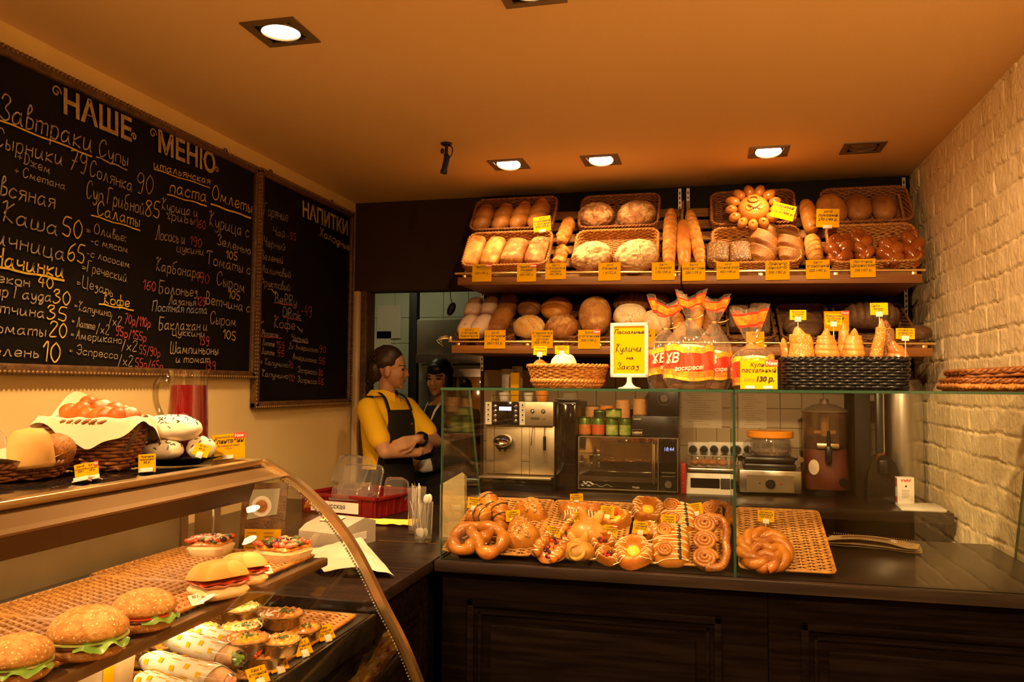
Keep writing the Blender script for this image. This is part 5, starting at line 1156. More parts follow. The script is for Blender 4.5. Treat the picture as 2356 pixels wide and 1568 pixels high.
# ---------------------------------------------------------------- wicker trays with pastries under the glass
TA = R(16); TN = V((0, -sin(TA), cos(TA)))
def tray_z(y): return CZ+.014+(y-2.56)*math.tan(TA)
single('display_ramp', G().prism([(2.60, CZ), (3.03, CZ), (3.03, tray_z(3.03)-.012), (2.60, tray_z(2.60)-.012)], 1.155, Matrix(((0, 0, 1, -.815), (1, 0, 0, 0), (0, 1, 0, 0), (0, 0, 0, 1)))), 'dark_wood', 'sloping dark board that props up the pastry trays behind the glass', 'ramp', None, None, 0)
def tray(lab, a, b, W=.43, m='wicker_gold'):
    x0 = at(a, 1300, Y=2.58).x; x1 = at(b, 1300, Y=2.58).x; L = x1-x0; y = 2.565+W/2*cos(TA)
    t = thing('wicker_tray', lab, 'tray', Matrix.Translation((( x0+x1)/2, y, tray_z(y))) @ Matrix.Rotation(TA, 4, 'X'), 'flat wicker trays behind the glass')
    g = G(); weave_base(g, L-.012, W-.012, .0035, .0092, .026, .0036); ob('woven_mat', g, m, t, 180)
    g = G()
    for o, r_ in ((0, .0042), (-.008, .003)):
        g.tube([(x, y_, .005) for x, y_, nx, ny in rrect(L+o, W+o, .015, 90)], r_, 7, True)
    for k, (x, y_, nx, ny) in enumerate(rrect(L, W, .015, int(2*(L+W)/.026))):     # bindings round the border rods
        g.tube([(x+nx*.0052*cos(a_)-nx*.004*(1), y_+ny*.0052*cos(a_)-ny*.004, .005+.0055*sin(a_)) for a_ in [2*PI*j/8 for j in range(8)]], .0011, 4, True)
    ob('border', g, m, t, 180); return t
tray('flat wicker tray with the big pretzel and nut strudels', 1020, 1222); tray('flat wicker tray with berry plaits and sausage puffs', 1226, 1432)
tray('flat wicker tray with custard danish, iced rolls and sugar snails', 1444, 1664); tray('mostly empty wicker tray with one twisted bun, right of the glass divider', 1702, 1922)

def tray_at(cx, cy, lift, Y=None):
    base = V((0, 2.56, CZ+.014)); 
    return at(cx, cy, pl=(base+TN*lift, TN)) if Y is None else at(cx, cy, Y=Y)
def pframe(p, tilt, rz): return Matrix.Translation(p) @ Matrix.Rotation(R(tilt), 4, 'X') @ Matrix.Rotation(R(rz), 4, 'Z')
def psize(cx, cy, wp, hp, Y, tilt, hr):
    """base point, width, length and height of a pastry whose middle shows at (cx, cy), Y metres away"""
    Y = onramp(cx, cy+hp*.46)+.02; L = .05
    for _ in range(3):
        c = at(cx, cy, Y=Y); k = 1/ppm(c); W = wp*k; H = W*hr; a_ = R(tilt)-math.asin((c-CAM).normalized().z)
        L = max((hp*k-H*.7*cos(a_))/sin(a_), .5*W); n = V((0, -sin(R(tilt)), cos(R(tilt)))); Y = onramp(cx, cy+hp*.46)+L*.42*cos(R(tilt))
    return c-n*H*.45, W, L, H
def onramp(cx, cb): return at(cx, cb, pl=(V((0, 2.56, CZ+.020)), TN)).y
def zig(hf, W, L, n, rad, seed=0, x0=-.45, x1=.45, y0=-.45, y1=.45, slant=0):
    """icing thread draped over the height function"""
    pts = []; N = n*14
    for i in range(N+1):
        t = i/N; x = W*(x0+(x1-x0)*(.5-.5*cos(PI*n*t)))+.002*nz(t*30, seed); y = L*(y0+(y1-y0)*t)+slant*x+.002*nz(seed, t*30)
        z = hf(x, y)
        if z is not None: pts.append((x, y, z+rad*.3))
    return pts
def hquery(Rf, hf):
    def q(x, y):
        a = math.atan2(y, x); r_ = math.hypot(x, y)/Rf(a); return hf(min(r_, .97), a)
    return q
def ell(W, L, wob=0, n=3, ph=0): return lambda a: (W/2*L/2)/math.hypot(L/2*cos(a), W/2*sin(a))*(1+wob*cos(n*a+ph))
PG = 'pastries on the trays behind the glass'
def danish(lab, cx, cy, wp, hp, Y, tilt, rz=0, hr=.32, fill='custard', fillr=.34, ice=8, m='pastry_gold', seed=0):
    p, W, L, H = psize(cx, cy, wp, hp, Y, tilt, hr); t = thing('danish_pastry', lab, 'pastry', pframe(p, tilt, rz)); Rf = ell(W, L, .05, 4, seed)
    hf = lambda q, a: H*(.42+.58*math.exp(-((q-.68)/.22)**2)*(1+.18*nz(cos(a)*3+seed, sin(a)*3, q*3)+.10*sin(9*a+q*5)) if q < .7 else (.42+.58*(1+.18*nz(cos(a)*3+seed, sin(a)*3, q*3)+.10*sin(9*a+q*5)))*(1-((q-.7)/.3)**2.2*.92))
    ob('dough', G().polar(Rf, hf, 18, 60), m, t, 60)
    if fill: ob('filling', G().polar(lambda a: Rf(a)*fillr*(1+.07*nz(cos(a)*2, sin(a)*2, seed)), lambda q, a: H*.42+H*.25*(1-q*q), 8, 30, H*.3), fill, t, 60)
    if ice:
        hq = hquery(Rf, hf); g = G()
        for s in (-1, 1): g.tube(zig(hq, W, L, ice, .0016, seed+s, -.47 if s < 0 else .20, -.18 if s < 0 else .46, -.36, .36, .15), .0016, 5)
        ob('icing_lines', g, 'icing', t, 180)
    return t, W, L, H
def berries(t, pts, r_=.006):
    for i, (x, y, z) in enumerate(pts): ob('berry', G().sphere((x, y, z), r_, None, None, 10, 8), 'berry_red' if i % 3 == 0 else 'berry_dark', t, 180)
# pretzel
p, W, L, H = psize(1101, 1240, 124, 82, 2.70, 40, .2)
t = thing('pretzel', 'big golden twisted pretzel at the left end of the front trays', 'pastry', pframe(p, 34, -4)); L = W*.70
pts = smooth_pts([V((a*W/2, b*L/2, c*H)) for a, b, c in ((-.42, .62, .75), (-.30, .25, .7), (-.10, -.05, .85), (.10, -.35, .6), (.28, -.78, .45), (.62, -.88, .45), (.90, -.45, .45), (.94, .10, .45), (.74, .62, .45), (.30, .86, .45), (-.30, .86, .45), (-.74, .62, .45), (-.94, .10, .45), (-.90, -.45, .45), (-.62, -.88, .45), (-.28, -.78, .45), (-.10, -.35, .55), (.10, -.05, .5), (.30, .25, .65), (.42, .62, .75))], 7)
n = len(pts)
ob('dough', G().tube(pts, lambda u: W*.118*(1+.16*sin(u*n*.42)+.06*nz(u*30))*(.75+.25*min(1, u*14, (1-u)*14)), 14), 'pretzel_skin', t, 180)
for x, y in ((-.30, .05), (.18, -.52), (.30, -.30)): ob('almond', G().sphere((x*W*.5, y*L*.5, H*.5), .008, .004, .003, 10, 6), 'almond', t)
# nut strudels
def strudel(lab, cx, cy, wp, hp, Y, tilt, rz, seed):
    p, W, L, H = psize(cx, cy, wp, hp, Y, tilt, .38); t = thing('nut_strudel', lab, 'pastry', pframe(p, tilt, rz), 'nut strudels on the left tray')
    Rf = lambda a: ell(W, L)(a)*(.93+.10*cos(3*a+PI/2)); hf = lambda q, a: H*(1-q**3.2)**.7*(1+.12*nz(cos(a)*q*4+seed, sin(a)*q*4))+.004
    ob('dough', G().polar(Rf, hf, 16, 54), 'pastry_gold', t, 60); rnd = random.Random(seed); hq = hquery(Rf, hf); g = G()
    for k in range(46):
        a = rnd.uniform(0, 2*PI); q = rnd.uniform(0, .72)**.7; x, y = Rf(a)*q*cos(a), Rf(a)*q*sin(a); s = rnd.uniform(.6, 1.3)
        g.sphere((x, y, hq(x, y)), .0052*s, .0042*s, .003*s, 7, 5)
    tag(ob('chopped_nuts', g, 'walnut', t, 180), None, None, None, 'stuff'); return t
strudel('apple nut strudel lying at the front, right of the pretzel', 1199, 1222, 84, 92, 2.74, 42, 22, 1); strudel('apple nut strudel behind, wider one with a nut crust', 1222, 1170, 88, 62, 2.92, 34, -20, 2)
def poppy_roll(lab, cx, cy, wp, hp, Y, rz, seed, name='poppy_roll'):
    Y = onramp(cx, cy+hp*.5)+.03; c = at(cx, cy, Y=Y); k = 1/ppm(c); W, L = wp*k, hp*k
    t = thing(name, lab, 'pastry', Matrix.Translation(c) @ Matrix.Rotation(R(-rz), 4, 'Y') @ Matrix.Rotation(R(60), 4, 'X'), 'poppy seed rolls at the back left')
    ob('dough', loaf(L, W*.95, W*.8, 3, 2.1, seed, .05, 14, m_diag(2.4, .004, .5, .12)), 'pastry_gold', t, 60)
    for j in (-.22, .2): ob('poppy_stripe', G().tube([(W*.47*cos(a), L*j+W*.10*cos(a), W*.30+W*.50*sin(a)) for a in [PI*i/16 for i in range(17)]], .0022, 5), 'poppy', t)
poppy_roll('poppy seed roll leaning up at the back of the left tray', 1132, 1164, 48, 56, 2.95, 28, 3); poppy_roll('poppy seed roll behind the nut strudels, second from the left', 1156, 1182, 40, 56, 2.90, 16, 4); poppy_roll('poppy seed roll lying low behind the pretzel', 1120, 1184, 44, 42, 2.86, 70, 5)
p, W, L, H = psize(1087, 1190, 34, 26, 2.86, 30, .7)
single('small_bun', loaf(L, W, H, 2.2, 2, 6, .08, 14), 'pastry_brown', 'small brown bun under the leftmost pastry card', 'pastry', pframe(p, 20, 10), None, None, 60) if 0 else single('small_bun', loaf(L, W, H, 2.2, 2, 6, .08, 14), 'pastry_brown', 'small brown bun under the leftmost pastry card', 'pastry', pframe(p, 20, 10))
p, W, L, H = psize(1148, 1212, 40, 34, 2.80, 30, .6); single('small_bun', loaf(L, W, H, 2.2, 2, 7, .12, 18), 'pastry_brown', 'small nut-studded bun between pretzel and strudel', 'pastry', pframe(p, 26, 30))
# croissants of the second tray
def croissant_geo(L, Rr, seed=0, bend=.35, n=7, amp=.13):
    g = G()
    def f(u, v):
        t = u*2-1; a = 2*PI*v; x = L/2*t*(1-.08*t*t); y = -bend*L*(t*t)*.5; r_ = Rr*max(1-abs(t)**2.4, .012)**.62*(1+amp*(abs(sin(n*PI*u/2*1.0))**.6-.5)*(1 if abs(t) < .93 else 0))*(1+.05*nz(u*9, cos(a)*2+seed, sin(a)*2))
        return (x, y+r_*cos(a), Rr*.8+r_*sin(a)*(.9 if sin(a) > 0 else .75))
    return g.grid(f, 64, 24, False, True)
c = at(1335, 1176, Y=onramp(1335, 1206)+.03); k = 1/ppm(c)
t = thing('glazed_croissant', 'wide glossy brown croissant at the back of the middle tray', 'pastry', Matrix.Translation(c-V((0, 0, .03))) @ Matrix.Rotation(R(24), 4, 'X') @ Matrix.Rotation(PI, 4, 'Z'), None)
ob('dough', croissant_geo(118*k, 26*k, 1, .30), 'pastry_brown', t, 180)
c = at(1336, 1190, Y=onramp(1336, 1218)+.025); k = 1/ppm(c)
t = thing('iced_croissant', 'dark croissant with white icing threads, in front of the glossy one', 'pastry', Matrix.Translation(c-V((0, 0, .03))) @ Matrix.Rotation(R(28), 4, 'X') @ Matrix.Rotation(PI, 4, 'Z'))
ob('dough', croissant_geo(92*k, 24*k, 2, .25), 'pastry_dark', t, 180)
g = G()
for j in range(11):
    x = (-.38+.076*j)*92*k; g.tube([(x+.004*sin(a*2)+.006*(a/PI-.5), -.25*92*k*(x/(46*k))**2*.5-24*k*.92*cos(a)*max(.3, 1-abs(x/(46*k))**2.4)**.6, 24*k*.8+24*k*.95*sin(a)*max(.3, 1-abs(x/(46*k))**2.4)**.6) for a in [PI*i/12 for i in range(13)]], .0017, 5)
ob('icing_lines', g, 'icing', t, 180)
# berry plait: open pastry with plaited sides
def berry_plait(lab, cx, cy, wp, hp, Y, tilt, rz, seed, iced=1):
    p, W, L, H = psize(cx, cy, wp, hp, Y, tilt, .30); t = thing('berry_plait', lab, 'pastry', pframe(p, tilt, rz), 'pastries filled with dark berries')
    Rf = ell(W, L, .04, 4); hf = lambda q, a: H*(.5+.1*nz(cos(a)*q*4, sin(a)*q*4, seed))*(1-q**5)+.004
    ob('dough', G().polar(Rf, hf, 12, 44), 'pastry_brown', t, 60)
    for s in (-1, 1):
        pts = [(s*W*.33*(1-.15*(2*u-1)**2)+.003*sin(u*22), L*(u-.5)*.92, H*.72) for u in [i/30 for i in range(31)]]
        o = ob('plaited_side', G().tube(pts, lambda u: W*.155*(1+.20*abs(sin(u*18)))*(.6+.4*sin(PI*u)), 10), 'pastry_gold', t, 180)
        if iced: ob('icing_lines', G().tube([(q[0]+s*.0+W*.15*sin(i*2.4), q[1], q[2]+W*.165*abs(cos(i*2.4))**.5*(1) + .002) for i, q in enumerate(pts)], .0015, 5), 'icing', o, 180)
    rnd = random.Random(seed); berries(t, [(W*.15*rnd.uniform(-1, 1), L*.36*rnd.uniform(-1, 1), H*.62+.003*rnd.random()) for _ in range(16)], .0062)
berry_plait('berry plait with iced sides, left one in front on the middle tray', 1268, 1262, 76, 66, 2.66, 34, -22, 1); berry_plait('iced berry plait behind, its end showing beside the sausage puff', 1309, 1228, 52, 66, 2.78, 38, -24, 2)
def berry_danish(lab, cx, cy, wp, hp, Y, tilt, rz, seed):
    t, W, L, H = danish(lab, cx, cy, wp, hp, Y, tilt, rz, .40, None, 0, 5, 'pastry_gold', seed); t.name = 'berry_danish'; t['group'] = 'pastries filled with dark berries'
    rnd = random.Random(seed); berries(t, [(W*.14*rnd.uniform(-1, 1), L*.14*rnd.uniform(-1, 1), H*.62+.006*rnd.random()) for _ in range(8)], .0065)
berry_danish('berry danish with red and black currants, upper of the two', 1388, 1246, 66, 52, 2.74, 40, 10, 3); berry_danish('berry danish at the very front edge of the middle tray', 1398, 1277, 60, 44, 2.63, 36, -20, 4)
# sausage puffs
def sausage_puff(lab, cx, cy, wp, hp, Y, rz, seed, name='sausage_puff', filled=True):
    Y = onramp(cx, cy+hp*.46)+.03; c = at(cx, cy, Y=Y); k = 1/ppm(c); W, L = wp*k, hp*k
    t = thing(name, lab, 'pastry', Matrix.Translation(c-V((0, 0, L*.42))) @ Matrix.Rotation(R(-rz), 4, 'Y') @ Matrix.Rotation(R(-14), 4, 'X'), 'pale puff pastries on the middle tray')
    def f(u, v):
        a = 2*PI*v; z = L*.80*u; r_ = W/2*(.62+.55*sin(PI*min(u*1.05+.08, 1))**.8)*(1+.07*nz(cos(a)*2+seed, sin(a)*2, u*3))*(1 if u < .8 else 1-(u-.8)*2.4)
        if u < .06: r_ *= u/.06*.4+.6
        return (r_*cos(a), r_*sin(a)*.8, z)
    ob('dough', G().grid(f, 22, 36, False, True), 'pastry_pale', t, 180)
    for s in (-1, 1): ob('flap', G().sphere((0, 0, 0), W*.16, W*.10, L*.30, 14, 10, lambda d: .1*nz(d.x*3+s, d.y*3, d.z*3), T(s*W*.20, -W*.02, L*.76, 12, s*24, 0)), 'pastry_pale', t, 180)
    if filled:
        ob('fold', G().tube([(W*.27*cos(a), -W*.38+.006*sin(a*2), L*.30+W*.25*sin(a)) for a in [2*PI*i/24 for i in range(24)]], W*.075, 9, True), 'pastry_pale', t, 180)
        ob('sausage', G().sphere((0, -W*.36, L*.30), W*.19, W*.10, W*.17, 18, 12, lambda d: .07*nz(d.x*5, d.y*5, d.z*5)), 'sausage', t)
sausage_puff('pale sausage puff with a round open front, nearest the glass', 1331, 1263, 64, 64, 2.66, 3, 1); sausage_puff('large pale puff with raised flaps under the nut pie card', 1350, 1222, 76, 84, 2.78, -6, 2, 'cheese_puff', False)
# cream danish with cherry
t, W, L, H = danish('cream danish with a single red cherry at the back of the middle tray', 1412, 1190, 78, 60, 2.90, 42, 0, .34, 'custard', .5, 0, 'pastry_gold', 6); ob('cherry', G().sphere((W*.05, L*.10, H*.72), .010), 'berry_red', t)
# third tray
danish('custard danish with white icing, lying at the front of the third tray', 1457, 1266, 92, 84, 2.66, 40, 0, .30, 'custard', .34, 9, 'pastry_gold', 1)
danish('custard danish standing upright at the back of the third tray', 1491, 1170, 86, 68, 2.94, 50, -12, .32, 'custard', .34, 7, 'pastry_gold', 2)
danish('iced danish half hidden behind the custard one, under its price card', 1487, 1220, 60, 50, 2.80, 44, 20, .34, None, .3, 7, 'pastry_brown', 3)
def iced_roll(lab, cx, cy, wp, hp, Y, tilt, rz, seed):
    p, W, L, H = psize(cx, cy, wp, hp, Y, tilt, .34); t = thing('iced_poppy_roll', lab, 'pastry', pframe(p, tilt, rz), 'iced poppy rolls on the third tray')
    Rf = lambda a: (abs(cos(a)/(W/2))**3+abs(sin(a)/(L/2))**3)**(-1/3); hf = lambda q, a: H*(1-q**3.5)**.6*(1+.05*nz(cos(a)*q*4, sin(a)*q*4, seed))+.004
    ob('dough', G().polar(Rf, hf, 16, 56), 'pastry_gold', t, 60); hq = hquery(Rf, hf)
    for j, cyy in enumerate((-.24, .22)):
        g = G(); g.tube([(-W*.14+W*.24*(1-i/52)*cos(i*.36)*.9, L*cyy+W*.24*(1-i/52)*sin(i*.36)*.9, hq(-W*.14, L*cyy)*.93+.004) for i in range(46)], .0052, 8); o = ob('swirl', g, 'pastry_gold', t, 180)
        ob('poppy_swirl', G().tube([(-W*.14+W*.21*(1-i/52)*cos(i*.36)*.9, L*cyy+W*.21*(1-i/52)*sin(i*.36)*.9, hq(-W*.14, L*cyy)*.93+.005) for i in range(40)], .0030, 6), 'poppy', o, 180)
    ob('poppy_stripe', G().tube([(W*.22+.0012*sin(i*1.7), L*(-.40+.040*i), hq(W*.22, L*(-.40+.040*i))-.002) for i in range(21)], .0066, 7, flat=.6), 'poppy', t, 180)
    g = G(); g.tube(zig(hq, W, L, 11, .0018, seed), .0018, 5); ob('icing_lines', g, 'icing', t, 180)
iced_roll('iced poppy roll with two swirls at the front of the third tray', 1543, 1250, 86, 106, 2.72, 42, 3, 1); iced_roll('iced poppy roll lying behind the front one, under its price card', 1558, 1187, 86, 78, 2.92, 38, 6, 2)
def snail(lab, cx, cy, wp, hp, Y, tilt, rz, n, seed):
    p, W, L, H = psize(cx, cy, wp, hp, Y, tilt, .24); t = thing('sugar_snail', lab, 'pastry', pframe(p, tilt, rz), 'sugared snail pastries on the third tray')
    for j in range(n):
        y = L*(-.5+(j+.5)/n); r_ = min(W*.40, L/n*.60); g = G()
        g.tube([(-W*.10+r_*(1-i/66)*cos(i*.33), y+r_*(1-i/66)*sin(i*.33)*.94, H*.55+H*.42*i/60) for i in range(60)], lambda u: r_*.21*(1-.3*u)*(1+.06*nz(u*20, seed)), 9); ob('coil', g, 'sugar_roll', t, 180)
        ob('coil_core', G().polar(lambda a: r_*.9, lambda q, a: H*.55*(1-q**4)+.004, 5, 20, 0, T(-W*.10, y, 0)), 'sugar_roll', t)
    g = G(); g.tube(smooth_pts([V((-W*.1, -L*.50, H*.45)), V((W*.28, -L*.46, H*.5)), V((W*.42, -L*.22, H*.55)), V((W*.40, 0, H*.6)), V((W*.43, L*.25, H*.6)), V((W*.30, L*.46, H*.55)), V((-W*.1, L*.52, H*.5))], 6), lambda u: W*.10*(1+.05*nz(u*18, seed)), 9); ob('outer_strip', g, 'sugar_roll', t, 180)
snail('long sugared snail pastry of three coils beside the glass divider', 1632, 1246, 92, 122, 2.76, 46, 0, 3, 1); snail('sugared snail pastry at the back beside the glass divider', 1642, 1184, 80, 60, 2.95, 40, 0, 2, 2)
# twisted bun right of the divider
p, W, L, H = psize(1758, 1264, 116, 112, 2.78, 34, .26)
t = thing('twisted_bun', 'large golden bun of plaited strands on the mostly empty tray', 'pastry', pframe(p, 30, 4))
g = G()
for k in range(3):
    pts = []
    for i in range(52):
        u = i/51; a = -PI*.5+2*PI*u; ph = u*2*PI*3+2*PI*k/3; rr = .36+.085*cos(ph); pts.append((W*rr*cos(a)*1.05, L*rr*sin(a)*1.02, H*.45+H*.22*sin(ph)))
    g.tube(pts, W*.105, 10, True)
g.tube(smooth_pts([V((-W*.28, -L*.1, H*.55)), V((-W*.08, L*.04, H*.75)), V((W*.12, -L*.06, H*.75)), V((W*.28, L*.05, H*.55))]), W*.10, 10); g.tube(smooth_pts([V((-W*.2, L*.24, H*.5)), V((0, L*.10, H*.7)), V((W*.22, L*.22, H*.5))]), W*.09, 10); g.tube(smooth_pts([V((-W*.2, -L*.26, H*.5)), V((0, -L*.16, H*.7)), V((W*.22, -L*.26, H*.5))]), W*.09, 10)
ob('plaited_dough', g, 'pretzel_skin', t, 180)
# cards on pins among the pastries
PCARDS = [(1089, 1157, 31, 25, 2.88, ['Булочка', 'с маком', '60 г/30 р.'], 0, 'pastry card for the poppy bun, leftmost behind the glass', 4), (1181, 1186, 34, 25, 2.80, ['слойка', 'с яблоком', '100 г/48 р.'], 0, 'pastry card for the apple puff, above the front strudel', -6), (1327, 1146, 30, 21, 2.98, ['слойка с', 'шоколадом', '80 г/55 р.'], 0, 'pastry card on top of the glossy croissant', -4),
    (1273, 1223, 32, 27, 2.74, ['Слойка', 'с вишней', '95 г/55 р.'], 1, 'pastry card with a red flag over the left berry plait', 0), (1334, 1190, 26, 27, 2.79, ['слойка', 'с яблоком', '85 г/45 р.'], 0, 'pastry card pinned in the large pale puff', -7), (1397, 1177, 31, 26, 2.86, ['крендель', 'венский с', 'вишней', '100 г/50 р.'], 0, 'pastry card above the cherry cream danish', 2),
    (1404, 1221, 32, 27, 2.74, ['слойка', 'со смородиной', '100 г/55 р.'], 1, 'pastry card with a red flag over the berry danish', 0), (1473, 1213, 34, 27, 2.76, ['слойка', 'с малиной', '100 г/52 р.'], 0, 'pastry card between the two custard danish', 2), (1538, 1198, 34, 28, 2.80, ['Плюшка', 'с маком', '100 г/57 р.'], 0, 'pastry card stuck in the iced poppy rolls', 0), (1602, 1170, 33, 26, 2.90, ['Плюшка', 'с лесным', 'орехом', '100 г/57 р.'], 0, 'pastry card tilted over the sugared snails', -10), (1762, 1187, 36, 26, 2.92, ['Крендель', 'ванильный', '100 г/53 р.'], 0, 'pastry card above the twisted bun, right of the divider', 2)]
for cx, cy, w_, h, Y, ln, new, lab, rl in PCARDS: pcard(lab, cx, cy, w_, h, onramp(cx, cy+h*.5+26)+.005, [(b, .17 if len(ln) < 4 else .14, 0) for b in ln], new, 'card_yellow', rl, 'clip', None, .05, -6)
# paper bags with sticks in a holder at the left end, spoons in tumblers
x0, x1 = at(1012, 1200, Y=2.90).x, at(1069, 1200, Y=2.90).x; hh = at(1060, 1086, Y=2.90).z-CZ
t = thing('paper_bag_stack', 'upright stack of tan paper bags seen through the left end of the glass', 'bag', V(((x0+x1)/2, 2.90, CZ))); hw = (x1-x0)/2
for j in range(3): ob('bag_sheet', G().prism([(-hw, 0), (hw*.9, 0), (hw, hh*.2), (hw*.95, hh*(.97-.02*j)), (hw*.75, hh*(1-.03*j)), (-hw, hh*(.80-.05*j))], .004, Matrix(((1, 0, 0, .002*j), (0, 0, 1, .006*j), (0, 1, 0, 0), (0, 0, 0, 1)))), 'kraft_light' if 'kraft_light' in MATS else mat('kraft_light', (.50, .36, .20), .8, c2=(.43, .30, .16), sc=14).name, t, 0)
mat('stick_wood', (.80, .64, .40), .6)
def tumbler(lab, px, py, rp, hp, Y=None, n=0, grp='glass tumblers of spoons and stirrers'):
    p = at(px, py, Z=CZ); k = 1/ppm(p); r_ = rp*k; h = hp*k
    t = thing('glass_tumbler', lab, 'glass', V((p.x, p.y, CZ)), grp)
    ob('glass', G().lathe([(0, .001), (r_*.82, .001), (r_*.86, .006), (r_, h), (r_-.0022, h), (r_*.82, .018), (0, .016)], 32, cap=False), 'pane_clear', t)
    ob('base', G().lathe([(r_*.80, .002), (r_*.83, .012), (0, .013)], 28), 'glass_base', t)
    return p, r_, h
pane_mat('glass_base', (.75, .72, .66), 1.6)
p1, r1, h1 = tumbler('clear tumbler full of white plastic spoons, in front', 973, 1246, 23, 92); p2, r2, h2 = tumbler('clear tumbler of white stirrers, behind the spoons', 958, 1225, 22, 104); 
rnd = random.Random(5)
SPG = 'white plastic spoons in the front tumbler'
for k in range(5):
    a = rnd.uniform(0, 6.28); x, y = r1*.45*cos(a), r1*.45*sin(a); g = G(); L = .118+.02*rnd.random()
    g.tube([(0, 0, .03), (0, .001, L*.6), (0, 0, L)], .0024, 6, flat=.5)
    if k < 3: g.sphere((0, 0, .016), .011, .0035, .017, 14, 8)
    else: g.sphere((0, 0, L+.012), .011, .0035, .017, 14, 8)
    single('plastic_spoon', g, 'white_plastic', ['white spoon standing bowl down at the left of the front tumbler', 'white spoon leaning across the front tumbler', 'white spoon standing bowl down at the right of the front tumbler', 'white spoon with its bowl upwards at the right of the front tumbler', 'white spoon with its bowl upwards, half hidden in the front tumbler'][k], 'spoon', T(p1.x+x*.7, p1.y+y*.7, CZ+.019, rnd.uniform(-5, 5), (-16, -8, 2, 9, 4)[k], rnd.uniform(-20, 20)), SPG)
for k in range(8):
    a = k*.785; x, y = r2*.55*cos(a), r2*.55*sin(a)
    single('stirrer', G().rbox(-.0026, -.001, 0, .0026, .001, .150+.008*(k % 3), .0006, 1), 'white_plastic', 'white stirrer in the tumbler behind the spoons', 'stirrer', T(p2.x+x*.8, p2.y+y*.8, CZ+.019, y*200*.5, -x*200*.5, 20*k), 'white stirrers in the rear tumbler')
p = at(1002, 1195, Z=CZ)
t = thing('stick_holder', 'small white cup of wooden sticks behind the tan paper bags', 'cup', V((-.985, 3.02, CZ)))
ob('cup', G().lathe([(.026, 0), (.032, .085), (.030, .085), (.025, .004), (0, .003)], 24), 'white_paper', t)
for k in range(9):
    single('wooden_stick', G().rbox(-.003, -.001, 0, .003, .001, .152+.008*(k % 3), .0006, 1), 'stick_wood', 'pale wooden stick in the white cup behind the tan paper bags', 'stick', T(-.985+.013*cos(k*2.4), 3.02+.013*sin(k*2.4), CZ+.005, 4*sin(k*2.4), 5*cos(k*2.4)+3, 40*k), 'wooden sticks in the white cup')
# flat paper bags lying on the counter right of the trays
p = at(1999, 1250, Z=CZ+.012); k = 1/ppm(p)
for j in range(3):
    g = G(); L, W = .335-.02*j, .13
    g.grid(lambda u, v: (L*(u-.5), W*(v-.5)*(1-.25*max(0, u-.86)/.14), .004+.0035*j+.018*sin(PI*min(u*1.1, 1))*(1 if j == 2 else .3)*(1-.4*v)+.002*nz(u*5, v*4, j)), 30, 10)
    b = thing('paper_bag', ['brown paper bag at the bottom of the pile on the right counter', 'brown paper bag in the middle of the pile on the right counter', 'top brown paper bag with a clear window on the right counter'][j], 'bag', T(p.x+.005*j, p.y-.004*j, CZ+.004*j, 0, 0, -13-2*j), 'paper bags piled on the right counter')
    ob('paper', g, 'kraft', b, 180)
    if j == 2:
        g = G(); g.grid(lambda u, v: (L*(u*.62-.34), W*(v*.42-.2), .004+.007+.002+.018*sin(PI*min((u*.62+.16)*1.1, 1))*(1-.4*(v*.42+.3))), 20, 6); ob('window', g, 'pane_smoke', b, 180)
        g = G()
        for q in range(34): g.box(-L*.46+q*L*.027, W*.34, .022, -L*.46+q*L*.027+.003, W*.46, .0228); g.box(-L*.46+q*L*.027, -W*.46, .030, -L*.46+q*L*.027+.003, -W*.34, .0308)
        ob('printed_edge', g, 'ink_grey', b)

# ---------------------------------------------------------------- things standing on the glass top
# shallow oval basket with two pastries
c = at(1306, 885, Y=2.70); k = 1/ppm(c); Lb = 150*k
bsk = basket('bread_basket', 'shallow oval wicker basket with two pastries on the glass top', T(c.x, 2.70, ZT+.002), Lb, .20, 46*k, 'wicker_gold', .34, None, True, .006)
g = G(); rope_rim(g, Lb+.004, .204, .03, .012, .0, .006, True, .03); rope_rim(g, Lb+.004, .204, .03, .022, .006, .006, True, .03); ob('foot_band', g, 'wicker_gold', bsk, 180)
c = at(1248, 846, Y=2.68); k = 1/ppm(c)
single('brown_pastry', croissant_geo(60*k, 20*k, 3, .3), 'pastry_brown', 'brown croissant at the left in the oval basket', 'pastry', Matrix.Translation(c+V((.0, 0, -.022))) @ Matrix.Rotation(R(50), 4, 'X') @ Matrix.Rotation(R(140), 4, 'Z'), None, 180)
c = at(1297, 840, Y=2.69); k = 1/ppm(c)
single('powdered_bun', G().sphere((0, 0, 0), 31*k, 30*k, 29*k, 32, 20, lambda d: .05*nz(d.x*3, d.y*3, d.z*3)-.06*math.exp(-(d.x*3+sin(d.z*3))**2*3)*(1 if d.z > 0 else 0)), 'powder', 'round bun dusted with powdered sugar in the oval basket', 'pastry', c)
pcard('small card on a pin for the chocolate croissant in the oval basket', 1242, 806, 31, 21, 2.665, [('Круассан', .17, 0), ('с', .12, 0), ('шоколадом', .17, 0), ('65 г/45 р.', .14, 0)], 0, 'card_yellow', 3, 'clip', None, .05)
pcard('small card for the almond cream croissant above the powdered bun', 1293, 804, 33, 19, 2.67, [('Круассан с', .17, 0), ('миндальным', .17, 0), ('кремом', .17, 0), ('120 г/60 р.', .14, 0)], 0, 'card_yellow', 0, 'clip', None, .02)
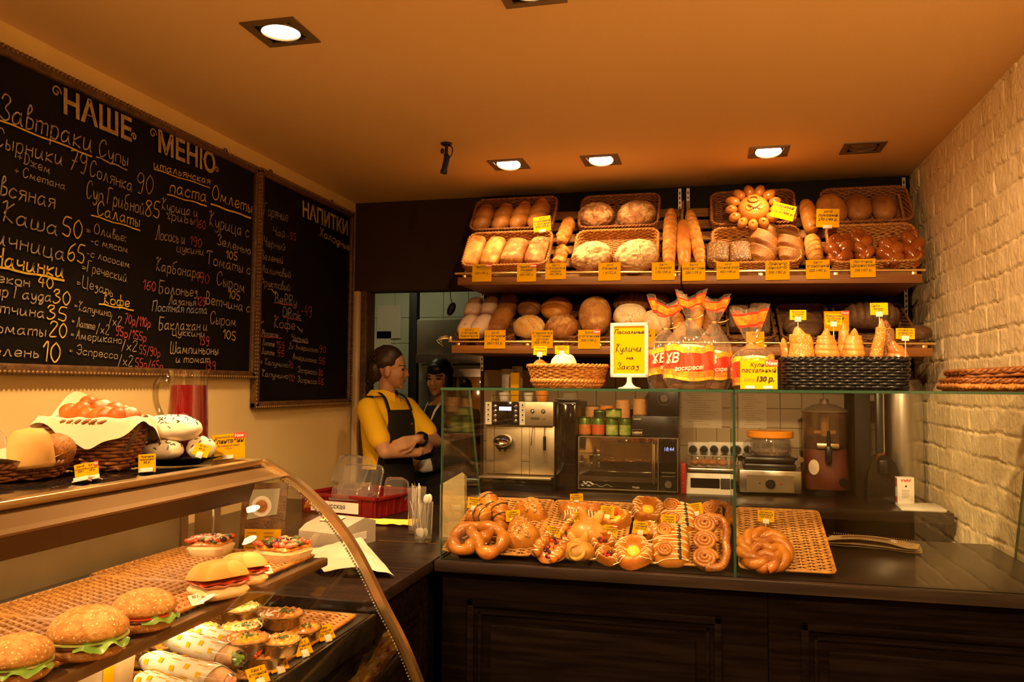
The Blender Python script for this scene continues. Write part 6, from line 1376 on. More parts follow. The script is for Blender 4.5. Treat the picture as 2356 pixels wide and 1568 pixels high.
# white framed sign
c = at(1448, 890, Y=2.63); k = 1/ppm(c); W = 88*k; z0 = 26*k; H = at(1448, 742, Y=2.63).z-ZT-z0
t = thing('table_sign', 'white framed sign on a pedestal announcing easter cakes to order', 'sign', T(c.x, 2.63, ZT, 0, 0, -4))
g = G()
for a, b, c_, d_ in ((-W/2, 0, W/2, .012+.0), (-W/2, H-.012, W/2, H), (-W/2, 0, -W/2+.012, H), (W/2-.012, 0, W/2, H)): g.rbox(a, -.006, b+z0, c_, .006, d_+z0, .003, 2)
ob('frame', g, 'white_plastic', t)
ob('card', G().box(-W/2+.010, -.001, z0+.010, W/2-.010, .003, z0+H-.010), 'card_yellow', t)
ob('pedestal', G().lathe([(.036, .0005), (.036, .003), (.022, .006), (.012, .013), (.008, .022), (.008, z0+.002), (0, z0+.002)], 32), 'white_plastic', t)
g = G()
for body, x_, y_, wd, h_ in (('Пасхальные', -.46, .80, .92, .075), ('Куличи', -.44, .47, .80, .135), ('на', -.08, .33, .20, .07), ('Заказ', -.38, .15, .66, .11)): write(g, body, wd*(W-.02), h_*H*1.05, .0022, plane_M((x_*(W-.02), -.0016, z0+y_*H), (1, 0, 0), (0, -1, 0)), .18)
ob('handwriting', g, 'ink', t, 0)
# wrapped easter cakes
pane_mat('cello', (.97, .95, .92), 1.7, .06, ((.95, .85, .7), .04)); mat('wrap_red', (.78, .05, .02), .25, coat=.4); mat('wrap_orange', (.95, .36, .03), .28, c2=(.85, .16, .02), sc=60, coat=.4); mat('wrap_yellow', (.95, .60, .05), .3, c2=(.9, .35, .03), sc=90, coat=.4); mat('cake_brown', (.20, .085, .03), .6, b=.5)
def wrap_text(body, size, r_, z, a0, bold=0):
    g = text_geo(body, size, Matrix.Identity(4), bold, .15); g.v = [(r_*sin(x/r_+a0), -r_*cos(x/r_+a0), z+y+.10*x) for x, y, q in g.v]; return g
def kulich(lab, cx, wp, top, neck, b1, b0, Y, rz, seed, lean=0):
    c = at(cx, 890, Y=Y); k = 1/ppm(c); r_ = wp*k/2; zf = lambda py: at(cx, py, Y=Y).z-ZT
    zn, zt, zb1, zb0 = zf(neck), zf(top), zf(b1), zf(b0)
    t = thing('easter_cake', lab, 'cake', T(c.x, Y, ZT+.001, 0, lean, rz), 'wrapped easter cakes')
    wr = lambda kk, a: 1+.03*sin(5*a+kk*.7+seed)+.035*nz(cos(a)*2.5, sin(a)*2.5, kk*.5+seed)
    ob('cake', G().lathe([(r_*.62, .001), (r_*.72, .01), (r_*.80, zb1*.80), (r_*.82, zb1*.86), (r_*.6, zb1*1.0), (r_*.3, zb1*1.04), (0, zb1*1.04)], 32), 'cake_brown', t)
    ob('glaze', G().lathe([(r_*.84, zb1*.86), (r_*.80, zb1*.96), (r_*.62, zb1*1.04), (r_*.3, zb1*1.08), (0, zb1*1.085)], 32, fr=lambda kk, a: 1+.03*nz(cos(a)*4, sin(a)*4, kk), cap=False), 'glaze_white', t)
    pf = [(r_*.80, 0), (r_*.92, zb0*.5), (r_, zb0), (r_*1.0, (zb0+zb1)/2), (r_*.97, zb1), (r_*.85, zb1+(zn-zb1)*.30), (r_*.55, zb1+(zn-zb1)*.62), (r_*.25, zb1+(zn-zb1)*.88), (.011, zn)]
    wr2 = lambda kk, a: (1+.03*sin(5*a+seed)+(.05+.12*max(0, kk-4)/4)*sin(9*a+seed*2+kk)*.7)
    ob('bag', G().lathe(pf, 72, fr=wr2, cap=False), 'cello', t, 180)
    nb = 12; g = G(); rb = lambda u: r_*1.012*(1-.03*u)
    g.grid(lambda v, u: ((rb(u)*(1+.03*sin(5*2*PI*v+seed)))*cos(2*PI*v), (rb(u)*(1+.03*sin(5*2*PI*v+seed)))*sin(2*PI*v), zb0+(zb1-zb0)*u+.004*sin(3*2*PI*v+seed)+.006*(u)*abs(sin(4*2*PI*v))), 73, nb)
    g.m = []
    for i in range(72):
        for j in range(nb-1): g.m.append(2 if j in (0,) or j >= 9 else 1 if j in (1, 2) else 0)
    ob('printed_band', g, ['wrap_red', 'wrap_orange', 'wrap_yellow'], t, 180)
    g = wrap_text('воскресе!', .019, rb(.4)*1.045, zb0+(zb1-zb0)*.30, .25, .0004); g.join(wrap_text('ХВ', .042, rb(.5)*1.045, zb0+(zb1-zb0)*.50, -.5, .001)); ob('band_lettering', g, 'glaze_white', t, 180)
    ob('twist_tie', G().tube([(.012*cos(a), .012*sin(a), zn) for a in [2*PI*j/16 for j in range(16)]], .0028, 6, True).tube(smooth_pts([V((.010, -.008, zn)), V((.03, -.016, zn+.004)), V((.045, -.012, zn+.014))]), .0018, 6), 'brass', t, 180)
    # flared gathered top, its printed edge folded outwards
    hh = zt-zn; w2 = max(r_*.62, hh*.55)
    def fl(u, v, o=0):
        a = 2*PI*v; e = u**.8; rx = .010+(w2-.010)*e*(1+.16*sin(6*a+seed*1.7)+.10*sin(11*a+seed)); ry = .010+(w2*.40)*e*(1+.25*sin(5*a+seed)); z = zn+hh*u*(1-.16*(1-abs(cos(a)))+.10*sin(2*a+seed))
        return ((rx+o)*cos(a)+seed % 3*.004*u-.004*u, (ry+o)*sin(a)-.012*u, z)
    ob('gathered_top', G().grid(lambda u, v: fl(u, v), 10, 60, False, True), 'cello', t, 180)
    g = G(); g.grid(lambda u, v: fl(.48+.40*u, v, .0014), 7, 60, False, True); g.m = []
    for i in range(6): g.m += [(0 if i in (0, 5) else 1)]*60
    ob('printed_edge', g, ['wrap_red', 'wrap_orange'], t, 180)
kulich('wrapped easter cake just right of the white framed sign', 1533, 92, 684, 757, 808, 864, 2.80, 10, 1, 0)
kulich('wrapped easter cake standing in front in the middle of the group of three', 1583, 112, 672, 735, 800, 874, 2.63, -12, 2, 2)
kulich('wrapped easter cake at the right of the group of three', 1637, 86, 680, 742, 812, 872, 2.80, 14, 3, 3)
kulich('lone wrapped easter cake behind the big price card', 1735, 98, 704, 790, 824, 886, 2.70, 30, 4, -4)
# big card for the cake
c = at(1746, 891, Y=2.575); k = 1/ppm(c); W = 82*k; H = 66*k
t = card('price_card', 'large yellow card for easter cake at 130, standing in front of the lone cake', T(c.x, 2.575, ZT+.002, -5, 0, -3), W, H, [('Кулич', .155, 0), ('пасхальный', .17, 0), ('', .10, 0), ('', .18, 0)], 1, 'card_light', 'foot')
ob('price', text_geo('130 р.', H*.24, plane_M((W*.16, -.0009, H*.27), (1, 0, 0), (0, -1, 0)), H*.012, .2), 'ink', t, 0); ob('weight', text_geo('520гр/', H*.14, plane_M((-W*.26, -.0009, H*.27), (1, 0, 0), (0, -1, 0)), 0, .2), 'ink_grey', t, 0)
# black basket of croissants
x0 = at(1800, 890, Y=2.60).x; x1 = at(2103, 890, Y=2.60).x; hb = at(1950, 820, Y=2.60).z-ZT; Lb = x1-x0
basket('black_basket', 'long black wicker basket full of croissants on the glass top', T((x0+x1)/2, 2.60+.105, ZT+.002), Lb-.018, .20, hb-.012, 'wicker_black', .05, None, False, .0085)
def standing(name, lab, cx, y0, y1, wp, Y, m, rz=0, seed=0, tip=.32, seg=6, amp=.10, grp='croissants in the black basket', p_=1.0, lean=0):
    c = at(cx, y1, Y=Y); k = 1/ppm(c); L = (y1-y0)*k+.03; r_ = wp*k/2
    def f(u, v):
        a = 2*PI*v; q = max(1-u**2.6, .03)**.5; r2 = r_*(1-(1-tip)*u**p_)*(q if u > .8 else 1)*(.82+.18*min(1, u*6))*(1+amp*(abs(sin(seg*PI*u*1.0+.5*sin(a+seed)))**.55-.6))*(1+.07*nz(cos(a)*2+seed, sin(a)*2, u*4))
        if u > .985: r2 *= .3
        return (r2*cos(a)+.012*sin(u*3+seed)*u, r2*sin(a)*.85, L*u)
    return single(name, G().grid(f, 60, 30, False, True).add([(0, 0, L*.995)], []), m, lab, 'pastry', Matrix.Translation(c-V((0, 0, .03))) @ Matrix.Rotation(R(lean), 4, 'Y') @ Matrix.Rotation(R(rz), 4, 'Z'), grp, 180)
standing('sesame_croissant', 'sesame croissant with a folded tip at the left in the black basket', 1842, 750, 822, 58, 2.68, 'sesame_crust', 0, 1, .66, 2, .10, p_=2.0)
standing('croissant', 'croissant half hidden behind the sesame one at the left end', 1811, 776, 822, 34, 2.74, 'croissant_flaky', 0, 2, .6, 3, .06)
standing('croissant', 'layered croissant standing second from the left in the black basket', 1906, 754, 822, 62, 2.68, 'croissant_flaky', 20, 3, .40, 7, .07, p_=1.7)
standing('croissant', 'layered croissant standing in the middle of the black basket', 1965, 754, 822, 62, 2.68, 'croissant_flaky', 60, 4, .44, 7, .07, p_=1.7)
standing('croissant', 'croissant at the back of the black basket, behind the French card', 1943, 738, 822, 42, 2.77, 'croissant_flaky', 90, 5, .5, 6, .07)
standing('seed_stick', 'upright sesame bread stick in the black basket', 2012, 729, 822, 30, 2.68, 'sesame_crust', 0, 6, .72, 3, .07, 'seeded sticks in the black basket', 1.2, 6)
standing('seed_stick', 'upright poppy seed bread stick beside the sesame one', 2037, 733, 822, 32, 2.71, 'poppy_crust', 0, 7, .80, 3, .09, 'seeded sticks in the black basket', 1.2, 3)
standing('spinach_puff', 'small layered puff at the right end of the black basket', 2065, 782, 822, 52, 2.68, 'pastry_brown', 0, 8, .45, 4, .08, p_=1.6)
for cx, cy, w_, h, Y, ln, lab, m in ((1836, 724, 36, 23, 2.665, ['Круассан', 'с сыром', '80 г/49 р.'], 'card on a pin over the sesame croissant', 'card_light'), (1918, 734, 36, 26, 2.67, ['Французский', 'Круассан', '60 г/40 р.'], 'card on a pin for the French croissant in the black basket', 'card_yellow'), (2083, 767, 40, 25, 2.66, ['слойка со', 'шпинатом', '110 г/50 р.'], 'card on a pin for the spinach puff at the right end of the black basket', 'card_yellow')):
    pcard(lab, cx, cy, w_, h, Y, [(b, .2, 0) for b in ln], 0, m, 1, 'clip', None, .06)
t = pcard('handwritten card at 53 pinned in the seeded sticks', 2023, 710, 38, 28, 2.67, [], 0, 'card_light', 0, 'clip', None, .04)
w3 = 38/ppm(t.matrix_basis.translation); g = G()
write(g, 'Сдоба', w3*.45, w3*.13, .0009, plane_M((-w3*.42, -.001, w3*.52), (1, 0, 0), (0, -1, 0))); write(g, 'Шпинат', w3*.5, w3*.12, .0009, plane_M((-w3*.3, -.001, w3*.34), (1, 0, 0), (0, -1, 0))); write(g, '53', w3*.22, w3*.17, .0011, plane_M((-w3*.05, -.001, w3*.12), (1, 0, 0), (0, -1, 0))); ob('handwriting', g, 'ink', t, 0)
# wicker trays stacked against the brick wall
xa = at(2196, 885, Y=2.62).x
b1 = basket('wicker_basket', 'lower of two empty wicker baskets stacked on the glass top by the brick wall', T(xa+.125, 2.69, ZT+.002), .235, .24, .026, 'wicker_brown', .05, 'empty baskets by the brick wall')
g = G(); rope_rim(g, .24, .245, .03, .012, .004, .006, False, .02); ob('foot_band', g, 'wicker_gold', b1, 180)
b2 = basket('wicker_basket', 'upper of two empty wicker baskets, its rim rising towards the viewer\'s right', T(xa+.130, 2.69, ZT+.038, 0, -3.5, 0), .215, .22, .022, 'wicker_brown', .22, 'empty baskets by the brick wall')
# ---------------------------------------------------------------- curved display case on the left
YE, YS = 1.90, .45
prof = [at(px, py, Y=YE) for px, py in ((605, 1060), (680, 1108), (740, 1163), (790, 1223), (830, 1288), (880, 1390), (925, 1478), (962, 1568))]
prof = [(p.x, p.z) for p in prof]; dx, dz = prof[-1][0]-prof[-2][0], prof[-1][1]-prof[-2][1]
prof += [(prof[-1][0]+dx*.8, prof[-1][1]+dz), (prof[-1][0]+dx*1.3, prof[-1][1]+dz*2.0)]
prof = [(p.x, p.y) for p in smooth_pts([V((a, b, 0)) for a, b in prof], 4)]
CT = prof[0][1]; XT = prof[0][0]; XB = -1.80; ZL = prof[-1][1]; XLo = prof[-1][0]
O = V((-1.3, 1.2, 0)); iv = Matrix.Translation(-O)
mat('canopy_brown', (.050, .026, .011), .4)
cs = thing('display_case', 'curved glass front food case along the left, full of sandwiches and quiches', 'display case', O)
XZ = lambda y0: Matrix(((1, 0, 0, 0), (0, 0, -1, y0), (0, 1, 0, 0), (0, 0, 0, 1)))     # prism drawn in x,z, extruded towards -y
g = G(); g.add([(x, y, z) for x, z in prof for y in (YS, YE-.006)], [(2*i, 2*i+1, 2*i+3, 2*i+2) for i in range(len(prof)-1)], iv); ob('front_glass', g, 'pane_case', cs, 180)
ob('top_panel', G().rbox(XB, YS, CT-.012, XT-.02, YE+.01, CT+.001, .002, 2, iv), 'black_gloss', cs)
ob('top_rail', G().rbox(XT-.026, YS, CT-.010, XT+.006, YE+.012, CT+.005, .004, 3, iv).rbox(XB, YE-.004, CT-.010, XT-.02, YE+.012, CT+.004, .003, 2, iv), 'gold_alu', cs)
ob('hinge_rail', G().prism([(XT-.004, CT-.012), (XT+.010, CT-.016), (prof[3][0]+.004, prof[3][1]+.002), (prof[3][0]-.004, prof[3][1]-.004), (XT-.012, CT-.02)], YE-YS, iv @ XZ(YE)), 'bronze_alu', cs)
ob('lamp_canopy', G().prism([(XT-.24, CT-.014), (XT-.02, CT-.014), (XT-.008, CT-.040), (XT-.03, CT-.100), (XT-.042, CT-.100), (XT-.05, CT-.045), (XT-.24, CT-.035)], YE-YS-.02, iv @ XZ(YE-.01)), 'canopy_brown', cs, 0)
pts = [(x+.002, YE, z) for x, z in prof]
ob('end_frame', G().rings([[(x+a, YE+b, z+c) for a, b, c in ((-.006, -.010, -.006), (.009, -.010, .006), (.009, .010, .006), (-.006, .010, -.006))] for x, z in prof], True, False, iv), 'gold_alu', cs)
g = G()
L_ = 0
for i in range(len(prof)-1):
    a, b = V((prof[i][0], 0, prof[i][1])), V((prof[i+1][0], 0, prof[i+1][1])); n_ = max(1, int((b-a).length/.0065))
    for k in range(n_): c = a.lerp(b, k/n_); g.sphere((c.x-.014, YE-.004, c.z-.009), .003, .004, .003, 6, 4, M=iv)
ob('beaded_seal', g, 'chrome', cs, 180)
ex = [(XB, CT-.012)]+[(x-.008, z-.004) for x, z in prof]+[(XB, ZL)]
n = len(ex); g = G().add([(x, YE-.002, z) for x, z in ex], [tuple(range(n))], iv); ob('end_glass', g, 'pane_case', cs, 0)
ob('base_body', G().rbox(XB, YS, .08, XLo-.02, YE, ZL-.02, .006, 2, iv).box(XB+.05, YS, 0, XLo-.10, YE-.03, .08, iv), 'black_panel', cs)
ob('bumper', G().rbox(XLo-.04, YS, ZL-.03, XLo+.012, YE+.01, ZL+.004, .006, 3, iv), 'gold_alu', cs)
mat('door_glass', (.20, .135, .055), .35, c2=(.15, .10, .04), sc=5); XD = at(432, 1200, Y=YE).x
ob('back_doors', G().rbox(XD-.012, YS, ZL, XD, YE-.03, CT-.014, .002, 1, iv), 'door_glass', cs)
ob('corner_post', G().rbox(XD-.03, YE-.03, ZL, XD+.006, YE-.004, CT-.014, .003, 2, iv), 'bronze_alu', cs)
ob('lower_deck', G().rbox(XD+.002, YS, .905, -.800, YE-.012, .920, .003, 2, iv), 'dark_steel', cs)
ob('deck_front', G().rbox(-.812, YS, .862, -.798, YE-.012, .921, .003, 2, iv), 'black_gloss', cs)
ZU = 1.060
us = ob('upper_shelf', G().rbox(XD+.003, YS, ZU-.012, -.915, 1.835, ZU, .002, 2, iv), 'dark_steel', cs)
ob('shelf_lip', G().rbox(-.925, YS, ZU-.019, -.905, 1.84, ZU+.001, .004, 2, iv), 'bronze_alu', us)
ob('shelf_bracket', G().rbox(XD+.004, 1.815, ZU-.03, -.93, 1.83, ZU-.012, .003, 2, iv), 'dark_steel', us)
mat('tube_glow', (1, .85, .6), .3, em=(1, .80, .45), es=7)
ob('lamp_tube', G().cyl((XT-.10, YS+.05, CT-.066), (XT-.10, YE-.06, CT-.066), .007, None, 12).v and G().cyl((XT-.10, YS+.05, CT-.056), (XT-.10, YE-.06, CT-.056), .007, None, 12), 'tube_glow', cs, 35, iv)
ob('shelf_lamp', G().cyl((-1.02, YS+.05, ZU-.022), (-1.02, 1.80, ZU-.022), .006, None, 12), 'tube_glow', us, 35, iv)
area('case_top_lamp', (XT-.10, 1.2, CT-.085), (XT-.06, 1.2, 1.0), 1.5, .02, 1.3, (1, .68, .33)); bpy.data.objects['case_top_lamp'].rotation_euler = (0, R(-12), 0); bpy.data.objects['case_top_lamp'].data.size = .02
area('case_shelf_lamp', (-1.02, 1.15, ZU-.032), (-1.0, 1.15, .9), 1.4, .02, 1.25, (1, .74, .40)); bpy.data.objects['case_shelf_lamp'].rotation_euler = (0, 0, 0)
# wicker mats on both decks
def mat_tray(lab, x0, y0, x1, y1, z, grp='wicker mats inside the display case'):
    t = thing('wicker_mat', lab, 'mat', V(((x0+x1)/2, (y0+y1)/2, z)), grp); g = G(); weave_base(g, x1-x0, y1-y0, .005, .0082, .020, .0032); ob('woven_mat', g, 'wicker_gold', t, 180)
    g = G(); g.tube([(x, y, .006) for x, y, a, b in rrect(x1-x0, y1-y0, .012, 70)], .004, 7, True); ob('border', g, 'wicker_gold', t, 180)
mat_tray('wicker mat under the nearest sesame burger on the upper case shelf', -1.285, .86, -.935, 1.205, ZU+.002); mat_tray('wicker mat under the middle burgers on the upper case shelf', -1.275, 1.21, -.935, 1.50, ZU+.002); mat_tray('wicker mat under the sandwiches and pizza on the upper case shelf', -1.295, 1.505, -.935, 1.825, ZU+.002)
mat_tray('wicker mat under the quiches on the lower case deck', -1.16, 1.40, -.83, 1.84, .922); mat_tray('wicker mat under the paper wraps on the lower case deck', -1.16, .92, -.83, 1.37, .922)
# food materials
mat('bran_bun', (.46, .20, .040), .6, c2=(.60, .32, .09), sc=90, b=.7, bs=160, spk=((.88, .66, .34), 150, .25)); mat('ciabatta_bun', (.72, .42, .11), .6, c2=(.62, .31, .06), sc=8, b=.25); mat('crumb', (.86, .66, .34), .75, b=.5); mat('lettuce', (.10, .24, .025), .4, c2=(.22, .36, .05), sc=30, coat=.2); mat('tomato', (.62, .07, .02), .3, coat=.4); mat('ham', (.72, .30, .18), .4); mat('patty', (.16, .065, .025), .6, b=.6)
mat('cheese_melt', (.74, .36, .04), .4, c2=(.42, .11, .012), sc=26, b=.7, bs=60, coat=.3); mat('quiche_yellow', (.84, .48, .04), .38, c2=(.66, .24, .02), sc=22, b=.7, bs=60, coat=.3); mat('quiche_red', (.58, .14, .025), .38, c2=(.78, .36, .06), sc=26, b=.7, bs=60, coat=.4); mat('herbs', (.07, .13, .02), .6); mat('foil', (.46, .37, .24), .3, metal=1); mat('olive', (.03, .02, .02), .3); mat('crust_edge', (.58, .28, .06), .6, c2=(.40, .15, .02), sc=20, b=.5)
def burger(lab, px, py, wp):
    c = at(px, py, Z=ZU+.062); k = 1/ppm(c); r_ = wp*k/2
    t = thing('burger', lab, 'sandwich', V((c.x, c.y, ZU+.009)), 'bran bun burgers on the upper case shelf'); h = r_*1.05
    ob('bottom_bun', G().lathe([(0, 0), (r_*.84, 0), (r_*.96, h*.12), (r_*.94, h*.26), (0, h*.28)], 36), 'bran_bun', t, 60)
    ob('patty', G().lathe([(0, h*.28), (r_*.93, h*.28), (r_*.97, h*.34), (r_*.93, h*.40), (0, h*.40)], 36, fr=lambda kk, a: 1+.03*nz(cos(a)*4, sin(a)*4, px)), 'patty', t, 60)
    ob('cucumber', G().lathe([(0, h*.40), (r_*1.0, h*.40), (r_*1.0, h*.44), (0, h*.44)], 36, fr=lambda kk, a: 1+.05*nz(cos(a)*6, sin(a)*6, px+3)), 'tomato' if px > 300 else 'label_green', t, 60)
    def lf(u, v):
        a = -1.25+1.7*v+(.25 if px > 300 else 0); e = sin(PI*v)**.5; q = .62+(.34+.24*e)*u; w_ = u*e*.07*sin(a*10+px+u)+.16*u*e*nz(a*4, u*2, px); return (r_*q*cos(a), r_*q*sin(a), h*(.47-.30*max(0, u-.45)+w_))
    ob('lettuce', G().grid(lf, 9, 70), 'lettuce', t, 180)
    ob('top_bun', G().lathe([(0, h*.46), (r_*.93, h*.46), (r_*1.0, h*.56), (r_*.97, h*.72), (r_*.80, h*.92), (r_*.52, h*1.07), (r_*.22, h*1.13), (0, h*1.14)], 44, fr=lambda kk, a: 1+.025*nz(cos(a)*2, sin(a)*2, px)), 'bran_bun', t, 180)
burger('bran bun burger nearest the viewer, cut off by the left picture edge', 40, 1466, 156); burger('bran bun burger in the middle of the upper case shelf', 205, 1418, 172); burger('bran bun burger with bright lettuce sticking out to the right', 333, 1366, 140)
def sq(w_, p): return lambda a: w_/2*(abs(cos(a))**p+abs(sin(a))**p)**(-1/p)
def sandwich(lab, px, py, wp, rz, z0=0):
    c = at(px, py, Z=ZU+.05+z0); k = 1/ppm(c); w_ = wp*k
    t = thing('ciabatta_sandwich', lab, 'sandwich', T(c.x, c.y, ZU+.009+z0, 0, 0, rz), 'square ciabatta sandwiches'); h = w_*.66; Rf = sq(w_, 5)
    ob('bottom_bun', G().polar(lambda a: Rf(a)*.98, lambda q, a: h*.34*(1-q**9*.5), 10, 48), 'crumb', t, 60)
    ob('ham', G().polar(lambda a: Rf(a)*(1.01+.03*sin(a*9)), lambda q, a: h*.42+.002*sin(a*11)*q, 8, 60, h*.35), 'ham', t, 60)
    ob('tomato_slices', G().polar(lambda a: Rf(a)*(.98+.03*sin(a*7)), lambda q, a: h*.47+.002*sin(a*8)*q, 8, 60, h*.43), 'tomato', t, 60)
    ob('top_bun', G().polar(Rf, lambda q, a: h*.52+h*.48*(1-q**3.4)**.8, 16, 56, h*.5, T(0, 0, 0, -7, 0, 0)), 'ciabatta_bun', t, 60)
sandwich('ciabatta sandwich with ham and tomato, nearer one on the upper shelf', 503, 1318, 118, 62); sandwich('ciabatta sandwich leaning behind the ham and tomato one', 560, 1290, 100, 50, .010)
def pizza(lab, px, py, wp, rz, seed):
    c = at(px, py, Z=ZU+.02); k = 1/ppm(c); w_ = wp*k*.86
    t = thing('pizza_square', lab, 'pizza', T(c.x, c.y, ZU+.009, 0, 0, rz), 'squares of pizza on the upper case shelf'); Rf = sq(w_, 5)
    ob('dough', G().polar(lambda a: Rf(a)*(1+.02*nz(cos(a)*5, sin(a)*5, seed)), lambda q, a: .026*(1-q**8*.3), 10, 48), 'crumb', t, 60)
    ob('cheese', G().polar(lambda a: Rf(a)*(.93+.04*nz(cos(a)*6, sin(a)*6, seed)), lambda q, a: .032+.006*nz(cos(a)*q*7, sin(a)*q*7, seed)-q**6*.004, 12, 48, .022), 'quiche_red' if seed == 1 else 'cheese_melt', t, 180)
    rnd = random.Random(seed); kinds = {'tomato': G(), 'olive': G(), 'ham': G(), 'herbs': G()}
    for i in range(84):
        m = ('tomato', 'ham', 'tomato', 'olive', 'herbs')[i % 5]; x, y = rnd.uniform(-.43, .43)*w_, rnd.uniform(-.43, .43)*w_; s = rnd.uniform(.6, 1.4)
        kinds[m].sphere((x, y, .036+.003*rnd.random()), .008*s, .006*s, .0045*s, 8, 6)
    for m, nm in (('tomato', 'tomato_pieces'), ('ham', 'ham_pieces'), ('olive', 'olive_slices'), ('herbs', 'herb_sprinkle')): tag(ob(nm, kinds[m], m, t, 180), None, None, None, 'stuff')
pizza('pizza square with tomato and olives behind the sandwiches, left one', 486, 1262, 104, 8, 1); pizza('pizza square with mushrooms at the far end of the upper case shelf', 652, 1272, 128, -10, 2)
c = at(456, 1388, Z=ZU+.012); card('price_card', 'small white card lying at the shelf edge below the ciabatta sandwich', T(c.x, c.y, ZU+.010, -40, 0, 70), .026, .022, [('90 г', .3, 1)], 0, 'white_paper')
c = at(620, 1330, Z=ZU); card('price_card', 'small white card at the shelf edge in front of the pizza', T(c.x, c.y, ZU+.010, -40, 0, 70), .022, .02, [('55 р.', .3, 1)], 0, 'white_paper')
# quiches
def quiche(lab, px, py, wp, z, m, seed, herb=1):
    c = at(px, py, Z=z+.030); k = 1/ppm(c); r_ = wp*k/2; h = .024
    t = thing('quiche', lab, 'quiche', T(c.x, c.y, z, 4*nz(seed, 1), 5*nz(seed, 2), 0), 'small quiches in foil tins'); r2 = .8*r_
    ob('foil_tin', G().lathe([(0, 0), (r2, 0), (r_*.97, h), (r_*1.02, h+.001), (r_*1.02, h+.003), (r_*.95, h+.002)], 64, fr=lambda kk, a: 1+(.018*sin(32*a) if kk in (1, 2) else 0), cap=False), 'foil', t, 60)
    ob('crust', G().polar(lambda a: r_*.965, lambda q, a: h-.004+.010*math.exp(-((q-.9)/.09)**2)*(1+.2*sin(14*a)), 16, 56, h*.4), 'crust_edge', t, 60)
    f = ob('filling', G().polar(lambda a: r_*.84*(1+.02*nz(cos(a)*5, sin(a)*5, seed)), lambda q, a: h+.0065-.004*q*q+.004*nz(cos(a)*q*5, sin(a)*q*5, seed), 14, 40, h-.006), m, t, 180)
    g = G(); rnd = random.Random(seed)
    for i in range(26*herb): a, q = rnd.uniform(0, 6.28), rnd.random()**1.2*r_*.45; g.sphere((q*cos(a)+r_*.15, q*sin(a), h+.0085), .003*rnd.uniform(.5, 1.2), .002, .0013, 6, 4)
    if herb: tag(ob('chopped_herbs', g, 'herbs', f, 180), None, None, None, 'stuff')
    return t
ZD = .928
for a in (('red-topped quiche with a herb sprig at the back of the lower deck', 552, 1392, 94, ZD+.022, 'quiche_red', 1), ('herb-topped quiche stacked highest at the back right', 650, 1406, 98, ZD+.030, 'cheese_melt', 2), ('quiche at the far right, tucked under the highest one', 693, 1440, 92, ZD, 'cheese_melt', 3),
          ('pale yellow quiche at the back left of the lower deck', 455, 1441, 98, ZD+.026, 'quiche_yellow', 4), ('yellow quiche behind the front stacked one', 553, 1438, 96, ZD+.004, 'quiche_yellow', 5), ('yellow cheese quiche stacked in the middle of the group', 566, 1462, 106, ZD+.034, 'quiche_yellow', 6),
          ('green herb quiche stacked at the right front, near the price cards', 646, 1466, 92, ZD+.026, 'quiche_yellow', 7), ('yellow quiche at the left, behind the paper wraps', 383, 1476, 78, ZD+.004, 'quiche_yellow', 8), ('brown-crusted quiche lowest at the front, beside a price card', 606, 1498, 92, ZD, 'cheese_melt', 9), ('quiche half hidden under the highest herb-topped one', 596, 1424, 84, ZD, 'quiche_yellow', 10)): quiche(*a)
# paper-wrapped rolls
mat('wrap_paper', (.66, .56, .40), .7, b=.25, bs=50); mat('flatbread', (.72, .46, .20), .6, c2=(.5, .24, .08), sc=30, b=.4)
def wrap(lab, p0, p1, wp, z, seed):
    a, b = at(*p0, Z=z), at(*p1, Z=z); k = 1/ppm(b); r_ = wp*k/2; d = b-a; L = d.length*1.0; rz = math.degrees(math.atan2(d.y, d.x))
    t = thing('wrap_roll', lab, 'wrap', T(a.x, a.y, z, 0, 0, rz), 'sandwich rolls wrapped in printed paper')
    X = Matrix(((0, 0, 1, 0), (0, 1, 0, 0), (-1, 0, 0, 0), (0, 0, 0, 1)))
    ob('paper_sleeve', G().grid(lambda u, v: (L*u*.86+.012*u*sin(2*PI*v), r_*(1-.30*max(0, .14-u)/.14+.03*nz(cos(2*PI*v)*2, sin(2*PI*v)*2, u*5+seed))*cos(2*PI*v), r_*(1-.45*max(0, .14-u)/.14)*sin(2*PI*v)), 20, 36, False, True), 'wrap_paper', t, 180)
    g = G()
    for i in range(5):
        for j in range(4):
            an = .5+j*.75+(i % 2)*.37; x = L*(.14+.16*i); q = r_*1.04
            M = Matrix.Translation((x, q*cos(an), q*sin(an))) @ Matrix.Rotation(an-PI/2, 4, 'X')
            (g.box(-.0055, -.0045, -.0004, .0055, .0045, .0004, M) if (i+j) % 2 else g.box(-.012, -.0006, -.0003, .012, .0006, .0003, M))
    ob('printed_logo', g, 'card_yellow', t, 0)
    ob('flatbread', G().grid(lambda u, v: (L*(.84+.20*u), r_*(.93-.30*u*u)*(1+.05*nz(cos(2*PI*v)*3, sin(2*PI*v)*3, seed))*cos(2*PI*v), r_*(.93-.30*u*u)*sin(2*PI*v)), 8, 32, False, True), 'flatbread', t, 180)
    g = G(); rnd = random.Random(seed)
    for i in range(14): an, q = rnd.uniform(0, 6.28), rnd.random()*r_*.5; g.sphere((L*1.03, q*cos(an), q*sin(an)), .008, .006, .006, 8, 6)
    tag(ob('filling', g, ('ham', 'tomato', 'lettuce')[seed % 3], t, 180), None, None, None, 'stuff')
    ob('clear_film', G().grid(lambda u, v: (L*(.80+.30*u), r_*(1.05-.45*u**2)*(1+.06*sin(7*2*PI*v+u*4))*cos(2*PI*v), r_*(1.05-.45*u**2)*(1+.06*sin(7*2*PI*v))*sin(2*PI*v)), 8, 48, False, True), 'pane_clear', t, 180)
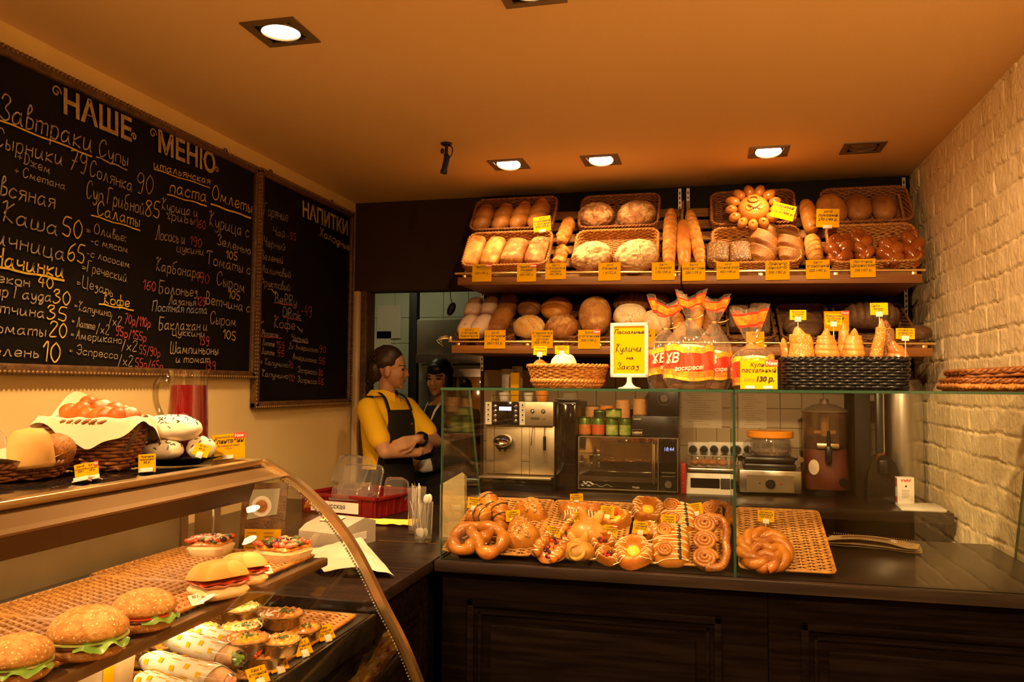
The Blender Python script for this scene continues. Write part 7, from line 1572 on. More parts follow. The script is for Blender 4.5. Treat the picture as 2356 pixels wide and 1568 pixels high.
wrap('paper-wrapped roll at the back of the pile, resting against the quiches', (428, 1452), (585, 1496), 54, .968, 1); wrap('paper-wrapped roll in the middle of the pile', (385, 1466), (540, 1510), 54, .968, 2); wrap('paper-wrapped roll lying at the front of the pile with an open dark end', (335, 1518), (520, 1566), 60, .958, 3); wrap('paper-wrapped roll lowest at the front, cut by the picture edge', (322, 1560), (450, 1600), 50, .950, 4)
for i, (px, py, lab) in enumerate(((752, 1458, 'yellow card farthest along the lower deck edge of the case'), (699, 1493, 'yellow card second from the far end of the lower deck edge'), (640, 1530, 'yellow card third from the far end of the lower deck edge'), (592, 1560, 'yellow card fourth from the far end, at the bottom picture edge'))):
    c = at(px, py+16, Z=.921); card('price_card', lab, T(-.815, c.y, .925, -38, 0, 66), .042, .033, [('Киш', .2, 0), ('с сыром', .2, 0), ('120 г/75 р.', .2, 0)] if i % 2 == 0 else [('Киш с', .2, 0), ('ветчиной', .2, 0), ('85 р.', .2, 0)], 0, 'card_yellow', 'clip')
c = at(300, 1540, Z=.95)
t = thing('paper_sleeve', 'folded yellow-brown paper sleeve standing left of the wraps', 'packaging', T(c.x-.02, c.y-.05, .930, 0, 0, 40)); g = G().add([(-.06, 0, 0), (.05, 0, 0), (.06, .02, .11), (-.05, .02, .13), (.0, -.05, 0), (.0, -.035, .12)], [(0, 4, 5, 3), (4, 1, 2, 5), (0, 3, 2, 1)]); ob('paper', g, 'kraft', t, 0); ob('yellow_print', G().add([(.002, -.0515, .005), (.018, -.036, .005), (.022, -.0215, .112), (.004, -.037, .118)], [(0, 1, 2, 3)]), 'card_yellow', t, 0)

# ---------------------------------------------------------------- things on top of the case
ZT2 = CT+.0045
def top(px, py): return at(px, py, Z=ZT2)
c = top(62, 1108); c = V((c.x-.165, c.y+.06, ZT2))
t = basket('flat_basket', 'shallow round wicker basket with pale loaves, at the left end of the case top', T(c.x, c.y, ZT2), .30, .26, .026, 'wicker_brown', .5, None, True, .006)
mat('pale_loaf', (.78, .50, .18), .65, c2=(.66, .38, .11), sc=7, b=.3, bs=40)
def sheet(name, lab, cat, M, Rf, zf, m='parchment', n=(10, 80)): return single(name, G().grid(lambda u, v: (lambda a: (Rf(u, a)*cos(a), Rf(u, a)*sin(a), zf(u, a)))(2*PI*v), n[0], n[1], False, True), m, lab, cat, M, None, None, 180) if 0 else single(name, G().grid(lambda u, v: (lambda a: (Rf(u, a)*cos(a), Rf(u, a)*sin(a), zf(u, a)))(2*PI*v), n[0], n[1], False, True), m, lab, cat, M, None, 180)
sheet('parchment_sheet', 'parchment paper lining the shallow round basket', 'paper', V((c.x, c.y, ZT2)), lambda u, a: (.02+.135*u)*(1+.12*u*(abs(cos(2*a+.5))))*(1 if abs(cos(a)) > 2 else 1), lambda u, a: .012+.030*u**2+.006*sin(7*a)*u+.004*nz(a*3, u*3))
p = at(74, 1020, Y=c.y-.03); k = 1/ppm(p)
single('tall_loaf', G().lathe([(0, 0), (45*k, 0), (49*k, 10*k), (46*k, 52*k), (41*k, 76*k), (28*k, 90*k), (0, 94*k)], 36, fr=lambda i, a: 1+.04*nz(cos(a)*2, sin(a)*2, i*.4)), 'pale_loaf', 'tall pale domed loaf in the shallow basket on the case', 'bread', T(p.x, p.y, ZT2+.022, 0, -6, 0), None, 180)
p = at(128, 1035, Y=c.y+.05); k = 1/ppm(p)
single('grain_bun', G().sphere((0, 0, 0), 42*k, 44*k, 38*k, 26, 16, lambda d: .06*nz(d.x*3, d.y*3, d.z*3)), 'crust_grain', 'seeded bun behind the tall pale loaf in the shallow basket', 'bread', V((p.x, p.y, ZT2+.022+34*k)), None, 180)
p = at(4, 1000, Y=c.y-.04); k = 1/ppm(p)
single('glass_cloche', G().lathe([(40*k, 0), (42*k, 4*k), (34*k, 60*k), (20*k, 78*k), (6*k, 84*k), (6*k, 92*k), (0, 94*k)], 32, cap=False), 'pane_clear', 'clear glass cover at the left picture edge on the case', 'cover', V((p.x-.03, p.y, ZT2+.03)), None, 180)
# doughnut basket
c = top(240, 1086); c = V((c.x-.085, c.y+.075, ZT2)); k = 1/ppm(c+V((0, 0, .06)))
Lb, Hb = 158*k, 104*k
t = basket('doughnut_basket', 'deep brown wicker basket of doughnut balls with a leather handle', T(c.x, c.y, ZT2, 0, 0, 14), Lb, Lb*.78, Hb, 'wicker_brown', .22)
ob('leather_handle', G().tube(smooth_pts([V((Lb*.50, -Lb*.25, Hb*.25)), V((Lb*.60, -Lb*.2, Hb*.65)), V((Lb*.66, -Lb*.08, Hb*1.02)), V((Lb*.67, Lb*.08, Hb*1.02)), V((Lb*.60, Lb*.2, Hb*.65)), V((Lb*.50, Lb*.25, Hb*.25))]), .012, 8, flat=.35), 'frame_wood', t, 180)
sheet('paper_napkin', 'cream paper napkin folded over the rim of the doughnut basket', 'napkin', T(c.x, c.y, ZT2+Hb*1.05, 0, 0, 14), lambda u, a: (Lb*.64*(abs(cos(a))**4+abs(sin(a)/.80)**4)**-.25)*(.55+.52*min(u/.5, 1)+.16*max(0, u-.5)*2), lambda u, a: -.018+.030*min(u/.5, 1)+max(0, u-.5)*2*(-.012-.055*abs(sin(1.5*a+.4))**1.5+.10*max(0, cos(a-2.5))**6)+.004*sin(11*a)*u)
mat('doughnut', (.50, .16, .018), .45, c2=(.38, .095, .008), sc=9, b=.25, top=((.95, .84, .70), .12))
DB = [(189, 944, 0), (205, 930, 1), (234, 938, 1), (263, 946, 0), (200, 958, -1), (228, 958, -1), (270, 958, -1), (300, 957, 0), (160, 948, 0), (284, 950, 1), (246, 956, -1), (180, 958, 0)]
DN = ['at the left, behind the front ones', 'dusted white at the top left', 'darkest, at the top middle', 'at the right of the top row', 'at the front left', 'at the front middle, low', 'at the front right, low', 'rightmost, above the handle', 'leftmost, against the napkin', 'sugared, between the top and the rightmost', 'low in the middle of the pile', 'low at the left of the pile']
for i, (px, py, d_) in enumerate(DB):
    p = at(px, py, Y=c.y+.022*d_); single('doughnut_ball', G().sphere((0, 0, 0), .0225, .0225, .0215, 20, 12, lambda d: .05*nz(d.x*2+i, d.y*2, d.z*2)), 'doughnut', 'round doughnut ball '+DN[i]+' in the basket', 'doughnut', p, 'doughnut balls in the basket', 180)
# jug of red drink
c = at(430, 1052, Y=1.86); k = 1/ppm(c); zt = at(430, 852, Y=1.86).z-ZT2
mat('red_drink', (.17, .003, .008), .08, coat=.3); pane_mat('jug_pane', (.98, .96, .94), 1.2)
t = thing('glass_jug', 'tall glass jug of dark red drink with a curved handle', 'jug', V((c.x, 1.86, ZT2)))
r_ = 44*k; ob('jug_glass', G().lathe([(0, .001), (r_*1.0, .001), (r_*1.06, .012), (r_*1.03, zt*.45), (r_*.90, zt*.92), (r_*.98, zt*.985), (r_*1.0, zt), (r_*.95, zt), (r_*.86, zt*.93)], 44, cap=False), 'jug_pane', t, 60)
ob('drink', G().lathe([(0, .008), (r_*.97, .008), (r_*1.02, .02), (r_*.99, zt*.45), (r_*.885, zt*.835), (0, zt*.835)], 44), 'red_drink', t)
ob('handle', G().tube(smooth_pts([V((-r_*.92, -r_*.1, zt*.86)), V((-r_*1.45, -r_*.2, zt*.93)), V((-r_*1.8, -r_*.25, zt*.82)), V((-r_*1.75, -r_*.25, zt*.62)), V((-r_*1.3, -r_*.15, zt*.42)), V((-r_*1.02, -r_*.05, zt*.38))]), .0075, 12), 'glass_base', t, 180)
# plate of meringues
c = top(418, 1072); c = V((c.x-.055, c.y+.05, ZT2)); k = 1/ppm(c)
single('dark_plate', G().lathe([(0, .0), (62*k, .0), (80*k, .008), (104*k, .017), (106*k, .020), (78*k, .012), (0, .005)], 40), 'black_gloss', 'dark plate of meringues on the case top', 'plate', V(c), None, 60)
mat('meringue', (.93, .83, .66), .6, c2=(.90, .78, .60), sc=10, b=.15, sub=.1)
def meringue(lab, px, py, wp, hp, y, z, rz, sd, choc=1):
    p = at(px, py, Y=y); kk = 1/ppm(p); a, b = wp*kk/2, hp*kk/2
    t = thing('meringue', lab, 'meringue', Matrix.Translation(p) @ Matrix.Rotation(R(rz), 4, 'Z'), 'chocolate-flecked meringues'); f = lambda d: .07*nz(d.x*2.5+sd, d.y*2.5, d.z*2.5)+.05*max(0, d.x)**3
    ob('foam', G().sphere((0, 0, 0), a, a*.72, b, 34, 22, f), 'meringue', t, 180); rnd = random.Random(sd); g = G()
    for i in range(44 if choc else 12):
        d = V((rnd.gauss(0, .6), rnd.gauss(0, .6)-.3, abs(rnd.gauss(.8, .3)))).normalized(); q = 1.012*(1+f(d)); M = Matrix.Translation((d.x*a*q, d.y*a*.72*q, d.z*b*q)) @ d.to_track_quat('Z', 'Y').to_matrix().to_4x4() @ Matrix.Rotation(rnd.random()*6, 4, 'Z'); g.box(-.004, -.0008, -.0008, .004, .0008, .0010, M)
    tag(ob('chocolate_flakes', g, 'olive', t, 0), None, None, None, 'stuff')
meringue('largest meringue on top of the pile, flecked with chocolate', 395, 984, 148, 62, c.y+.01, 0, -8, 1); meringue('meringue at the lower left of the dark plate', 374, 1034, 96, 50, c.y-.02, 0, 5, 2); meringue('plain meringue at the right edge of the dark plate', 462, 1030, 62, 54, c.y+.03, 0, 30, 3, 0)
# cards on the case
def tcard(lab, px, py, wp, hp, lines, new=0, roll=0, tilt=-8, rz=22, m='card_light', holder='foot', lift=0):
    p = top(px, py); k = 1/ppm(p); return card('price_card', lab, Matrix.Translation(p+V((0, 0, lift))) @ Matrix.Rotation(R(rz), 4, 'Z') @ Matrix.Rotation(R(roll), 4, 'Y') @ Matrix.Rotation(R(tilt), 4, 'X'), wp*k, hp*k, lines, new, m, holder)
tcard('left one of two yellow cards leaning together before the doughnut basket', 188, 1108, 27, 42, [('Хлеб', .14, 0), ('кукурузный', .1, 0), ('250 г', .12, 0)], 0, -12, -14); tcard('right one of two yellow cards with a red corner before the doughnut basket', 214, 1104, 27, 42, [('Хлеб', .14, 0), ('на отрубях', .1, 0), ('55 р.', .12, 0)], 1, -10, -14)
tcard('yellow card standing between doughnut basket and dark plate', 338, 1086, 38, 42, [('Пончики', .13, 0), ('творожные', .12, 0), ('60 р.', .14, 0)], 0, -4, -10)
p = at(458, 1048, Y=c.y-.055); k = 1/ppm(p)
card('price_card', 'small yellow card tilted on the rim of the dark plate', Matrix.Translation(p) @ Matrix.Rotation(R(20), 4, 'Z') @ Matrix.Rotation(R(16), 4, 'Y') @ Matrix.Rotation(R(-30), 4, 'X'), 36*k, 30*k, [('Безе', .2, 0), ('45 р.', .2, 0)], 0, 'card_light', 'clip')
p = at(527, 1042, Y=1.87); k = 1/ppm(p)
card('price_card', 'big yellow card for mulled wine with a red flag, by the jug', Matrix.Translation(V((p.x, 1.87, ZT2+.001))) @ Matrix.Rotation(R(8), 4, 'Z') @ Matrix.Rotation(R(-6), 4, 'Y') @ Matrix.Rotation(R(-6), 4, 'X'), 78*k, 58*k, [('ароматный напиток', .09, 1), ('Глинтвейн', .2, 0), ('из красного вина', .085, 1), ('120 р.', .09, 1)], 1, 'card_light', 'foot')

# ---------------------------------------------------------------- side counter behind the case
# menu placard with a picture of a coffee cup
c = at(598, 1240, Y=2.16); k = 1/ppm(c); W, H = 106*k, .27
t = thing('menu_placard', 'brown standing placard with a coffee cup picture and yellow price list', 'placard', T(c.x, 2.16, CZ, -8, 0, 12))
ob('board', G().rbox(-W/2, 0, 0, W/2, .006, H, .001), 'frame_wood', t)
g = G(); z = H*.70; g.add([(a, -.0006, b) for a, b in ((-W*.36, H*.60), (W*.30, H*.66), (W*.34, H*.94), (-W*.30, H*.92))], [(0, 1, 2, 3)]); ob('picture', g, 'pale_tile', t, 0)
for nm, r_, m, yy in (('saucer', .030, 'white_paper', -.0009), ('cup', .021, 'white_plastic', -.0012), ('coffee', .018, 'crust_rye', -.0015)): ob(nm+'_picture', G().lathe([(r_, 0), (0, .0002)], 28, T(-W*.05, yy, z+.012, 90)), m, t, 0)
l_ = ob('price_list', G().box(-W*.38, -.0010, H*.22, W*.42, -.0002, H*.50), 'card_yellow', t); g = G()
for i in range(6):
    for q in (0, 1): g.box(-W*.34+q*W*.38, -.0016, H*(.46-.038*i), -W*.34+q*W*.38+W*(.22+.05*nz(i, q)), -.001, H*(.468-.038*i))
ob('print_lines', g, 'ink_grey', l_)
c = at(452, 1240, Y=2.2); single('brown_carton', G().rbox(-.03, -.02, 0, .03, .03, .26, .002), 'bronze_alu', 'tall narrow brown carton behind the case glass, left of the placard', 'box', V((c.x, 2.25, CZ)))
c = at(488, 1200, Y=2.12); single('white_cable', G().tube(smooth_pts([V((0, 0, .235)), V((.004, 0, .15)), V((-.002, 0, .08)), V((.004, .0, .012)), V((.03, .01, .004)), V((.06, .04, .0035))]), .0032, 8), 'white_plastic', 'white cable hanging behind the case glass beside the brown carton', 'cable', V((c.x, 2.12, CZ)), None, 180)
c = at(388, 1290, Z=CZ); c = V((-1.62, 2.28, CZ)); d = at(388, 1262, Y=2.28)
basket('round_basket', 'small round woven basket seen through the back of the case', T(d.x, 2.28, CZ), .10, .10, .11, 'wicker_brown', .0, None, True)
# receipt terminal
c = at(836, 1262, Z=CZ); t = thing('receipt_printer', 'white receipt printer with a red badge on the side counter', 'printer', T(c.x-.135, c.y+.06, CZ, 0, 0, -14, .88)); k = 1
ob('housing', G().prism([(-.12, 0), (.10, 0), (.10, .060), (.06, .082), (-.05, .105), (-.12, .085)], .21, Matrix(((0, 0, 1, -.10), (-1, 0, 0, 0), (0, 1, 0, 0), (0, 0, 0, 1)))), mat('printer_plastic', (.46, .41, .34), .45).name, t, 30)
sl = Matrix.Translation((0, -.005, .0965)) @ Matrix.Rotation(R(12), 4, 'X')
ob('paper_slot', G().rbox(-.055, -.03, .002, .035, .03, .004, .001, 1, sl).rbox(-.045, -.022, .0035, .025, .022, .0048, .001, 1, sl), 'parchment', t)
ob('badge', G().rbox(.055, -.016, -.0005, .098, -.006, .0015, .0005, 1, Matrix.Translation((0, -.05, .0865)) @ Matrix.Rotation(R(28), 4, 'X')), 'red_flag', t)
ob('side_vent', G().box(.1092, -.06, .02, .111, .06, .05), 'white_paper', t)
# white paper bag hanging over the counter edge
cs_ = [at(700, 1268, Z=CZ+.05), at(830, 1238, Z=CZ+.03), at(907, 1327, Z=CZ+.006), at(745, 1318, Z=CZ+.012)]
o = cs_[2]; g = G()
g.grid(lambda u, v: tuple((cs_[0].lerp(cs_[1], u)).lerp(cs_[3].lerp(cs_[2], u), v)-o+V((0, 0, .030*sin(PI*u)*sin(PI*v*.8)+.004*nz(u*6, v*6)+.004))), 26, 26)
mat('tissue', (.62, .53, .42), .7, b=.2, bs=30)
single('paper_bag', g, 'tissue', 'white paper bag with a pointed corner over the side counter edge', 'bag', o, None, 180)
c = at(834, 1296, Z=CZ+.02); single('crumpled_napkin', G().sphere((0, 0, 0), .034, .028, .020, 40, 24, lambda d: .30*nz(d.x*3, d.y*3, d.z*3)+.12*nz(d.x*8, d.y*8, d.z*8)), 'white_paper', 'crumpled white napkin beside the white paper bag', 'napkin', V((c.x, c.y, CZ+.022)), None, 30)
c = at(905, 1206, Z=CZ); single('yellow_napkin', G().grid(lambda u, v: (.235*(u-.5), .10*(v-.5)*(.6+.4*u)+.006*nz(u*6, 3), .006+.010*abs(nz(u*4, v*3, 2))+.008*v), 26, 10), mat('napkin_yellow', (.92, .68, .10), .7).name, 'yellow paper napkin lying before the red crate', 'napkin', T(c.x-.02, c.y, CZ, 0, 0, 2), None, 180)
# red crate with clear boxes
c0 = at(866, 1193, Z=CZ); CW, CDp, CH_ = .40, .34, .085
t = thing('bread_crate', 'red plastic crate with a white label on the side counter', 'crate', T(c0.x, c0.y, CZ, 0, 0, -13))
mat('crate_red', (.19, .008, .007), .35, c2=(.15, .007, .006), sc=20)
g = G().box(-CW, 0, 0, 0, CDp, .004)
for a, b, c_, d_ in ((-CW, 0, 0, .004), (-CW, CDp-.004, 0, CDp), (-CW, 0, -CW+.004, CDp), (-.004, 0, 0, CDp)): g.box(a, b, 0, c_, d_, CH_)
for i in range(7): g.box(-CW+.02+i*(CW-.04)/6-.003, -.006, .004, -CW+.02+i*(CW-.04)/6+.003, 0, CH_-.01); g.box(0, .02+i*(CDp-.04)/6-.003, .004, .006, .02+i*(CDp-.04)/6+.003, CH_-.01)
ob('box', g, 'crate_red', t); g = G()
for a, b, c_, d_ in ((-CW-.008, -.008, .008, .006), (-CW-.008, CDp-.006, .008, CDp+.008), (-CW-.008, -.008, -CW+.006, CDp+.008), (-.006, -.008, .008, CDp+.008)): g.rbox(a, b, CH_-.014, c_, d_, CH_+.002, .003)
ob('rim', g, 'crate_red', t)
lb = ob('label', G().box(-CW*.86, -.0080, .012, -CW*.22, -.0066, .058), 'white_paper', t); ob('label_text', text_geo('Беларусская', .030, plane_M((-CW*.62, -.0086, .028), (1, 0, 0), (0, -1, 0)), .0003, 0, 'CENTER', CW*.45), 'ink', lb, 0)
def clam(lab, px, py, wp, hp, Y, rx, rz, dome=True):
    c = at(px, py, Y=Y); k = 1/ppm(c); w_, h_ = wp*k, hp*k; t = thing('plastic_container', lab, 'container', Matrix.Translation(c) @ Matrix.Rotation(R(rz), 4, 'Z') @ Matrix.Rotation(R(rx), 4, 'X'), 'clear plastic boxes in the red crate')
    ob('shell', G().rings([rr(w_*s, h_*s, .03*s+.004, z) for s, z in ((1, 0), (1, .004), (.90, .006), (.84, .045), (.74, .052))], False).grid(lambda u, v: (w_*.37*(2*u-1), h_*.37*(2*v-1), .052), 6, 6), 'pane_clear', t, 60)
    g = G(); pts = rr(w_*.96, h_*.96, .03, .003); g.tube(pts, lambda u: .0028+.0014*sin(u*400), 6, True); ob('ribbed_rim', g, 'pane_clear', t, 180)
def rr(L, W, r, z): return [(x, y, z) for x, y, a, b in rrect(L, W, min(r, L/2-.002, W/2-.002), 120)]
clam('clear plastic cake box standing on edge in the red crate', 832, 1112, 108, 92, c0.y+.13, 70, -10); clam('open clear lid leaning behind the standing cake box', 812, 1088, 86, 84, c0.y+.20, 62, -16); clam('clear container lid lying flat in the red crate', 812, 1142, 92, 90, c0.y+.10, 4, 0); clam('clear plastic box at the right end of the red crate', 912, 1128, 56, 58, c0.y+.22, 62, 8)
# ---------------------------------------------------------------- kitchen equipment behind the doorway
single('kitchen_post', G().rbox(-.03, -.03, 0, .03, .03, 2.5, .004), 'black_panel', 'dark upright post between the tiled wall and the oven', 'post', V((at(953, 760, Y=5.4).x, 5.40, 0)))
x0 = at(964, 780, Y=5.3).x; z1 = at(1000, 735, Y=5.3).z; z0 = at(1000, 826, Y=5.3).z
t = thing('kitchen_oven', 'tall steel kitchen oven with a hood, behind the doorway', 'oven', V((x0+.5, 5.3, 0))); wv = .85
mat('oven_steel', (.26, .23, .17), .4, metal=.4)
ob('hood', G().rbox(-.5, -.05, z0-.0, -.5+wv, .5, z1, .01), 'oven_steel', t); ob('hood_band', G().rbox(-.5, -.062, z0-.03, -.5+wv, -.045, z0+.035, .004), 'steel', t)
ob('oven_body', G().rbox(-.5, .0, .0, -.5+wv, .5, z0-.03, .01), 'oven_steel', t)
d = ob('oven_door', G().rbox(-.40, -.025, .75, -.10+.1, -.002, z0-.06, .006), 'steel', t); ob('door_window', G().rbox(-.36, -.030, .95, -.04, -.024, z0-.12, .004), 'mirror_dark', d); ob('door_handle', G().cyl((-.38, -.05, .85), (-.02, -.05, .85), .010), 'chrome', d)
g = G()
for k in range(5): g.rbox(.04, -.012, z0-.10-k*.06, .10, -.002, z0-.07-k*.06, .003)
ob('control_keys', g, 'steel', t)
c0_ = at(862, 705, Y=5.93)
for i, (px, py) in enumerate(((895, 740), (872, 800))):
    p = at(px, py, Y=5.938); single('kitchen_notice', G().box(-.10, -.001, -.13, .10, .0, .13), 'notice_paper', ['pale paper sheet taped to the kitchen tiles', 'second pale paper sheet lower on the kitchen tiles'][i], 'notice', V(p))
p = at(1041, 705, Y=4.36)
t = thing('hanging_handset', 'black handset hanging on a cord at the left end of the lower shelf', 'handset', V((p.x, 4.36, p.z)))
ob('handset', G().sphere((0, 0, -.015), .022, .016, .040, 18, 12, None, T(0, 0, 0, 0, 24, 0)), 'black_plastic', t); ob('cord', G().tube(smooth_pts([V((-.004, 0, .02)), V((-.012, 0, .06)), V((-.014, 0, .11)), V((-.016, .01, .16))]), .0025, 6), 'black_plastic', t)

# ---------------------------------------------------------------- people
mat('skin', (.62, .33, .17), .5, c2=(.56, .28, .14), sc=6, sub=.15); mat('lip', (.42, .13, .09), .4); mat('eye_dark', (.03, .02, .015), .2); mat('hair_dark', (.030, .014, .008), .45, c2=(.055, .026, .012), sc=90, wood=3); mat('hair_black', (.008, .006, .006), .38, c2=(.018, .013, .011), sc=90, wood=3)
mat('polo_yellow', (.95, .58, .008), .75, b=.3, bs=30); mat('apron_black', (.012, .009, .009), .8, b=.2, bs=60); mat('knit_black', (.014, .011, .011), .85, b=.3, bs=80); mat('shirt_white', (.78, .72, .62), .75)
def capsule(g, a, b, r0, r1, n=18):
    a, b = V(a), V(b); d = b-a; q = d.to_track_quat('Z', 'Y').to_matrix().to_4x4(); L = d.length
    pf = [(r0*sin(PI/2*k/5), -r0*cos(PI/2*k/5)) for k in range(5)]+[(r0, 0), (r1, L)]+[(r1*cos(PI/2*k/5), L+r1*sin(PI/2*k/5)) for k in range(1, 6)]
    g.lathe(pf, n, Matrix.Translation(a) @ q)
def remesh(g, vox, it=4):
    me = bpy.data.meshes.new('t'); me.from_pydata(g.v, [], g.f); o = bpy.data.objects.new('t', me); COL.objects.link(o)
    m = o.modifiers.new('r', 'REMESH'); m.mode = 'VOXEL'; m.voxel_size = vox; s = o.modifiers.new('s', 'SMOOTH'); s.factor = .5; s.iterations = it
    dg = bpy.context.evaluated_depsgraph_get(); dg.update(); r_ = bpy.data.meshes.new_from_object(o.evaluated_get(dg)); bpy.data.objects.remove(o); return r_
def torso(g, secs, M):      # (z, half width, half depth, y offset)
    out = []
    for z, a, b, yo in secs: out.append([(a*sg(cos(t_), .85), yo+b*sg(sin(t_), .85), z) for t_ in [2*PI*k/28 for k in range(28)]])
    g.rings(out, True, False, M)
def head(g, M):
    g.sphere((0, -.008, .045), .074, .094, .088, 26, 18, M=M); g.sphere((0, .030, -.020), .062, .064, .075, 24, 16, M=M); g.sphere((0, .045, -.055), .048, .042, .045, 20, 14, M=M); g.sphere((0, .072, -.090), .020, .016, .016, 14, 10, M=M)
    for s in (-1, 1):
        g.sphere((s*.036, .058, -.022), .026, .028, .028, 14, 10, M=M); g.sphere((s*.030, .078, .028), .022, .014, .010, 12, 8, M=M); g.sphere((s*.074, -.006, -.010), .011, .020, .032, 14, 10, M=M); g.sphere((s*.031, .073, .008), .014, .012, .009, 12, 8, M=M); g.sphere((s*.010, .098, -.026), .009, .009, .008, 10, 8, M=M)
    q = G(); capsule(q, (0, .084, .020), (0, .106, -.022), .008, .0115, 12); g.join(q, M)
    g.sphere((0, .086, -.050), .023, .012, .0065, 14, 8, M=M); g.sphere((0, .084, -.061), .019, .011, .0065, 14, 8, M=M)
def hand(g, wrist, d, pn, fist=.5, L=.165):
    """palm, four unequal bent fingers and a thumb; d: pointing direction, pn: palm normal"""
    d = V(d).normalized(); pn = V(pn); pn = (pn-d*pn.dot(d)).normalized(); s = d.cross(pn); w0 = V(wrist)
    for k in range(4): capsule(g, w0+s*(.018-.012*k)*.6, w0+d*L*.50+s*(.027-.018*k), .013, .0125, 10)
    for k, l_ in enumerate((.40, .46, .43, .34)):
        b = w0+d*L*.52+s*(.027-.018*k); a1 = fist; m1 = b+(d*cos(a1)+pn*sin(a1))*L*l_*.5; m2 = m1+(d*cos(a1*2.0)+pn*sin(a1*2.0))*L*l_*.5; capsule(g, b, m1, .0092, .0085, 10); capsule(g, m1, m2, .0085, .007, 10)
    b = w0+d*L*.14+s*.022; m1 = b+(d*.75+s*.65+pn*.2)*L*.24; capsule(g, b, m1, .0115, .0098, 10); capsule(g, m1, m1+(d*.95+s*.1+pn*.25)*L*.20, .0098, .0078, 10)
def body_object(g, vox, t, Mh, M0, name='body'):
    me = remesh(g, vox, 3); inv = (Mh).inverted()
    for m in ('skin', 'lip', 'eye_dark', 'hair_dark'): me.materials.append(MATS[m])
    for p in me.polygons:
        c = inv @ p.center
        if c.y > .055:
            if (c.x/.024)**2+((c.z+.056)/.010)**2 < 1 and c.y > .08: p.material_index = 1
            for s in (-1, 1):
                if ((c.x-s*.031)/.015)**2+((c.z-.008)/.0065)**2 < 1: p.material_index = 2
                if ((c.x-s*.033)/.021)**2+((c.z-.030-.10*(.012-abs(abs(c.x)-.033)))/.0045)**2 < 1: p.material_index = 3
    me.shade_smooth(); o = ob(name, me, None, t); return o
SEC = [(.78, .155, .115, 0), (.90, .175, .125, 0), (1.0, .150, .105, .005), (1.10, .140, .098, .008), (1.20, .155, .110, .012), (1.30, .165, .108, .006), (1.37, .160, .090, -.004), (1.41, .110, .070, -.008), (1.44, .058, .055, -.008)]
def person(label, P, face, hdir, pose, sc, vox=.0065):
    """local frame: x to her left... y forward, z up, origin between the feet"""
    rz = math.degrees(math.atan2(face[1], face[0]))-90
    t = thing('person', label, 'person', T(P[0], P[1], 0, 0, 0, rz, sc))
    hz = math.degrees(math.atan2(hdir[1], hdir[0]))-90-rz
    Mh = Matrix.Translation((0, .012, 1.585)) @ Matrix.Rotation(R(hz), 4, 'Z') @ Matrix.Rotation(R(hdir[2]), 4, 'X')
    g = G(); head(g, Mh); capsule(g, (0, -.018, 1.40), (0, -.004, 1.52), .052, .048); torso(g, SEC, None)
    for s in (-1, 1):
        capsule(g, (s*.085, 0, .86), (s*.09, .01, .48), .085, .058); capsule(g, (s*.09, .01, .48), (s*.09, -.01, .09), .056, .036); capsule(g, (s*.09, -.03, .035), (s*.10, .14, .03), .036, .028)
    for sh, el, wr in pose['arms']: capsule(g, sh, el, .050, .038); capsule(g, el, wr, .038, .026)
    for h in pose['hands']: hand(g, *h)
    body_object(g, vox, t, Mh, None)
    return t, Mh
# first person: yellow polo, arms folded
q = at(893, 850, Y=4.36)
arms = [((.155, .0, 1.355), (.195, .185, 1.135), (.0, .25, 1.125)), ((-.155, .0, 1.355), (-.20, .195, 1.175), (.04, .275, 1.205))]
# x>0 is her right in this frame when looking along -y; both forearms cross in front
t, Mh = person('person in yellow polo shirt and black apron standing with folded arms, looking right', (q.x, 4.36), (.92, -.40), (.95, .31, -3), {'arms': arms, 'hands': [((-.005, .252, 1.125), (-.9, .0, .35), (0, -1, .1), .35), ((.04, .275, 1.205), (.92, -.25, -.25), (0, -1, -.3), .45)]}, .985)
g = G(); torso(g, [(z, a+.012, b+.012, yo) for z, a, b, yo in SEC[1:-1]]+[(1.43, .075, .068, -.008)], None)
for sh, el, wr in arms: e = V(sh).lerp(V(el), .70); capsule(g, V(sh)+V((0, 0, .01)), e, .066, .062)
me = remesh(g, .008, 5); me.materials.append(MATS['polo_yellow']); me.shade_smooth(); sh_ = ob('polo_shirt', me, None, t)
g = G()
for s in (-1, 1): g.grid(lambda u, v: (s*(.016+.062*sin(PI*.5*min(1, v*1.15)))*(1+.32*u), (.072-.13*v)*(1+.22*u), 1.472-.034*u-.055*max(0, .35-v)*(1+u)), 6, 16)
ob('collar', g, 'polo_yellow', sh_, 180)
# apron: bib over the chest, skirt round the hips, straps
def apf(x, z, off): 
    for (z0, a0, b0, y0), (z1, a1, b1, y1) in zip(SEC, SEC[1:]):
        if z0 <= z <= z1: k = (z-z0)/(z1-z0); a, b, yo = a0+(a1-a0)*k+.012, b0+(b1-b0)*k+.012, y0+(y1-y0)*k; break
    else: a, b, yo = .17, .13, 0
    return yo+b*max(0, 1-(abs(x)/a)**2.2)**.45+off
g = G(); g.grid(lambda u, v: (lambda z, w_: ((2*u-1)*w_, apf((2*u-1)*w_, z, .008), z))(1.0+.36*v, .150-.055*v), 24, 18); ob('apron_bib', g, 'apron_black', t, 180)
g = G(); g.grid(lambda u, v: (lambda a, z, k: ((.178+.05*k)*sin(a)*(1.02), (.128+.05*k+.012*sin(9*a)*k)*cos(a), z))(-2.6+5.2*u, 1.03-.55*v, v), 50, 14); ob('apron_skirt', g, 'apron_black', t, 180)
g = G()
for s in (-1, 1): g.tube(smooth_pts([V((s*.09, .105, 1.355)), V((s*.082, .06, 1.43)), V((s*.06, -.02, 1.462)), V((0, -.075, 1.455))]), .011, 6, flat=.35)
ob('apron_strap', g, 'apron_black', t, 180)
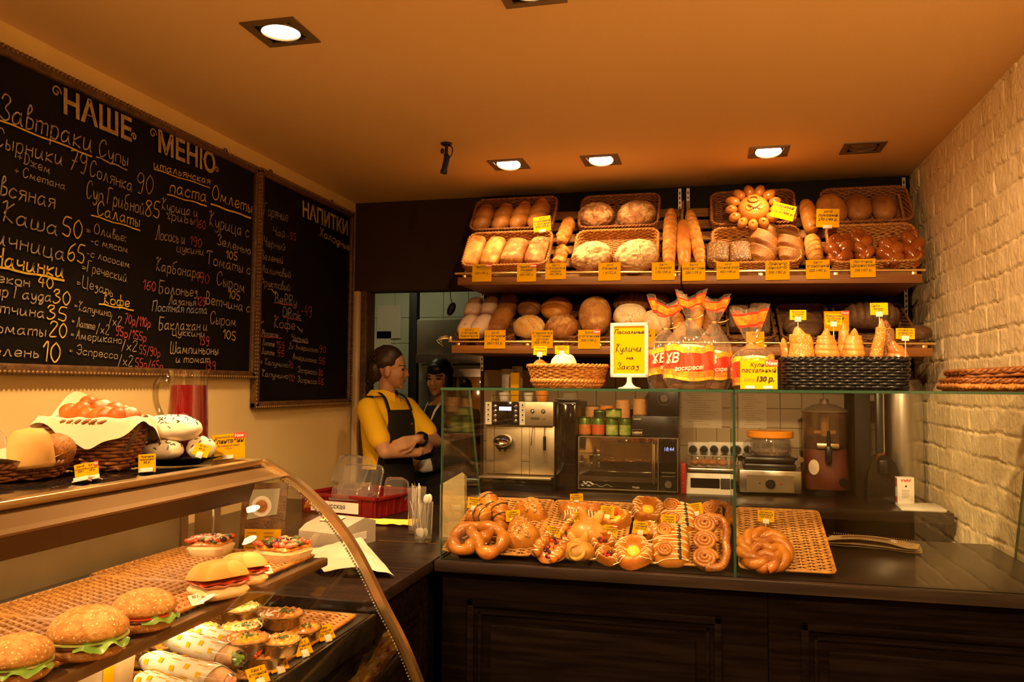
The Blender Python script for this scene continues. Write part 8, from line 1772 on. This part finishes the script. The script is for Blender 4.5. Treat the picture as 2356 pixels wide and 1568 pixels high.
ob('badge', G().rbox(-.075, .128, 1.275, -.025, .131, 1.287, .001), 'gold_alu', t)
wv_ = V((-.012, .258, 1.199)); g = G(); dd = V((.24, .08, .03)).normalized(); a1 = dd.orthogonal().normalized(); a2 = dd.cross(a1)
ob('watch', G().tube([wv_+a1*.036*cos(2*PI*k/20)+a2*.036*sin(2*PI*k/20) for k in range(20)], .008, 8, True).sphere(tuple(wv_+V((0, .034, .016))), .019, .007, .019, 16, 8), 'black_gloss', t, 180)
ob('trousers', G().lathe([(.165, .86), (.15, .6), (.10, .12), (0, .11)], 24), 'apron_black', t)
h = ob('hair', G().sphere((0, -.018, .056), .083, .098, .090, 36, 26, lambda d: (.05*nz(d.x*6, d.y*6, d.z*3)-(.22*max(0, d.y-.30)*max(0, .62-d.z) if d.y > .3 else 0)-.25*max(0, -d.z-.35))).sphere((0, -.085, .005), .066, .052, .078, 26, 18, lambda d: .12*nz(d.x*5, d.y*5, d.z*5)), 'hair_dark', t, 180, Mh)
rnd = random.Random(2); g = G()
for i in range(34):
    a = rnd.uniform(-1.2, 1.2); z = rnd.uniform(-.07, .10); r0 = .070+.02*rnd.random(); c = V((r0*sin(a)*.9, -.055-r0*cos(a)*.75, z)); rr0 = .010+.008*rnd.random(); ph = rnd.uniform(0, 6)
    g.tube([c+V((rr0*cos(ph+k*.6)*.8, -.012*rnd.random()-rr0*.6*sin(k*.5+ph), rr0*sin(ph+k*.6)-.0020*k)) for k in range(13)], .0028, 5)
ob('curls', g, 'hair_dark', h, 180); ob('hair_clip', G().rbox(.030, -.02, .128, .034, .02, .132, .001), 'steel', h)
# second person: black cardigan, in the kitchen
q = at(1014, 866, Y=4.92)
arms = [((.155, .0, 1.345), (.225, .06, 1.08), (.09, .24, 1.045)), ((-.155, .0, 1.345), (-.225, .05, 1.08), (-.04, .25, 1.03))]
t, Mh = person('person with short black hair and dark cardigan standing in the kitchen behind the glass', (q.x, 4.92), (-.35, -.93), (-.15, -.98, -4), {'arms': arms, 'hands': [((.085, .245, 1.045), (-.9, .25, .0), (0, -1, -.2), .35), ((-.035, .255, 1.03), (.9, .2, .05), (0, -1, -.2), .35)]}, .955)
g = G(); torso(g, [(z, a+.012, b+.012, yo) for z, a, b, yo in SEC[:-1]]+[(1.42, .085, .066, -.016)], None)
for sh, el, wr in arms: capsule(g, V(sh)+V((0, 0, .005)), el, .064, .052); capsule(g, el, V(el).lerp(V(wr), .72), .052, .044)
me = remesh(g, .008, 5); me.materials.append(MATS['knit_black']); me.shade_smooth(); ob('cardigan', me, None, t)
g = G()
for s in (-1, 1): g.grid(lambda u, v: (s*(.012+.05*v*(1-.3*u)), apf(.04*v, 1.20+.22*v, .014-.06*max(0, v-.75)), 1.20+.23*v+.012*u), 5, 14); 
ob('shirt_front', g, 'shirt_white', t, 180)
for sh, el, wr in arms: e0, e1 = V(el).lerp(V(wr), .72), V(el).lerp(V(wr), .90); g = G(); capsule(g, e0, e1, .043, .041); ob('shirt_cuff', g, 'shirt_white', t, 180)
ob('skirt', G().lathe([(.185, .95), (.20, .6), (.19, .45), (0, .45)], 28, fr=lambda i, a: 1-.22*abs(sin(a))), 'knit_black', t)
ob('hair', G().sphere((0, -.012, .050), .088, .104, .096, 40, 28, lambda d: .03*nz(d.x*6, d.y*6, d.z*3)-(.40*max(0, d.y-.25)*max(0, .30-d.z)*2 if d.y > .25 else 0)).sphere((.072, -.005, -.005), .020, .052, .062, 18, 12).sphere((-.072, -.005, -.005), .020, .052, .062, 18, 12).sphere((0, .066, .070), .060, .034, .040, 24, 14, lambda d: .05*nz(d.x*9, d.y*9, d.z*2)), 'hair_black', t, 180, Mh)
